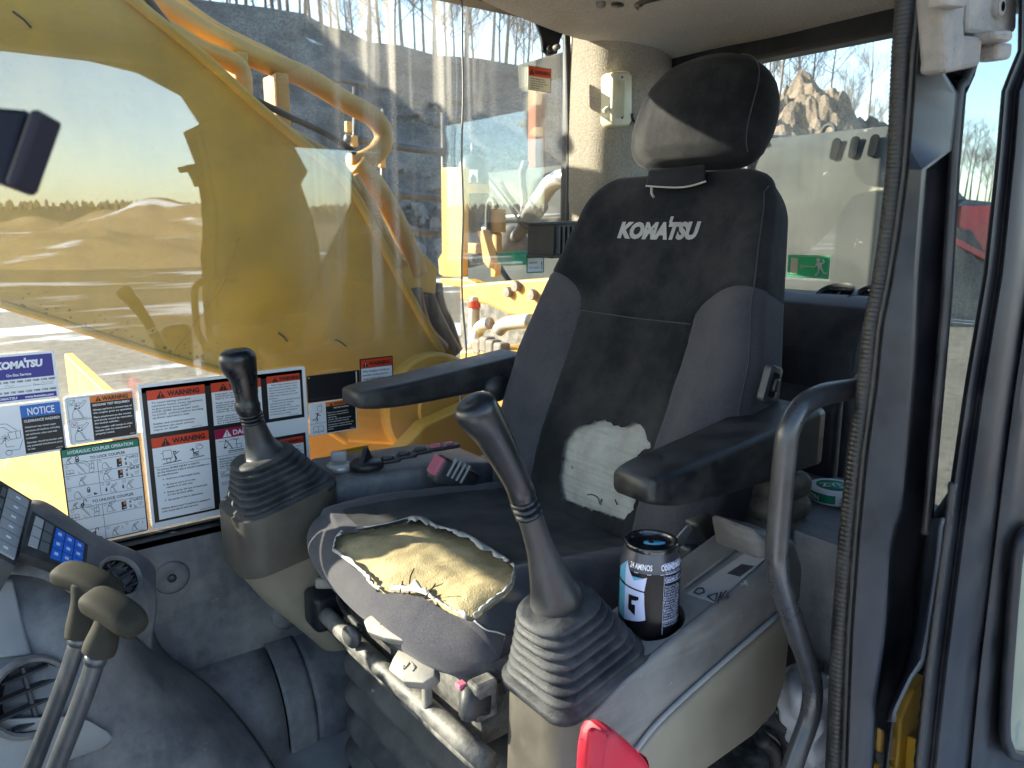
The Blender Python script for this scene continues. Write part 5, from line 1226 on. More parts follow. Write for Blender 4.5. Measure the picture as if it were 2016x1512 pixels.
travel_lever('travel lever with khaki T grip, farther of the two in the foreground corner', T(110, 1118, .90), T(232, 1166, .875), (T(168, 1146, .885), T(158, 1252, .885)), [T(155, 1258, .885), T(128, 1340, .89), T(60, 1520, .90), T(-10, 1700, .92)], .89)
travel_lever('travel lever with khaki T grip, nearer of the two in the foreground corner', T(170, 1168, .80), T(276, 1232, .775), (T(222, 1198, .79), T(194, 1284, .79)), [T(190, 1294, .79), T(165, 1370, .795), T(105, 1525, .81), T(30, 1720, .83)], .8)

# ---- red safety lock lever
rl_ = thing('safety_lock_lever', 'red plastic safety lock lever head at the foot of the near console', 'lock lever', P(1200, 1500, y=.41))
sec = [[(1150, 1500), (1158, 1520), (1250, 1530), (1262, 1495)], [(1152, 1478), (1150, 1500), (1250, 1512), (1262, 1488)], [(1163, 1448), (1160, 1470), (1236, 1500), (1258, 1476)], [(1172, 1432), (1172, 1440), (1210, 1452), (1226, 1450)]]
pts = [P(u, v, y=.405) for u, v in ((1148, 1560), (1153, 1482), (1160, 1445), (1170, 1429), (1186, 1425), (1200, 1430), (1232, 1458), (1262, 1490), (1262, 1500), (1254, 1560))]
mk('lever_head', *prism([(p[0], p[2]) for p in pts], (1, 0, 0), (0, 0, 1), (0, 1, 0), (0, .390, 0), .030, .009, 4), M['red'], rl_, 50)
pts = [P(u, v, y=.383) for u, v in ((1166, 1520), (1172, 1450), (1182, 1442), (1204, 1452), (1200, 1490), (1196, 1530))]
mk('head_facet', *prism([(p[0], p[2]) for p in pts], (1, 0, 0), (0, 0, 1), (0, 1, 0), (0, .3875, 0), .006, .002, 2), M['red'], rl_, 40)
mk('lever_stem', *tube([P(1205, 1555, y=.41), P(1215, 1700, y=.41)], .014, 14), M['ltgrey'], rl_)

# ---- drink can in its holder
cn = thing('drink_can', 'tall black energy drink can with pale blue crown emblem in cup holder', 'can', hcen-KN*.044)
cb0 = hcen-KN*.040+np.array([0, .0, 0]); ca_ = np.array([0.0, 0, 1.0]); CRr = .0335
ctop = P(1282, 1062, t=float((cb0+np.array([0, 0, .12]))@CF)); CH = 0.155
CH = float(ctop[2]-cb0[2]); cb0[0] = ctop[0]; cb0[1] = ctop[1]
prof = [(.0001, .004), (.024, .003), (.027, .0), (.031, .006), (CRr, .014), (CRr, CH-.026)]
mk('can_body', *lathe(prof, cb0, ca_, 48, False), M['can'], cn)
mk('can_shoulder', *lathe([(CRr, CH-.026), (CRr-.0008, CH-.022), (.0295, CH-.010), (.0285, CH-.006)], cb0, ca_, 48, False), M['can_shoulder'], cn)
ld = mk('can_lid', *lathe([(.0285, CH-.006), (.0292, CH-.003), (.0290, CH), (.0275, CH+.0004), (.0265, CH-.002), (.0255, CH-.0065), (.0001, CH-.006)], cb0, ca_, 48, False), M['can_lid'], cn)
camdir = -np.array([CF[0], CF[1], 0]); camdir /= np.linalg.norm(camdir); cside = np.cross([0, 0, 1.0], camdir)    # cside: image-right when facing the can
tabc = cb0+np.array([0, 0, CH-.0045]); tv = [(tabc+CR*(.012*math.cos(a)+.004)+np.array([-CR[1], CR[0], 0])*(.0055*math.sin(a))) for a in np.linspace(0, 6.2832, 24, endpoint=False)]
mk('pull_tab', *loft([tv, [p+np.array([0, 0, .0014]) for p in tv]]), M['can_blue'], ld)
mk('tab_rivet', *lathe([(.0032, 0), (.0030, .0026), (.0001, .003)], tabc, (0, 0, 1), 12), M['mesh_black'], ld)
th0 = math.atan2(camdir[1], camdir[0])
def on_can(s, z, lift=.0003, r=None):
    """s = arc length to image right of the line facing the lens"""
    rr = r if r is not None else (CRr if z < CH-.026 else lerp(CRr, .0288, min(1, (z-(CH-.026))/.019)))
    a = th0+s/CRr; return cb0+np.array([(rr+lift)*math.cos(a), (rr+lift)*math.sin(a), z])
def can_sign():
    return 1 if (on_can(.01, .05)-on_can(0, .05))@CR > 0 else -1
CS = can_sign()
def can_poly(n_, pts, m_, lift=.0004, label=None):
    """polygon in (s, z) wrapped on the can, cut into strips"""
    bm = bmesh.new(); vs_ = [bm.verts.new((p[0], p[1], 0)) for p in pts]; bm.faces.new(vs_); bmesh.ops.triangulate(bm, faces=bm.faces[:]); bmesh.ops.subdivide_edges(bm, edges=bm.edges[:], cuts=4, use_grid_fill=True); 
    v_, f_ = _bm(bm); return mk(n_, [on_can(CS*p[0], p[1], lift) for p in v_], f_, m_, cn, False)
def can_text(s, x0, z0, h, w, m_, lift=.0006, bold=.01, arch=0):
    A, F_ = glyph_mesh(s, h, w, bold); return [on_can(CS*(x0+a[0]), z0+a[1], lift) for a in A], F_
z_ = lambda v: CH-(v-1062-16)*.00058     # photo row to height on the can
sp = lambda u: math.asin(max(-1, min(1, (u-1284)/58.5)))*CRr
E_ = lambda *q: [(sp(u), z_(v)) for u, v in q]
can_poly('crown_shade', E_((1226, 1128), (1233, 1108), (1233, 1152), (1226, 1148)), M['can_blue'])
can_poly('crown_emblem', E_((1233, 1108), (1246, 1140), (1268, 1129), (1264, 1157), (1233, 1153)), M['can_pale'])
can_poly('crown_fold', E_((1243, 1132), (1246, 1140), (1262, 1131)), M['can_blue'], .0007)
can_poly('emblem_shade', E_((1226, 1154), (1233, 1157), (1233, 1226), (1226, 1220)), M['can_blue'])
can_poly('emblem_block', E_((1233, 1157), (1264, 1160), (1265, 1182), (1268, 1214), (1256, 1219), (1233, 1226)), M['can_pale'])
can_poly('numeral', E_((1239, 1170), (1255, 1170), (1255, 1176), (1250, 1179), (1244, 1180), (1244, 1188), (1250, 1188), (1250, 1209), (1239, 1200)), M['can'], .0008)
sh_parts = join(can_text('24 AMINOS', -.030, CH-.022, .0062, .026, None, .0005, .02), can_text('COENZYMES', .006, CH-.022, .0062, .030, None, .0005, .02))
mk('shoulder_lettering', *sh_parts, M['white'], cn, False)
nf = []
def nline(s, x0, x1, v0, h, w=None, b=.0): nf.append(can_text(s, x0, z_(v0), h, w or (x1-x0), None, .0006, b))
nline('Nutrition Facts', .0105, .045, 1114, .0052, .038, .03)
for t_, v0 in (('Serving size 1 can', 1121), ('Amount per serving', 1131)): nline(t_, .0105, .032, v0, .0024)
nline('Calories 10', .0105, .028, 1137, .0038, None, .03)
for k, t_ in enumerate(('Total Fat 0g', 'Sodium 25mg', 'Total Carb 2g', 'Total Sugars 0g', 'Erythritol 2g', 'Protein 0g', 'Niacin 125%', 'Vitamin B6', 'Vitamin B12 250%', 'Beta-Alanine', 'Caffeine 200mg', 'Not a significant', 'source of other', 'Ingredients water', 'citric acid natural', 'flavors taurine')): nline(t_, .0105, .030+.004*((k*7) % 4)/3, 1150+k*5.2, .0024)
mk('facts_lettering', *join(*nf), M['can_pale'], cn, False)
for a, b, c, d in ((.0092, .0096, 1243, 1104), (.0092, .05, 1105, 1104), (.0105, .045, 1124, 1122.5), (.0105, .045, 1140.5, 1139), (.0092, .045, 1219, 1218)): can_poly('facts_rule', [(a, z_(c)), (b, z_(c)), (b, z_(d)), (a, z_(d))], M['can_pale'])
can_poly('shoulder_line', [(-.036, CH-.0265), (.036, CH-.0265), (.036, CH-.0258), (-.036, CH-.0258)], M['can_pale'])

# ---- round snuff tin on the tray
tz = -.4165; tc_ = P(1640, 972, z=tz+.009)
tn = thing('pouch_tin', 'round white and green pouch tin on the tray behind the grab handle', 'tin', (tc_[0], tc_[1], tz))
tb = np.array([tc_[0], tc_[1], tz]); TRr = .036
mk('tin_base', *lathe([(.0001, 0), (TRr-.002, 0), (TRr, .003), (TRr, .012)], tb, (0, 0, 1), 40, False), M['white'], tn)
mk('tin_lid', *lathe([(TRr+.0006, .0125), (TRr+.0006, .020), (TRr-.002, .0225), (.0001, .0225)], tb, (0, 0, 1), 40, False), M['white'], tn)
mk('tin_disc', *lathe([(TRr*.72, .0226), (TRr*.72, .0230), (.0001, .0230)], tb, (0, 0, 1), 30, False), M['s_green'], tn)
A, F_ = glyph_mesh('ZYN', .017, .040, .02); ta = math.atan2(CR[1], CR[0])
mk('lid_lettering', [tb+np.array([0, 0, .0234])+CR*(a[0]-.020)+np.array([-CR[1], CR[0], 0])*(a[1]-.006) for a in A], F_, M['white'], tn, False)
def on_tin(s, z, lift=.0007): a = math.atan2(-tb[1], -tb[0])+s/TRr; return tb+np.array([(TRr+lift)*math.cos(a), (TRr+lift)*math.sin(a), z])
tsn = 1 if (on_tin(.01, 0)-on_tin(0, 0))@CR > 0 else -1
V = []; 
for k in range(17):
    for z in (.004, .0175): V.append(on_tin(tsn*lerp(-.042, .004, k/16), z))
mk('tin_label', V, [(2*k, 2*k+2, 2*k+3, 2*k+1) for k in range(16)], M['s_green'], tn, False)
A, F_ = glyph_mesh('ZYN', .008, .020, .02); mk('side_lettering', [on_tin(tsn*(a[0]-.040), .006+a[1], .0011) for a in A], F_, M['white'], tn, False)
A, F_ = glyph_mesh('WARNING: This', .0028, .020, .01); A2, F2 = glyph_mesh('product contains', .0026, .020, .01)
mk('warning_lettering', *join(([on_tin(tsn*(a[0]+.010), .011+a[1], .0011) for a in A], F_), ([on_tin(tsn*(a[0]+.010), .006+a[1], .0011) for a in A2], F2)), M['ink'], tn, False)

# ---- beige bellows on the armrest column behind the near armrest
M['column'] = mat('soiled_beige_rubber', (.15, .13, .10), .6, dust=((.02, .02, .02), .7, 26), bump=(300, .4, .0006))
ab = thing('armrest_column', 'beige ribbed rubber boot on the column under the near armrest', 'armrest column', P(1520, 1060, y=.60))
ac = P(1522, 1025, y=.60); rings = []
for k in range(40):
    t = k/39; z = lerp(-.105, .075, t)
    if t < .45: w = lerp(.070, .062, t/.45); f_ = 0
    else: ph = (t-.45)/.55*3; w = .076+.016*abs(math.sin(math.pi*ph))**.6-.010*(t-.45)
    rings.append([ac+np.array([a, b, z]) for a, b in rrect(w, w*.92, w*.24, 5)])
mk('column_boot', *loft(rings), M['column'], ab, 50)
# plastic bag and corrugated hoses behind the console
bgp = [[P(1540, 1320, y=.52), P(1580, 1310, y=.50), P(1625, 1330, y=.48), P(1640, 1350, y=.5)], [P(1530, 1380, y=.52), P(1575, 1370, y=.47), P(1625, 1375, y=.46), P(1640, 1400, y=.49)], [P(1540, 1440, y=.53), P(1585, 1435, y=.48), P(1615, 1445, y=.47), P(1636, 1460, y=.5)], [P(1560, 1512, y=.54), P(1590, 1515, y=.49), P(1615, 1515, y=.48), P(1632, 1520, y=.5)]]
v_, f_ = patch(bgp, 40, 40); v_ = [p+np.array([.008*nz(p, 30), .012*nz(p, 22, 3), .008*nz(p, 35, 7)]) for p in v_]
o = mk('plastic_bag', v_, f_, M['bag'], None, 20); add_mod(o, 'SOLIDIFY', thickness=.0012); tag(o, 'crumpled clear plastic bag stuffed behind the grab handle', 'plastic bag')
for k, (pp, lab) in enumerate((([(1500, 1405), (1530, 1420), (1550, 1450), (1556, 1512), (1540, 1600)], 'corrugated hose curving down nearest the plastic bag'), ([(1500, 1455), (1520, 1470), (1530, 1500), (1535, 1560)], 'corrugated hose lower of the two behind the near console'))):
    path = smooth_path([P(u, v, y=.53+.02*k) for u, v in pp], 22); o = mk('corrugated_hose', *tube(path, [.0115+.0012*math.sin(i*2.1) for i in range(len(path))], 12), M['rubber']); tag(o, lab, 'hose', 'hoses behind the console')
# ------------------------------------------------------------------ the machine outside the windows
bm_ = thing('excavator_boom', 'dusty yellow excavator boom rising forward outside the side window', 'boom', (1.06, 2.0, -.45))
BY0, BY1 = 1.75, 2.27
def B(u, v): p = P(u, v, y=BY0); return (p[0], p[2])
up = [B(868, 696), B(820, 612), B(770, 520), B(700, 392), B(640, 325), B(520, 225), B(400, 118), B(250, -4), (.0, .70), (-.5, 1.06), (-1.4, 1.62)]
dn = [(-1.7, 1.10), (-.9, .50), (-.35, .10), B(0, 598), B(170, 652), B(330, 702), B(450, 737), B(560, 790), B(680, 870), (.85, -.56), (1.02, -.60), (1.16, -.52), (1.19, -.42)]
poly = up[::-1]+[(1.15, -.33)]+dn[::-1]
boom_poly = up+dn
mk('boom_box', *prism(boom_poly, (1, 0, 0), (0, 0, 1), (0, 1, 0), (0, BY0, 0), BY1-BY0, .008), M['yellow_boom'], bm_, False)
# welded flange strip along the upper and lower edges
def along(pts, y, r): return tube([(p[0], y, p[1]) for p in pts], r, 8, 4)
mk('upper_flange', *along([(a, b+.004) for a, b in up], BY0-.004, .012), M['yellow_boom'], bm_)
mk('lower_flange', *along(dn[3:9][::-1], BY0-.004, .008), M['yellow_boom'], bm_)
# foot boss
fc_ = P(852, 800, y=BY0-.02)
mk('foot_boss', *lathe([(.150, -.02), (.150, .012), (.142, .020), (.06, .022), (.055, .030), (.0001, .032)], fc_, (0, -1, 0), 48), M['yellow_boom'], bm_, 40)
# weld seam, scratches and dried mud on the side plate
mk('weld_seam', *tube([P(u, v, y=BY0-.001) for u, v in ((470, 470), (440, 555), (395, 620), (345, 690))], .0016, 6, 6), M['yellow_boom'], bm_)
M['scratch'] = mat('dark_scratch', (.05, .035, .02), .8)
for (u0, v0, u1, v1) in ((25, 22, 62, 55), (548, 655, 566, 672), (660, 668, 682, 682), (300, 40, 318, 52)): mk('scratch', *tube([P(u0, v0, y=BY0-.0005), P(lerp(u0, u1, .6), lerp(v0, v1, .5), y=BY0-.0005), P(u1, v1, y=BY0-.0005)], .0022, 5), M['scratch'], bm_)
V, F_ = [], []; r3 = random.Random(21)
for i in range(90):
    t = r3.random(); u = lerp(40, 640, t); v0 = interp(u, [0, 170, 330, 450, 560, 680], [598, 652, 702, 737, 790, 870]); v = v0-abs(r3.gauss(0, 26))-3
    c = P(u, v, y=BY0-.0004); k = len(V); s_ = r3.uniform(.0015, .005)*(1.2 if v0-v < 22 else .6)
    ring = [c+s_*r3.uniform(.5, 1.2)*np.array([math.cos(a), 0, math.sin(a)*r3.uniform(.5, 1.2)]) for a in np.linspace(0, 6.28, 7)[:-1]]
    V += [c+np.array([0, -s_*.35, 0])]+ring; F_ += [(k, k+1+j, k+1+(j+1) % 6) for j in range(6)]
mk('dried_mud', V, F_, mat('dried_mud', (.38, .24, .07), .95, dust=((.26, .17, .06), .6, 30)), bm_, False, kind='stuff')
# steel lines along the top of the boom
def pipe(n_, pts, r, y, parent=bm_, m_='pipe'): 
    q = [P(p[0], p[1], y=p[2] if len(p) > 2 else y) for p in pts]; return mk(n_, *tube(q, r, 14, 8), M[m_], parent)
pipe('steel_line', [(180, -60), (300, 0), (400, 62), (500, 112), (600, 152), (680, 200), (736, 232), (756, 268), (742, 300), (712, 318), (690, 322)], .029, 2.05)
pipe('steel_line', [(250, -70), (330, -5), (420, 60), (520, 110), (560, 130)], .026, 2.20)
pipe('steel_line', [(140, -40), (240, 20), (330, 60), (400, 100), (452, 120), (474, 140), (478, 175), (480, 230)], .024, 1.98)
pipe('steel_line', [(700, 325), (735, 362), (765, 410), (790, 460), (812, 512), (822, 540)], .033, 2.02)
pipe('steel_line', [(690, 350), (716, 395), (740, 440), (765, 490), (782, 515)], .026, 1.95)
pipe('steel_line', [(220, -40), (330, 90), (430, 170), (520, 240), (600, 285), (660, 325), (700, 380)], .022, 1.90)
pipe('steel_line', [(150, -60), (280, 45), (380, 130), (480, 215), (560, 262), (620, 296)], .018, 1.86)
pipe('grease_hose', [(285, -10), (340, 60), (400, 125), (470, 178), (560, 225), (640, 262), (700, 300)], .008, 1.83, m_='rubber')
for (u, v, w) in ((543, 165, .034), (465, 125, .03)): 
    p = P(u, v, y=2.05); mk('line_bracket', *box(p-np.array([0, 0, .06]), (w, .10, .16), None, .004), M['pipe'], bm_, False)
# hose manifold block at the boom foot
pxo = lambda n_, poly_, y, d, m_, par, bev=.004: pxplate(n_, poly_, y, d, M[m_], par, bev)
pxo('manifold_block', [(770, 515), (838, 500), (862, 530), (858, 580), (800, 568), (790, 545)], 2.0, .18, 'yellow_boom', bm_)
pxo('manifold_bracket', [(770, 516), (800, 512), (806, 522), (778, 534)], 1.95, .05, 'pipe', bm_)
for k, (pp, r) in enumerate((([(812, 570), (822, 620), (840, 660), (868, 690)], .030), ([(835, 575), (850, 615), (872, 660), (892, 695)], .030), ([(858, 575), (868, 610), (882, 640), (898, 690)], .022))): pipe('hydraulic_hose', pp, r, 1.98+.05*k, m_='rubber')
pxo('dark_guard', [(846, 560), (872, 556), (876, 590), (866, 600), (850, 588)], 2.1, .06, 'rubber', bm_)

# swing deck the boom stands on
dk = thing('swing_deck', 'sunlit yellow deck plates and ribs below the boom', 'deck', (.8, 2.3, -1.3))
mk('deck_plate', *bxx(-.28, 2.2, 1.46, 3.4, -1.05, -.86, .006), M['deck'], dk, False)
mk('deck_rib', *bxx(.33, .36, 2.32, 3.2, -.86, -.46, .004), M['yellow'], dk, False)
mk('deck_rib', *bxx(.36, 1.5, 2.34, 2.40, -.86, -.60, .004), M['deck'], dk, False)
mk('boom_bracket', *prism([(.62, -.86), (.80, -.62), (.95, -.50), (1.12, -.46), (1.28, -.52), (1.42, -.66), (1.5, -.86)], (1, 0, 0), (0, 0, 1), (0, 1, 0), (0, 1.63, 0), .06, .006), M['yellow'], dk, False)
mk('boom_bracket', *prism([(.62, -.86), (.80, -.62), (.95, -.50), (1.12, -.46), (1.28, -.52), (1.42, -.66), (1.5, -.86)], (1, 0, 0), (0, 0, 1), (0, 1, 0), (0, 2.30, 0), .06, .006), M['yellow'], dk, False)
mk('deck_rib', *prism([(.45, -.86), (.62, -.70), (.66, -.70), (.60, -.86)], (1, 0, 0), (0, 0, 1), (0, 1, 0), (0, 1.50, 0), .025, .003), M['deck'], dk, False)
mk('deck_skirt', *bxx(-.28, 2.2, 1.44, 1.46, -1.3, -.80, .004), M['yellow'], dk, False)
mk('undercarriage_body', *bxx(-.2, 2.0, .6, 3.2, -1.75, -1.06, .03), M['dirty_steel'], dk, False)
for y0 in (.10, 3.1): mk('crawler_track', *prism(rrect(4.4, .75, .36, 8), (1, 0, 0), (0, 0, 1), (0, 1, 0), (.9, y0, GZ+.40), .6, .02), M['dirty_steel'], dk, 40)

# yellow upright panel, tank block, machinery at the right rear of the machine
tk = thing('yellow_guard_panel', 'bright sunlit yellow upright guard panel behind the boom foot', 'guard panel', P(890, 575, y=2.75))
def face_x(n_, poly_, x, d, m_, par, bev=.004):
    pts = [P(u, v, x=x) for u, v in poly_]; return mk(n_, *prism([(p[1], p[2]) for p in pts], (0, 1, 0), (0, 0, 1), (1, 0, 0), (x, 0, 0), d, bev), M[m_], par, False)
face_x('panel_sheet', [(868, 330), (912, 329), (910, 545), (870, 545)], 1.75, .03, 'yellow', tk)
face_x('panel_arm', [(866, 548), (920, 550), (936, 556), (945, 575), (938, 580), (928, 566), (866, 562)], 1.74, .05, 'yellow', tk)
face_x('panel_lug', [(862, 510), (872, 494), (876, 545), (864, 540)], 1.76, .05, 'yellow', tk)
pcx = P(932, 372, y=3.05)
prc = thing('air_precleaner', 'dark mushroom-shaped air precleaner on a pipe behind the yellow panel', 'precleaner', pcx-np.array([0, 0, .3]))
rp = 30/1480*float(pcx@CF)
mk('cleaner_bowl', *lathe([(.0001, rp*2.2), (rp*.55, rp*2.1), (rp*.95, rp*1.6), (rp*1.02, rp*.6), (rp*1.02, -rp*1.2), (rp*.85, -rp*2.0), (rp*.5, -rp*2.5), (rp*.45, -rp*4.4)], pcx, (0, 0, 1), 30), M['rubber'], prc, 50)
mk('cleaner_band', *lathe([(rp*1.06, -rp*.30), (rp*1.06, rp*.28)], pcx, (0, 0, 1), 30, False), M['pipe'], prc)
mk('cleaner_label', *box(pcx+np.array([-.55*rp, -.80*rp, rp*.75]), (rp*.6, .004, rp*.8), np.array([(.83, -.55, 0), (.55, .83, 0), (0, 0, 1)]), 0), M['white'], prc, False)
mk('cleaner_spout', *tube([pcx+np.array([0, 0, rp*2.1]), pcx+np.array([0, 0, rp*2.9])], rp*.16, 10), M['rail'], prc)
eq = thing('hydraulic_unit', 'yellow hydraulic unit with filter, hoses and grey pipework behind the chair', 'hydraulic unit', P(1000, 690, y=2.5))
face_x('unit_body', [(905, 560), (1100, 545), (1100, 640), (1000, 620), (960, 600), (905, 592)], 1.70, .5, 'pipe', eq, .01)
face_x('unit_base', [(905, 590), (1100, 600), (1100, 720), (905, 730)], 1.95, .3, 'dirty_steel', eq, .01)
face_x('base_flange', [(905, 690), (960, 688), (1080, 698), (1080, 730), (905, 730)], 1.60, .3, 'yellow', eq, .01)
fcx = P(979, 435, x=2.0); rf = 17/1480*float(fcx@CF)
mk('filter_can', *lathe([(rf, -rf*1.3), (rf, rf*1.2), (rf*.9, rf*1.35), (.0001, rf*1.4)], fcx, (0, 0, 1), 24), M['pipe'], eq, 50)
mk('filter_stem', *box(fcx-np.array([0, 0, rf*2.6]), (rf*.9, rf*.9, rf*2.6), None, .01), M['pipe'], eq, False)
def eqpipe(n_, pts, r, x, m_): return mk(n_, *tube([P(u, v, x=x) for u, v in pts], r, 12, 7), M[m_], eq)
eqpipe('filter_hose', [(978, 408), (970, 394), (962, 402), (960, 440), (966, 480), (990, 535), (1030, 590), (1050, 628)], .012, 1.95, 'rubber')
eqpipe('grey_pipe', [(1140, 352), (1108, 350), (1085, 362), (1068, 385), (1052, 408)], .038, 2.1, 'steel')
eqpipe('pipe_sleeve', [(1062, 400), (1044, 425), (1036, 440)], .046, 2.1, 'rubber')
eqpipe('grey_pipe', [(1040, 432), (1020, 462), (1004, 478)], .03, 2.1, 'rail')
mk('turbo_housing', *lathe([(.0001, .05), (.06, .045), (.085, .01), (.08, -.05)], P(1004, 480, x=2.1), (-.7, -.7, 0), 24), M['cast'], eq, 50)
face_x('green_block', [(978, 498), (1012, 494), (1014, 522), (980, 524)], 1.9, .08, 's_green', eq)
face_x('white_bracket', [(912, 500), (938, 502), (944, 520), (912, 528)], 1.85, .04, 'hood', eq)
face_x('yellow_valve', [(938, 455), (950, 452), (957, 480), (966, 512), (962, 530), (950, 515), (946, 480)], 1.80, .04, 'pipe', eq, .006)
face_x('valve_arm', [(952, 498), (976, 520), (974, 545), (966, 545), (966, 528), (950, 512)], 1.82, .03, 'yellow', eq, .004)
face_x('yellow_cylinder', [(912, 478), (948, 480), (948, 500), (912, 500)], 1.86, .05, 'pipe', eq, .008)
eqpipe('filler_neck', [(932, 685), (933, 640), (934, 606)], .022, 1.7, 'steel')
eqpipe('filler_band', [(934, 606), (934, 592)], .025, 1.7, 's_red')
eqpipe('filler_cap', [(934, 592), (934, 584)], .020, 1.7, 'steel')
eqpipe('coolant_pipe', [(938, 675), (942, 650), (952, 640), (964, 636)], .024, 1.65, 'steel')
eqpipe('coolant_pipe', [(982, 650), (992, 640), (1010, 635), (1045, 632)], .026, 1.65, 'steel')
for u, v in ((946, 682), (960, 678), (972, 684), (988, 690)): mk('pipe_clamp', *box(P(u, v, x=1.62), (.05, .05, .06), None, .01), M['cast'], eq, False)
for u, v in ((1016, 563), (1048, 580), (1000, 575)): mk('unit_bolt', *lathe([(.02, -.01), (.02, .01), (.0001, .012)], P(u, v, x=1.69), (-1, 0, 0), 8), M['cast'], eq, False)

# engine hood behind the cab, slotted on its near end
hd = thing('engine_hood', 'dusty light grey engine hood with vent slots behind the rear window', 'engine hood', (2.6, 1.6, -.9))
hp = [(1.86, -.9), (1.86, .165), (1.875, .215), (1.91, .245), (3.1, .285), (3.1, -.9)]
mk('hood_shell', *prism([(min(a, 2.26), b if a < 3 else (.255 if b > 0 else b)) for a, b in hp], (1, 0, 0), (0, 0, 1), (0, 1, 0), (0, .975, 0), .375, .012, 3), M['hood'], hd, 40)
mk('hood_shell', *prism([(a+.004, b-.004) for a, b in hp], (1, 0, 0), (0, 0, 1), (0, 1, 0), (0, 1.36, 0), .30, .012, 3), M['hood'], hd, 40)
mk('hood_shell', *prism([(2.5, -.9), (2.5, .16), (2.52, .25), (2.60, .31), (3.15, .33), (3.15, -.9)], (1, 0, 0), (0, 0, 1), (0, 1, 0), (0, 1.665, 0), 2.1, .02, 3), M['hood'], hd, 40)
mk('hood_seam', *tube([(1.852, 1.355, -.5), (1.852, 1.355, .165), (1.868, 1.355, .218), (1.905, 1.355, .25), (2.6, 1.355, .272)], .007, 8, 3), M['rail'], hd)
for k in range(3):
    y = 1.10-k*.050
    mk('hood_slot', *prism([(a, b) for a, b in rrect(.022, .055, .010, 4)], (0, 1, 0), (.22, 0, .97), (1, 0, -.2), (1.858, y, .195), .004, 0), M['hood_dark'], hd, False)
    mk('hood_slot', *prism(rrect(.022, .09, .010, 4), (0, 1, 0), (1, 0, .03), (0, 0, 1), (1.985, y-.03, .2475), .003, 0), M['hood_dark'], hd, False)
mk('lift_eye', *tube([np.array([1.99, 1.20, .25])+.02*np.array([0, math.cos(a), 1.2*math.sin(a)]) for a in np.linspace(0, math.pi, 10)], .006, 8), M['hood'], hd)
mk('hood_stay', *tube([P(955, 345, x=2.46), P(1030, 440, x=2.46)], .012, 8), M['rail'], hd)
mk('hood_brace', *tube([P(1035, 318, x=2.46), P(1028, 345, x=2.46), P(1032, 400, x=2.46), P(1026, 460, x=2.46)], .02, 8, 4), M['rail'], hd)
for v in (428, 450): mk('hood_rail', *tube([P(945, v, x=2.46), P(1112, v-6, x=2.46)], .008, 8), M['steel'], hd)

# handrails on the right walkway
hr_ = thing('walkway_handrail', 'dark tubular handrail beyond the boom on the far side of the machine', 'handrail', P(760, 480, y=3.3))
def rail(n_, pts, r=.016): return mk(n_, *tube([P(u, v, y=3.3) for u, v in pts], r, 10), M['rail'], hr_)
rail('rail_post', [(701, 172), (700, 480)]); rail('rail_post', [(874, 222), (876, 480)]); rail('rail_post', [(757, 215), (752, 520)]); rail('rail_bar', [(560, 135), (650, 155), (790, 178)], .013); rail('rail_bar', [(680, 272), (805, 292), (880, 300)], .02); rail('rail_bar', [(700, 380), (810, 386), (880, 392)], .02); rail('rail_bar', [(800, 455), (880, 462)], .018)
for u, v in ((686, 250), (697, 278), (752, 320)): mk('rail_clamp', *box(P(u, v, y=3.28), (.03, .03, .05), None, .006), M['pipe'], hr_, False)
# rust-red post with a grey head box standing beyond
rp_ = thing('rust_red_post', 'rust red steel post with grey head plate beyond the side window', 'post', P(1057, 560, y=4.2))
pb, ptp = P(1056, 560, y=4.2), P(1056, 150, y=4.2)
mk('post_shaft', *box(((pb+ptp)/2).tolist(), (.085, .085, float(ptp[2]-pb[2])), None, .006), M['rust'], rp_, False)
face = [P(u, v, y=4.2) for u, v in ((1040, 122), (1116, 100), (1116, 148), (1043, 172))]
mk('head_plate', *prism([(p[0], p[2]) for p in face], (1, 0, 0), (0, 0, 1), (0, 1, 0), (0, 4.12, 0), .2, .01), M['hood'], rp_, False)
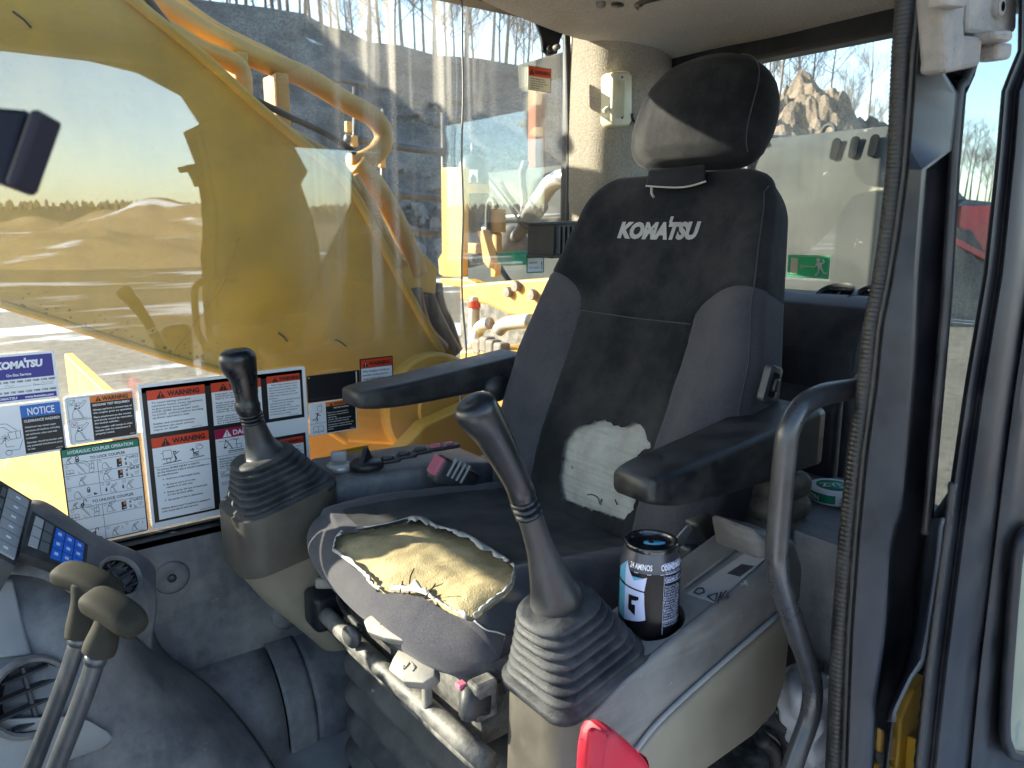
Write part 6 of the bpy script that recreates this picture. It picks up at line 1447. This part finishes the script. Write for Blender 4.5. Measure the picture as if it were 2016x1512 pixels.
# ------------------------------------------------------------------ stickers: thin printed sheets with lettering and pictograms
class Sheet:
    """a printed sheet in a plane: a runs right, b runs down from the top-left corner; prints are gathered by part and colour"""
    def __init__(s, name, label, cat, x0, x1, z0, z1, y=1.3455, group=None, base='white', r=.004, ax=(1, 0, 0), az=(0, 0, 1), org=None, n=None):
        s.w, s.h = x1-x0, z1-z0; s.O = np.array([x0, y, z1]) if org is None else np.asarray(org, float); s.X = np.asarray(ax, float); s.Z = np.asarray(az, float)
        s.N = np.array([0, -1.0, 0]) if n is None else np.asarray(n, float)
        s.t = thing(name, label, cat, s.O+s.X*s.w/2-s.Z*s.h, group); s.parts = {}; s.lay = 0
        pts = [(s.w/2+a, -s.h/2+b) for a, b in rrect(s.w, s.h, r, 4)]
        mk('backing', *prism(pts, s.X, s.Z, -s.N, s.O, .0006, 0), M[base], s.t, False)
    def p(s, a, b, k): return s.O+s.X*a-s.Z*b+s.N*(.00025*k)
    def add(s, part, m_, V, F_):
        q = s.parts.setdefault((part, m_, s.lay), ([], [])); k = len(q[0]); q[0].extend(V); q[1].extend(tuple(i+k for i in f) for f in F_)
    def rect(s, a0, b0, a1, b1, m_, part='print_panel', k=1): s.add(part, m_, [s.p(a0, b0, k), s.p(a0, b1, k), s.p(a1, b1, k), s.p(a1, b0, k)], [(0, 1, 2, 3)])
    def poly(s, pts, m_, part='pictogram', k=2): s.add(part, m_, [s.p(a, b, k) for a, b in pts], [tuple(range(len(pts)))])
    def line(s, pts, w, m_='ink', part='pictogram', k=2, closed=False):
        pts = list(pts)+([pts[0]] if closed else [])
        for (a0, b0), (a1, b1) in zip(pts, pts[1:]):
            d = math.hypot(a1-a0, b1-b0) or 1e-9; na, nb = -(b1-b0)/d*w/2, (a1-a0)/d*w/2; ea, eb = (a1-a0)/d*w*.4, (b1-b0)/d*w*.4
            s.add(part, m_, [s.p(a0-ea+na, b0-eb+nb, k), s.p(a1+ea+na, b1+eb+nb, k), s.p(a1+ea-na, b1+eb-nb, k), s.p(a0-ea-na, b0-eb-nb, k)], [(0, 1, 2, 3)])
    def circ(s, a, b, r, w=0, m_='ink', part='pictogram', k=2, n_=16, sx=1):
        pts = [(a+sx*r*math.cos(6.2832*i/n_), b+r*math.sin(6.2832*i/n_)) for i in range(n_)]
        s.line(pts, w, m_, part, k, True) if w else s.poly(pts, m_, part, k)
    def text(s, body, a, b, h, w=None, m_='ink', bold=0.0, part='lettering', k=3, shear=0.0, maxw=None):
        """baseline-left at (a, b)"""
        A, F_ = glyph_mesh(body, h, w, bold, shear)
        if len(A) == 0: return
        if maxw and A[:, 0].max() > maxw: A[:, 0] *= maxw/A[:, 0].max()
        s.add(part, m_, [s.p(a+q[0], b-q[1], k) for q in A], F_)
    def block(s, lines, a, b, h, lead, wmax, m_='ink', bold=0.01, k=3, widths=None):
        """paragraph lines; the longest fills wmax"""
        L = max(len(t) for t in lines)
        for i, t in enumerate(lines):
            if t: s.text(t.lstrip(), a+(len(t)-len(t.lstrip()))*wmax/L, b+i*lead, h, wmax*len(t.strip())/L, m_, bold, k=k)
    def tri(s, a, b, h, m_='black', inv='s_red'):
        """alert triangle, base-left at (a, b)"""
        s.poly([(a, b), (a+h*1.12, b), (a+h*.56, b-h)], m_, 'alert_symbol', 2); s.poly([(a+h*.48, b-h*.70), (a+h*.64, b-h*.70), (a+h*.59, b-h*.28), (a+h*.53, b-h*.28)], inv, 'alert_symbol', 3); s.circ(a+h*.56, b-h*.14, h*.075, 0, inv, 'alert_symbol', 3, 8)
    def warn(s, a0, b0, a1, b1, word='WARNING', m_='s_red', col='black', sh=.62, tri_m='black', frac=.60, off=.13):
        s.rect(a0, b0, a1, b1, m_, 'header_band'); w, h = a1-a0, b1-b0
        s.tri(a0+w*off, b1-h*.14, h*.76, tri_m, m_); s.text(word, a0+w*(off+.02)+h*.92, b1-h*.22, h*.52, w*frac, col, .035, 'header_lettering', shear=.0)
    def done(s):
        for (part, m_, _), (V, F_) in s.parts.items(): mk(part, V, F_, M[m_], s.t, False)
        return s.t
WG = 'decals on the side window'
# excavator bucket-and-coupler pictogram
def bucket(s, a, b, k, flip=1, m_='ink', lw=.0005, full=True):
    q = lambda x, y: (a+x*k*flip, b-y*k)
    s.line([q(0, .05), q(.02, .35), q(.12, .55), q(.25, .62), q(.42, .5), q(.55, .2), q(.62, .0)], lw, m_); s.line([q(0, .05), q(.1, 0), q(.45, -.02), q(.8, .02)], lw, m_); s.line([q(.3, .62), q(.55, .05)], lw, m_)
    if full:
        s.line([q(.12, .55), q(.2, .8), q(.42, .85), q(.5, .7), q(.25, .62)], lw, m_); s.line([q(.25, .8), q(.3, 1.0), q(.52, 1.0)], lw, m_); s.line([q(.45, .85), q(.75, 1.15)], lw, m_); s.line([q(.55, .72), q(.85, 1.05)], lw, m_); s.line([q(.75, 1.15), q(.85, 1.05)], lw, m_)
        for x, y in ((.22, .66), (.42, .66), (.3, .82)): s.circ(*q(x, y), k*.05, 0, m_, n_=8)
def arm_excavator(s, a, b, k, m_='ink', lw=.0005):
    q = lambda x, y: (a+x*k, b-y*k)
    s.line([q(0, .75), q(.1, .82), q(.55, .72), q(.75, .45)], lw, m_); s.line([q(.1, .68), q(.5, .58), q(.68, .35)], lw, m_); s.line([q(0, .75), q(.42, .08), q(.5, .02)], lw*1.3, m_); s.line([q(.1, .68), q(.45, .15)], lw, m_); s.line([q(.12, .15), q(.2, .04), q(.3, .02)], lw, m_)
    s.line([q(.72, .5), q(.95, .5), q(.95, .25), q(.70, .25)], lw, m_, closed=True); s.line([q(.82, .5), q(.82, .25)], lw, m_); s.line([q(.68, .2), q(.95, .22), q(.9, .0), q(.68, .0)], lw, m_, closed=True)
def book(s, a, b, k, m_='ink', lw=.0005):
    q = lambda x, y: (a+x*k, b-y*k)
    s.line([q(0, .1), q(0, .6), q(.25, .7), q(.5, .6), q(.75, .7), q(1, .6), q(1, .1), q(.75, .2), q(.5, .1), q(.25, .2), q(0, .1)], lw, m_); s.line([q(.5, .1), q(.5, .6)], lw, m_); s.line([q(-.06, .02), q(.25, .1), q(.5, 0), q(.75, .1), q(1.06, .02)], lw, m_)
def lock(s, a, b, k, open_=False, m_='ink'):
    s.circ(a, b, k*.36, 0, m_, n_=12, sx=.85); q = lambda x, y: (a+x*k, b-y*k); s.circ(a, b, k*.09, 0, 'white', k=3, n_=8)
    s.line([q(-.22, .3), q(-.22, .62), q(0, .82), q(.22, .62)]+([] if open_ else [q(.22, .3)]) if not open_ else [q(.2, .3), q(.25, .8), q(.5, .95), q(.68, .8), q(.68, .55)], k*.13, m_)
def rocker(s, a, b, k):
    s.poly([(a, b), (a+k*.55, b-k*.1), (a+k*.55, b-k*1.15), (a, b-k*1.05)], 'ink', k=2); s.poly([(a+k*.28, b-k*.66), (a+k*.5, b-k*.70), (a+k*.5, b-k*1.1), (a+k*.28, b-k*1.06)], 's_orange', k=3); s.poly([(a+k*.2, b-k*.22), (a+k*.45, b-k*.27), (a+k*.45, b-k*.38), (a+k*.2, b-k*.33)], 'white', k=3)
def horn(s, a, b, k, cross=False):
    q = lambda x, y: (a+x*k, b-y*k)
    s.line([q(0, .3), q(.6, .3), q(.9, .55), q(.9, .05), q(.6, .3)], k*.09); s.line([q(.1, .3), q(.2, .05), q(.5, .05), q(.6, .2)], k*.07); s.line([q(1.25, .05), q(1.25, .5), q(1.6, .5), q(1.6, .05)], k*.07, closed=True)
    if cross: s.line([q(0, 0), q(.95, .6)], k*.08); s.line([q(0, .6), q(.95, 0)], k*.08); s.line([q(1.15, 0), q(1.7, .6)], k*.08); s.line([q(1.15, .6), q(1.7, 0)], k*.08)
    else:
        for y in (.05, .28, .5): s.line([q(1.08, y), q(1.18, y)], k*.05); s.line([q(1.67, y), q(1.77, y)], k*.05)
def clock(s, a, b, k):
    s.circ(a, b, k*.4, k*.06); s.line([(a, b), (a, b-k*.25)], k*.05); s.line([(a, b), (a+k*.18, b)], k*.05); s.line([(a+k*.35, b-k*.5), (a+k*.55, b-k*.3)], k*.08)
def stick(s, a, b, k):
    q = lambda x, y: (a+x*k, b-y*k); s.line([q(0, 0), q(.5, 0), q(.25, .5), q(.12, .35), q(0, 0)], k*.05); s.line([q(.15, .4), q(-.1, .75)], k*.07)
    for y in (.12, .24): s.line([q(.02, y), q(.42, y)], k*.05)

# -- blue service card
s = Sheet('service_sticker', 'indigo and white service interval sticker at the left edge of the window', 'sticker', .030, .126, -.262, -.187, group=WG, r=.005)
s.rect(.003, .004, .092, .039, 's_indigo', 'header_band')
A, F_ = logo2d(.0105, .062); s.add('printed_name', 'white', [s.p(.017+a[0], .0220-a[1], 3) for a in A], F_)
s.text('On-Site Service', .030, .0345, .0042, .032, 'white', .02)
s.text('Period: 250  500  750  1000  1250  1500  1750  2000', .004, .0445, .0032, .088, 'ink', .02); s.line([(.006, .052), (.060, .051)], .0004); s.text('Date', .063, .0515, .0028, .008); s.line([(.072, .0515), (.090, .051)], .0004)
s.line([(.026, .050), (.030, .047), (.033, .0505), (.038, .0475)], .0005, 's_grey'); s.line([(.073, .050), (.076, .0465), (.078, .050), (.083, .047), (.086, .0495), (.090, .046)], .0005, 's_grey')
s.text('Next:  250  500  750  1000  1250  1500  1750  2000', .004, .0605, .0032, .088, 'ink', .02)
s.rect(.003, .0635, .092, .0715, 's_indigo', 'footer_band'); s.text('KOMATSU', .012, .0695, .0038, .028, 'white', .03); s.text('www.komatsu.com', .050, .0695, .0038, .038, 'white', .03); s.done()
# -- notice
s = Sheet('notice_sticker', 'blue-headed NOTICE clearance hazard sticker below the indigo service sticker', 'sticker', .000, .127, -.347, -.265, group=WG, r=.005)
s.rect(.0715, .003, .1245, .022, 's_blue', 'header_band'); s.text('NOTICE', .0805, .0185, .0115, .036, 'white', .02, 'header_lettering'); s.rect(.0715, .022, .1245, .079, 'black', 'text_panel')
s.text('CLEARANCE HAZARD!', .0745, .0295, .0042, .0475, 'white', .02)
s.block(['Attachment may contact upper', 'structure of machine, including', 'cab and boom, when used with', 'a coupler.'], .0745, .0385, .0030, .0058, .046, 'white', .012); s.block(['Operator should be familiar with', 'any potential interference prior', 'to use.'], .0745, .0630, .0030, .0052, .0475, 'white', .012); s.text('A43401', .112, .0765, .0020, .009, 'white')
o1 = .012
s.line([(.004+o1, .034), (.02+o1, .026), (.04+o1, .028), (.052+o1, .040)], .0006); s.line([(.02+o1, .031), (.036+o1, .033), (.045+o1, .042)], .0006); s.line([(.040+o1, .042), (.056+o1, .041), (.056+o1, .052), (.042+o1, .053)], .0006, closed=True); s.line([(.050+o1, .042), (.050+o1, .052)], .0006)
for a in range(8): s.line([(.036+o1, .050), (.036+o1+.006*math.cos(a*.785), .050+.006*math.sin(a*.785))], .0006)
s.line([(.018+o1, .052), (.030+o1, .058), (.036+o1, .052)], .0006); s.line([(.035+o1, .058), (.036+o1, .064), (.046+o1, .064)], .0006); s.line([(.036+o1, .070), (.052+o1, .070), (.058+o1, .055)], .0006); s.circ(.038+o1, .073, .004, .0006); s.done()
# -- ground test
s = Sheet('ground_test_sticker', 'orange-headed ground test WARNING sticker with bucket drawings', 'sticker', .131, .231, -.3415, -.263, group=WG, r=.005)
s.rect(.035, .0025, .0975, .0135, 's_orange', 'header_band'); s.tri(.0425, .0122, .0082, 'black', 's_orange'); s.text('WARNING', .0525, .0118, .0066, .038, 'black', .035, 'header_lettering')
s.rect(.035, .0135, .0975, .0758, 'black', 'text_panel'); s.text('GROUND TEST REQUIRED!', .038, .0195, .0036, .054, 'white', .03)
s.block(['Always perform a ground test of', 'the coupler prior to operation.'], .038, .0268, .0030, .0052, .057, 'white', .02); s.block(['Place attachment on the ground', 'and slowly uncurl by retracting', 'the bucket cylinder.'], .038, .0392, .0030, .0052, .056, 'white', .02); s.block(['The coupler will remain in tight', 'contact with the attachment if', 'properly locked.'], .038, .0565, .0030, .0052, .055, 'white', .02); s.text('A50501', .0875, .0735, .002, .008, 'white')
s.line([(.0025, .039), (.035, .039)], .0005); s.line([(.0035, .0025), (.0035, .0755)], .0004); s.line([(.0035, .003), (.035, .003)], .0004)
s.line([(.006, .006), (.014, .006), (.014, .014), (.006, .014)], .0005, 's_green', closed=True); s.line([(.0075, .010), (.0095, .0125), (.0130, .0065)], .0006, 's_green'); s.line([(.006, .042), (.014, .042), (.014, .050), (.006, .050)], .0005, 's_crimson', closed=True); s.line([(.0075, .0435), (.0125, .0485)], .0006); s.line([(.0125, .0435), (.0075, .0485)], .0006)
bucket(s, .0085, .036, .025); bucket(s, .0085, .0725, .025); s.line([(.006, .0365), (.033, .0375)], .0004); s.line([(.006, .0735), (.033, .0745)], .0004); s.done()
# -- coupler operation
s = Sheet('coupler_sticker', 'green-headed hydraulic coupler operation sticker with rows of small diagrams', 'sticker', .1165, .2315, -.5105, -.344, group=WG, base='black', r=.004)
s.rect(.002, .003, .113, .0150, 's_green', 'header_band'); s.text('HYDRAULIC COUPLER OPERATION', .010, .0115, .0056, .095, 'white', .025, 'header_lettering'); s.rect(.002, .0158, .113, .1645, 'white', 'print_field')
s.text('TO LOCK COUPLER', .040, .0245, .0048, .052, 'ink', .02); s.text('TO UNLOCK COUPLER', .036, .0985, .0048, .062, 'ink', .02)
for b in (.0275, .0885, .1035): s.line([(.002, b), (.113, b)], .0006)
for b in (.0475, .0670): s.line([(.002, b), (.113, b)], .0006)
for b in (.1225, .1430): s.line([(.002, b), (.113, b)], .0006)
s.line([(.050, .0275), (.050, .0885)], .0006); s.line([(.050, .1035), (.050, .1645)], .0006)
bucket(s, .007, .0268, .009); lock(s, .022, .0235, .009); bucket(s, .008, .1028, .009); lock(s, .022, .099, .009, True)
for b in (.0475, .1225):
    s.circ(.0065, b-.0155, .0018, .0004); book(s, .005, b-.003, .010); arm_excavator(s, .018, b-.001, .028); s.circ(.043, b-.0175, .0018, .0004)
for b, c in ((.0475, 0), (.0670, 1), (.1225, 0)):
    s.circ(.054, b-.0165, .0018, .0004); bucket(s, .056, b-.003, .017, 1, full=b != .0475); rocker(s, .078, b-.0015, .0135); lock(s, .0915, b-.0135, .005, True); lock(s, .0915, b-.005, .005); horn(s, .096, b-.0135, .0085, c); clock(s, .106, b-.0065, .007); stick(s, .097, b-.0015, .008)
s.circ(.0065, .0510, .0018, .0004); bucket(s, .021, .0655, .013); s.circ(.0065, .0705, .0018, .0004); bucket(s, .012, .086, .018, full=False); lock(s, .033, .0775, .008); s.line([(.030, .085), (.036, .0845)], .0005); s.poly([(.040, .086), (.040, .081), (.046, .0845)], 'ink')
s.circ(.054, .0705, .0018, .0004); s.line([(.060, .0695), (.064, .0695), (.064, .0735), (.060, .0735)], .0005, closed=True); s.line([(.061, .0715), (.062, .073), (.0645, .069)], .0006); bucket(s, .064, .0865, .013); s.line([(.084, .0695), (.088, .0695), (.088, .0735), (.084, .0735)], .0005, closed=True); bucket(s, .089, .0855, .013)
for a in (.0585, .0835): s.poly([(a-.001, .077), (a+.001, .077), (a+.001, .081), (a+.0022, .081), (a, .0845), (a-.0022, .081), (a-.001, .081)], 'ink')
bucket(s, .012, .1635, .018, full=False); lock(s, .034, .151, .009, True); s.line([(.030, .161), (.036, .1605)], .0005); s.poly([(.040, .162), (.040, .157), (.046, .1605)], 'ink')
s.circ(.054, .1465, .0018, .0004); bucket(s, .060, .162, .013); s.line([(.076, .148), (.076, .153)], .0005); s.circ(.083, .1465, .0018, .0004); bucket(s, .090, .161, .013); s.line([(.107, .152), (.107, .147)], .0005); s.text('A50601', .100, .1640, .0016, .008); s.done()
# -- the large sheet with five boxed warnings
s = Sheet('warning_sheet', 'large white sticker sheet with five black-boxed warnings behind the far joystick', 'sticker sheet', .238, .526, -.510, -.256, group=WG, r=.004)
def boxed(a0, b0, a1, b1, t=.0065): s.rect(a0-t, b0-t, a1+t, b1+t, 'black', 'black_border', 1)
X1_, X2_, X3_ = (.0105, .103), (.113, .201), (.215, .275)
s.rect(.0045, .0060, .2815, .0150, 'black', 'black_border'); s.rect(.0045, .0060, .2080, .2500-.006, 'black', 'black_border'); s.rect(.2080, .0060, .2815, .098, 'black', 'black_border'); s.rect(.2085, .128, .2815, .232, 'black', 'black_border')
def field(a0, b0, a1, b1, m_='white'): s.rect(a0, b0, a1, b1, m_, 'text_field', 2)
def hdr(a0, b0, a1, b1, word='WARNING', m_='s_red', col='black', bold=.04, frac=.56, tm='black'):
    s.lay += 1; s.rect(a0, b0, a1, b1, m_, 'header_band', 3); w, h = a1-a0, b1-b0; th_ = h*.78; s.poly([(a0+w*.15, b1-h*.1), (a0+w*.15+th_*1.15, b1-h*.1), (a0+w*.15+th_*.575, b1-h*.1-th_)], tm, 'alert_symbol', 4); x = a0+w*.15+th_*.575
    s.poly([(x-th_*.08, b1-h*.1-th_*.72), (x+th_*.08, b1-h*.1-th_*.72), (x+th_*.03, b1-h*.1-th_*.3), (x-th_*.03, b1-h*.1-th_*.3)], m_, 'alert_symbol', 5); s.circ(x, b1-h*.1-th_*.16, th_*.08, 0, m_, 'alert_symbol', 5, 8); s.text(word, a0+w*.18+th_*1.15, b1-h*.24, h*.52, w*frac, col, bold, 'header_lettering', 4)
field(.0120, .012, .105, .0865); hdr(.0120, .012, .105, .0285)
s.block(['To avoid hitting unlocked', 'operation levers, lower equipment', 'to ground and move SAFETY', 'LOCK LEVER (located near seat)', 'to LOCK  position before standing', "up from operator's seat.", '', 'Sudden and unwanted machine', 'movement can cause serious', 'injury or death.'], .0175, .0350, .0032, .0052, .082, 'ink', .012, k=4); s.text('09654-03001', .078, .0845, .0016, .018, k=4)
field(.0120, .0945, .105, .2400); hdr(.0120, .0945, .105, .1120, frac=.58)
s.line([(.012, .146), (.105, .146)], .0006, k=3)
s.block(['To prevent SEVERE INJURY or DEATH', 'do the following before moving machine or', 'its attachments:'], .0160, .1520, .0032, .0052, .086, 'ink', .02, k=4)
for b, ls in ((.1705, ['Honk horn to alert people nearby.']), (.1805, ['Be sure no one is on or near', 'machine or in swing area.']), (.1945, ['Rotate cab for full view of travel path', 'if it can be done safely.']), (.2085, ['Use spotter if view is obstructed.'])):
    s.circ(.0245, b-.0016, .0010, 0, 'ink', 'lettering', 4, 8); s.block(ls, .0290, b, .0032, .0052, .0017*max(len(t) for t in ls), 'ink', .02, k=4)
s.block(['Follow above even if machine is equipped', 'with travel alarm and mirrors.'], .0175, .2225, .0032, .0055, .080, 'ink', .02, k=4); s.text('09852-03000', .080, .2375, .0015, .020, k=4)
# pictograms: person struck, person pinned
s.line([(.028, .119), (.040, .119), (.042, .123), (.042, .133), (.028, .133)], .0007, k=3, closed=True); s.circ(.036, .1375, .0036, .0007, k=3); s.line([(.024, .123), (.028, .123)], .0006, k=3); s.line([(.025, .134), (.041, .134)], .0007, k=3)
s.circ(.0478, .1235, .0016, 0, k=3); s.line([(.0445, .122), (.0465, .131), (.0480, .138)], .0016, k=3); s.line([(.0468, .128), (.0535, .124)], .0014, k=3); s.line([(.0470, .131), (.0490, .136), (.0455, .140)], .0015, k=3); s.line([(.0265, .142), (.0555, .1405)], .0014, k=3)
s.line([(.082, .117), (.088, .116), (.092, .119)], .0006, k=3); s.circ(.088, .1225, .0036, .0007, k=3, sx=1.5); s.circ(.0765, .1235, .0015, 0, k=3); s.line([(.072, .125), (.079, .1255)], .0014, k=3); s.line([(.0765, .125), (.0775, .131), (.086, .130)], .0016, k=3); s.line([(.0775, .131), (.084, .135)], .0014, k=3)
for b in (.133, .135, .137): s.line([(.076, b), (.086, b)], .0009, k=3)
s.line([(.071, .1405), (.094, .139)], .0014, k=3)
field(.1155, .012, .2030, .0885); hdr(.1155, .012, .2030, .0285)
s.block(['Improper operation and', 'maintenance can cause serious', 'injury or death.', '', 'Read manual and labels before', 'operation and maintenance.', 'Follow instructions and', 'warnings in manual and in', 'labels on machine.', '', 'Keep manual in machine cab', 'near operator.', 'Contact Komatsu distributor', 'for a replacement manual.'], .1215, .0338, .0030, .00405, .076, 'ink', .012, k=4)
field(.1155, .0965, .2030, .2400); hdr(.1155, .0965, .2030, .1140, 'DANGER', 's_crimson', 'white', .03, .55, 'white')
s.line([(.120, .118), (.136, .120), (.150, .116)], .0006, k=3); s.line([(.133, .1175), (.139, .126), (.144, .135)], .0016, k=3); s.line([(.133, .1185), (.130, .130), (.133, .132), (.137, .127)], .0009, k=3); s.poly([(.1285, .1300), (.1345, .1300), (.1335, .1330), (.1300, .1330)], 'ink', k=3); s.line([(.139, .135), (.160, .135), (.160, .128), (.150, .128)], .0008, k=3); s.line([(.137, .139), (.163, .139)], .0016, k=3); s.line([(.147, .119), (.156, .119)], .0012, k=3); s.line([(.152, .119), (.152, .135)], .0009, k=3); s.line([(.136, .142), (.166, .142)], .0008, k=3)
s.line([(.1155, .146), (.203, .146)], .0006, k=3)
s.block(['Hazardous voltage area.', 'Serious injury or death can occur', 'if machine or attachments are not kept', 'safe distance away from lines.'], .1195, .1525, .0030, .0046, .080, 'ink', .02, k=4); s.text('VOLTAGE', .131, .1735, .0030, .016, 'ink', .02, k=4)
for b in (.1690, .1750, .1850): s.line([(.119, b), (.200, b)], .0005, k=3)
s.line([(.139, .175), (.139, .222)], .0005, k=3); s.block(['LOW', 'VOLTAGE'], .1200, .1795, .0029, .0042, .016, 'ink', .02, k=4); s.block(['SPECIAL HIGH', 'VOLTAGE'], .1200, .1965, .0020, .0036, .0165, 'ink', .01, k=4)
for b in (.179, .190, .195, .200, .205, .210, .216, .222): s.line([(.139, b), (.200, b)], .0004, k=3)
field(.2140, .012, .2765, .0915); hdr(.2140, .012, .2765, .0250, frac=.64)
s.block(['   Before always standing up from', "operator's seat to open or close", 'front window and skylight, and to', 'install or remove under window,', 'safety lever shall be set at lock', 'position.', '   If operator accidentally touches', 'operation lever for working', 'equipment, machine might', 'unexpectedly begin to move so that', 'it causes accident resulting in', 'serious injury or death.'], .2170, .0300, .0027, .0050, .0575, 'ink', .008, k=4); s.text('09654-03001', .252, .0895, .0015, .018, k=4)
field(.2140, .134, .2765, .2260); hdr(.2140, .134, .2765, .1470, frac=.62)
s.block(['Excavators equipped with a control', 'pattern change valve: to prevent', 'injury always confirm the available', 'lever pattern before use. See the', 'manual and the notice plate. Set the', 'machine to the needed pattern'], .2170, .1525, .0027, .0050, .0575, 'ink', .008, k=4); s.done()
# -- misuse hazard
s = Sheet('misuse_sticker', 'small orange-headed misuse hazard sticker with falling bucket and book drawings', 'sticker', .5290, .6265, -.3945, -.3295, group=WG, r=.004)
s.rect(.0340, .0020, .0955, .0110, 's_orange', 'header_band'); s.tri(.0415, .0100, .0066, 'black', 's_orange'); s.text('WARNING', .0500, .0095, .0055, .040, 'black', .03, 'header_lettering'); s.rect(.0340, .0110, .0955, .0630, 'black', 'text_panel')
s.text('MISUSE HAZARD', .0500, .0165, .0030, .032, 'white', .02); s.block(['Read and understand the', "operator's manual before", 'operating.'], .0370, .0245, .0026, .0046, .044, 'white', .01); s.block(['Coupler may drop attachment', 'if not operated properly.'], .0370, .0385, .0026, .0044, .048, 'white', .01); s.block(['Contact your nearest dealer for', 'replacement manual and safety', 'labels.'], .0370, .0485, .0026, .0044, .053, 'white', .01); s.text('A50701', .083, .0612, .0018, .008, 'white')
s.line([(.001, .0410), (.034, .0410)], .0005); s.line([(.018, .008), (.024, .004), (.026, .005), (.025, .020), (.016, .014), (.018, .008)], .0005); s.line([(.018, .008), (.026, .009)], .0005)
s.circ(.0175, .0215, .0016, 0); s.line([(.0170, .0230), (.0150, .0290)], .0018); s.line([(.0170, .0245), (.0220, .0260)], .0014); s.line([(.0170, .0240), (.0130, .0210)], .0012); s.line([(.0150, .0290), (.0120, .0330), (.0060, .0330)], .0015); s.line([(.0150, .0290), (.0165, .0340), (.0140, .0370)], .0015); book(s, .007, .0600, .020); s.done()
# -- black holder plate
o_ = Sheet('card_holder', 'plain black card holder plate between the white sheet and the armrest', 'card holder', .528, .637, -.3285, -.276, group=WG, base='black', r=.003)
o_.line([(.006, .046), (.10, .046)], .0018, 'plastic2', 'holder_lip'); o_.line([(.1015, .003), (.1015, .045)], .0022, 's_cream', 'holder_edge'); o_.circ(.004, .004, .0014, 0, 's_cream', 'holder_rivet'); o_.done()
# -- swing warning
s = Sheet('swing_warning_sticker', 'black-framed red WARNING sticker above the tip of the far armrest', 'sticker', .638, .711, -.350, -.255, group=WG, base='black', r=.001)
s.rect(.0025, .0025, .0705, .0185, 's_red', 'header_band'); s.tri(.0060, .0165, .0110, 'black', 'white'); s.text('WARNING', .0195, .0150, .0088, .0475, 'black', .03, 'header_lettering'); s.rect(.0025, .0195, .0705, .0925, 'white', 'text_field')
s.block(['When swinging or backing up', 'excavator, press button to', 'change display mode on', 'monitor so you can see rear', 'and side of machine. Before', 'moving, look around and at', 'mirror and monitor to confirm', 'safety.'], .0050, .0275, .0040, .0076, .0630, 'ink', .015); s.done()
# -- small yellow warning label behind the ignition key
s = Sheet('yellow_label', 'orange-yellow warning label low on the window behind the ignition key', 'sticker', .585, .650, -.468, -.432, group=WG, base='yellow', r=.001)
s.tri(.030, .030, .013, 'black', 'yellow'); s.line([(.003, .004), (.062, .004), (.062, .033), (.003, .033)], .0008, 'black', closed=True); s.done()
# -- window lock warning at the top and the green LOOK FOR label
s = Sheet('window_lock_sticker', 'red and cream WARNING sticker high on the window below the latch', 'sticker', 1.057, 1.121, .2885, .338, group=WG, base='s_cream', r=.004)
s.rect(.001, .001, .063, .0205, 's_red', 'header_band'); s.tri(.0035, .0170, .0125, 'black', 's_red'); s.text('WARNING', .0180, .0155, .0085, .043, 'black', .02, 'header_lettering')
s.block(['When raising window,', 'lock it in place with', 'lock pins on both sides.'], .007, .0265, .0030, .0047, .046, 'ink', .015); s.block(['Falling window can', 'cause injury.'], .007, .0405, .0030, .0047, .034, 'ink', .015); s.line([(.0006, .0006), (.0634, .0006), (.0634, .0489), (.0006, .0489)], .0010, 'black', 'border', closed=True); s.done()
s = Sheet('look_for_sticker', 'small white label with green border beside the seat back', 'sticker', 1.055, 1.106, -.1025, -.066, group=WG, base='s_green', r=.004)
s.rect(.003, .003, .048, .0335, 'white', 'print_field'); s.text('LOOK FOR', .006, .015, .0042, .024, 'ink', .02); s.text('THE GREEN', .006, .026, .0036, .030, 's_grey', .02); s.line([(.0435, .028), (.0435, .013)], .0014); s.poly([(.0415, .0165), (.0455, .0165), (.0435, .0105)], 'ink', k=3); s.done()
# -- exit sign on the rear glass, seen from inside
ex = P(1552, 501, x=1.414); ex2 = P(1635, 503, x=1.414); ex3 = P(1552, 545, x=1.414); W_ = float(ex[1]-ex2[1]); H_ = float(ex[2]-ex3[2])
s = Sheet('exit_sign', 'green emergency exit sign with running figure on the rear window', 'exit sign', 0, W_, 0, H_, group=None, base='exit_green', r=.002, ax=(0, -1, 0), az=(0, 0, 1), org=ex, n=(-1, 0, 0))
w, h = W_, H_
s.line([(w*.02, h*.05), (w*.98, h*.05), (w*.98, h*.95), (w*.02, h*.95)], .0012, 'can_pale', 'border', closed=True); s.rect(w*.08, h*.14, w*.25, h*.86, 's_cream', 'door_symbol'); s.line([(w*.30, h*.50), (w*.66, h*.48)], h*.05, 'white', 'arrow'); s.poly([(w*.28, h*.50), (w*.35, h*.40), (w*.35, h*.60)], 'white', 'arrow')
fg = 'running_figure'; s.circ(w*.73, h*.20, h*.085, 0, 'white', fg); s.poly([(w*.70, h*.30), (w*.82, h*.30), (w*.83, h*.58), (w*.74, h*.60)], 'white', fg); s.line([(w*.72, h*.36), (w*.66, h*.50), (w*.60, h*.50)], h*.07, 'white', fg); s.line([(w*.82, h*.34), (w*.88, h*.28), (w*.84, h*.18)], h*.06, 'white', fg); s.line([(w*.76, h*.58), (w*.76, h*.72), (w*.70, h*.86)], h*.08, 'white', fg); s.line([(w*.82, h*.57), (w*.88, h*.74), (w*.94, h*.76)], h*.08, 'white', fg); s.done()
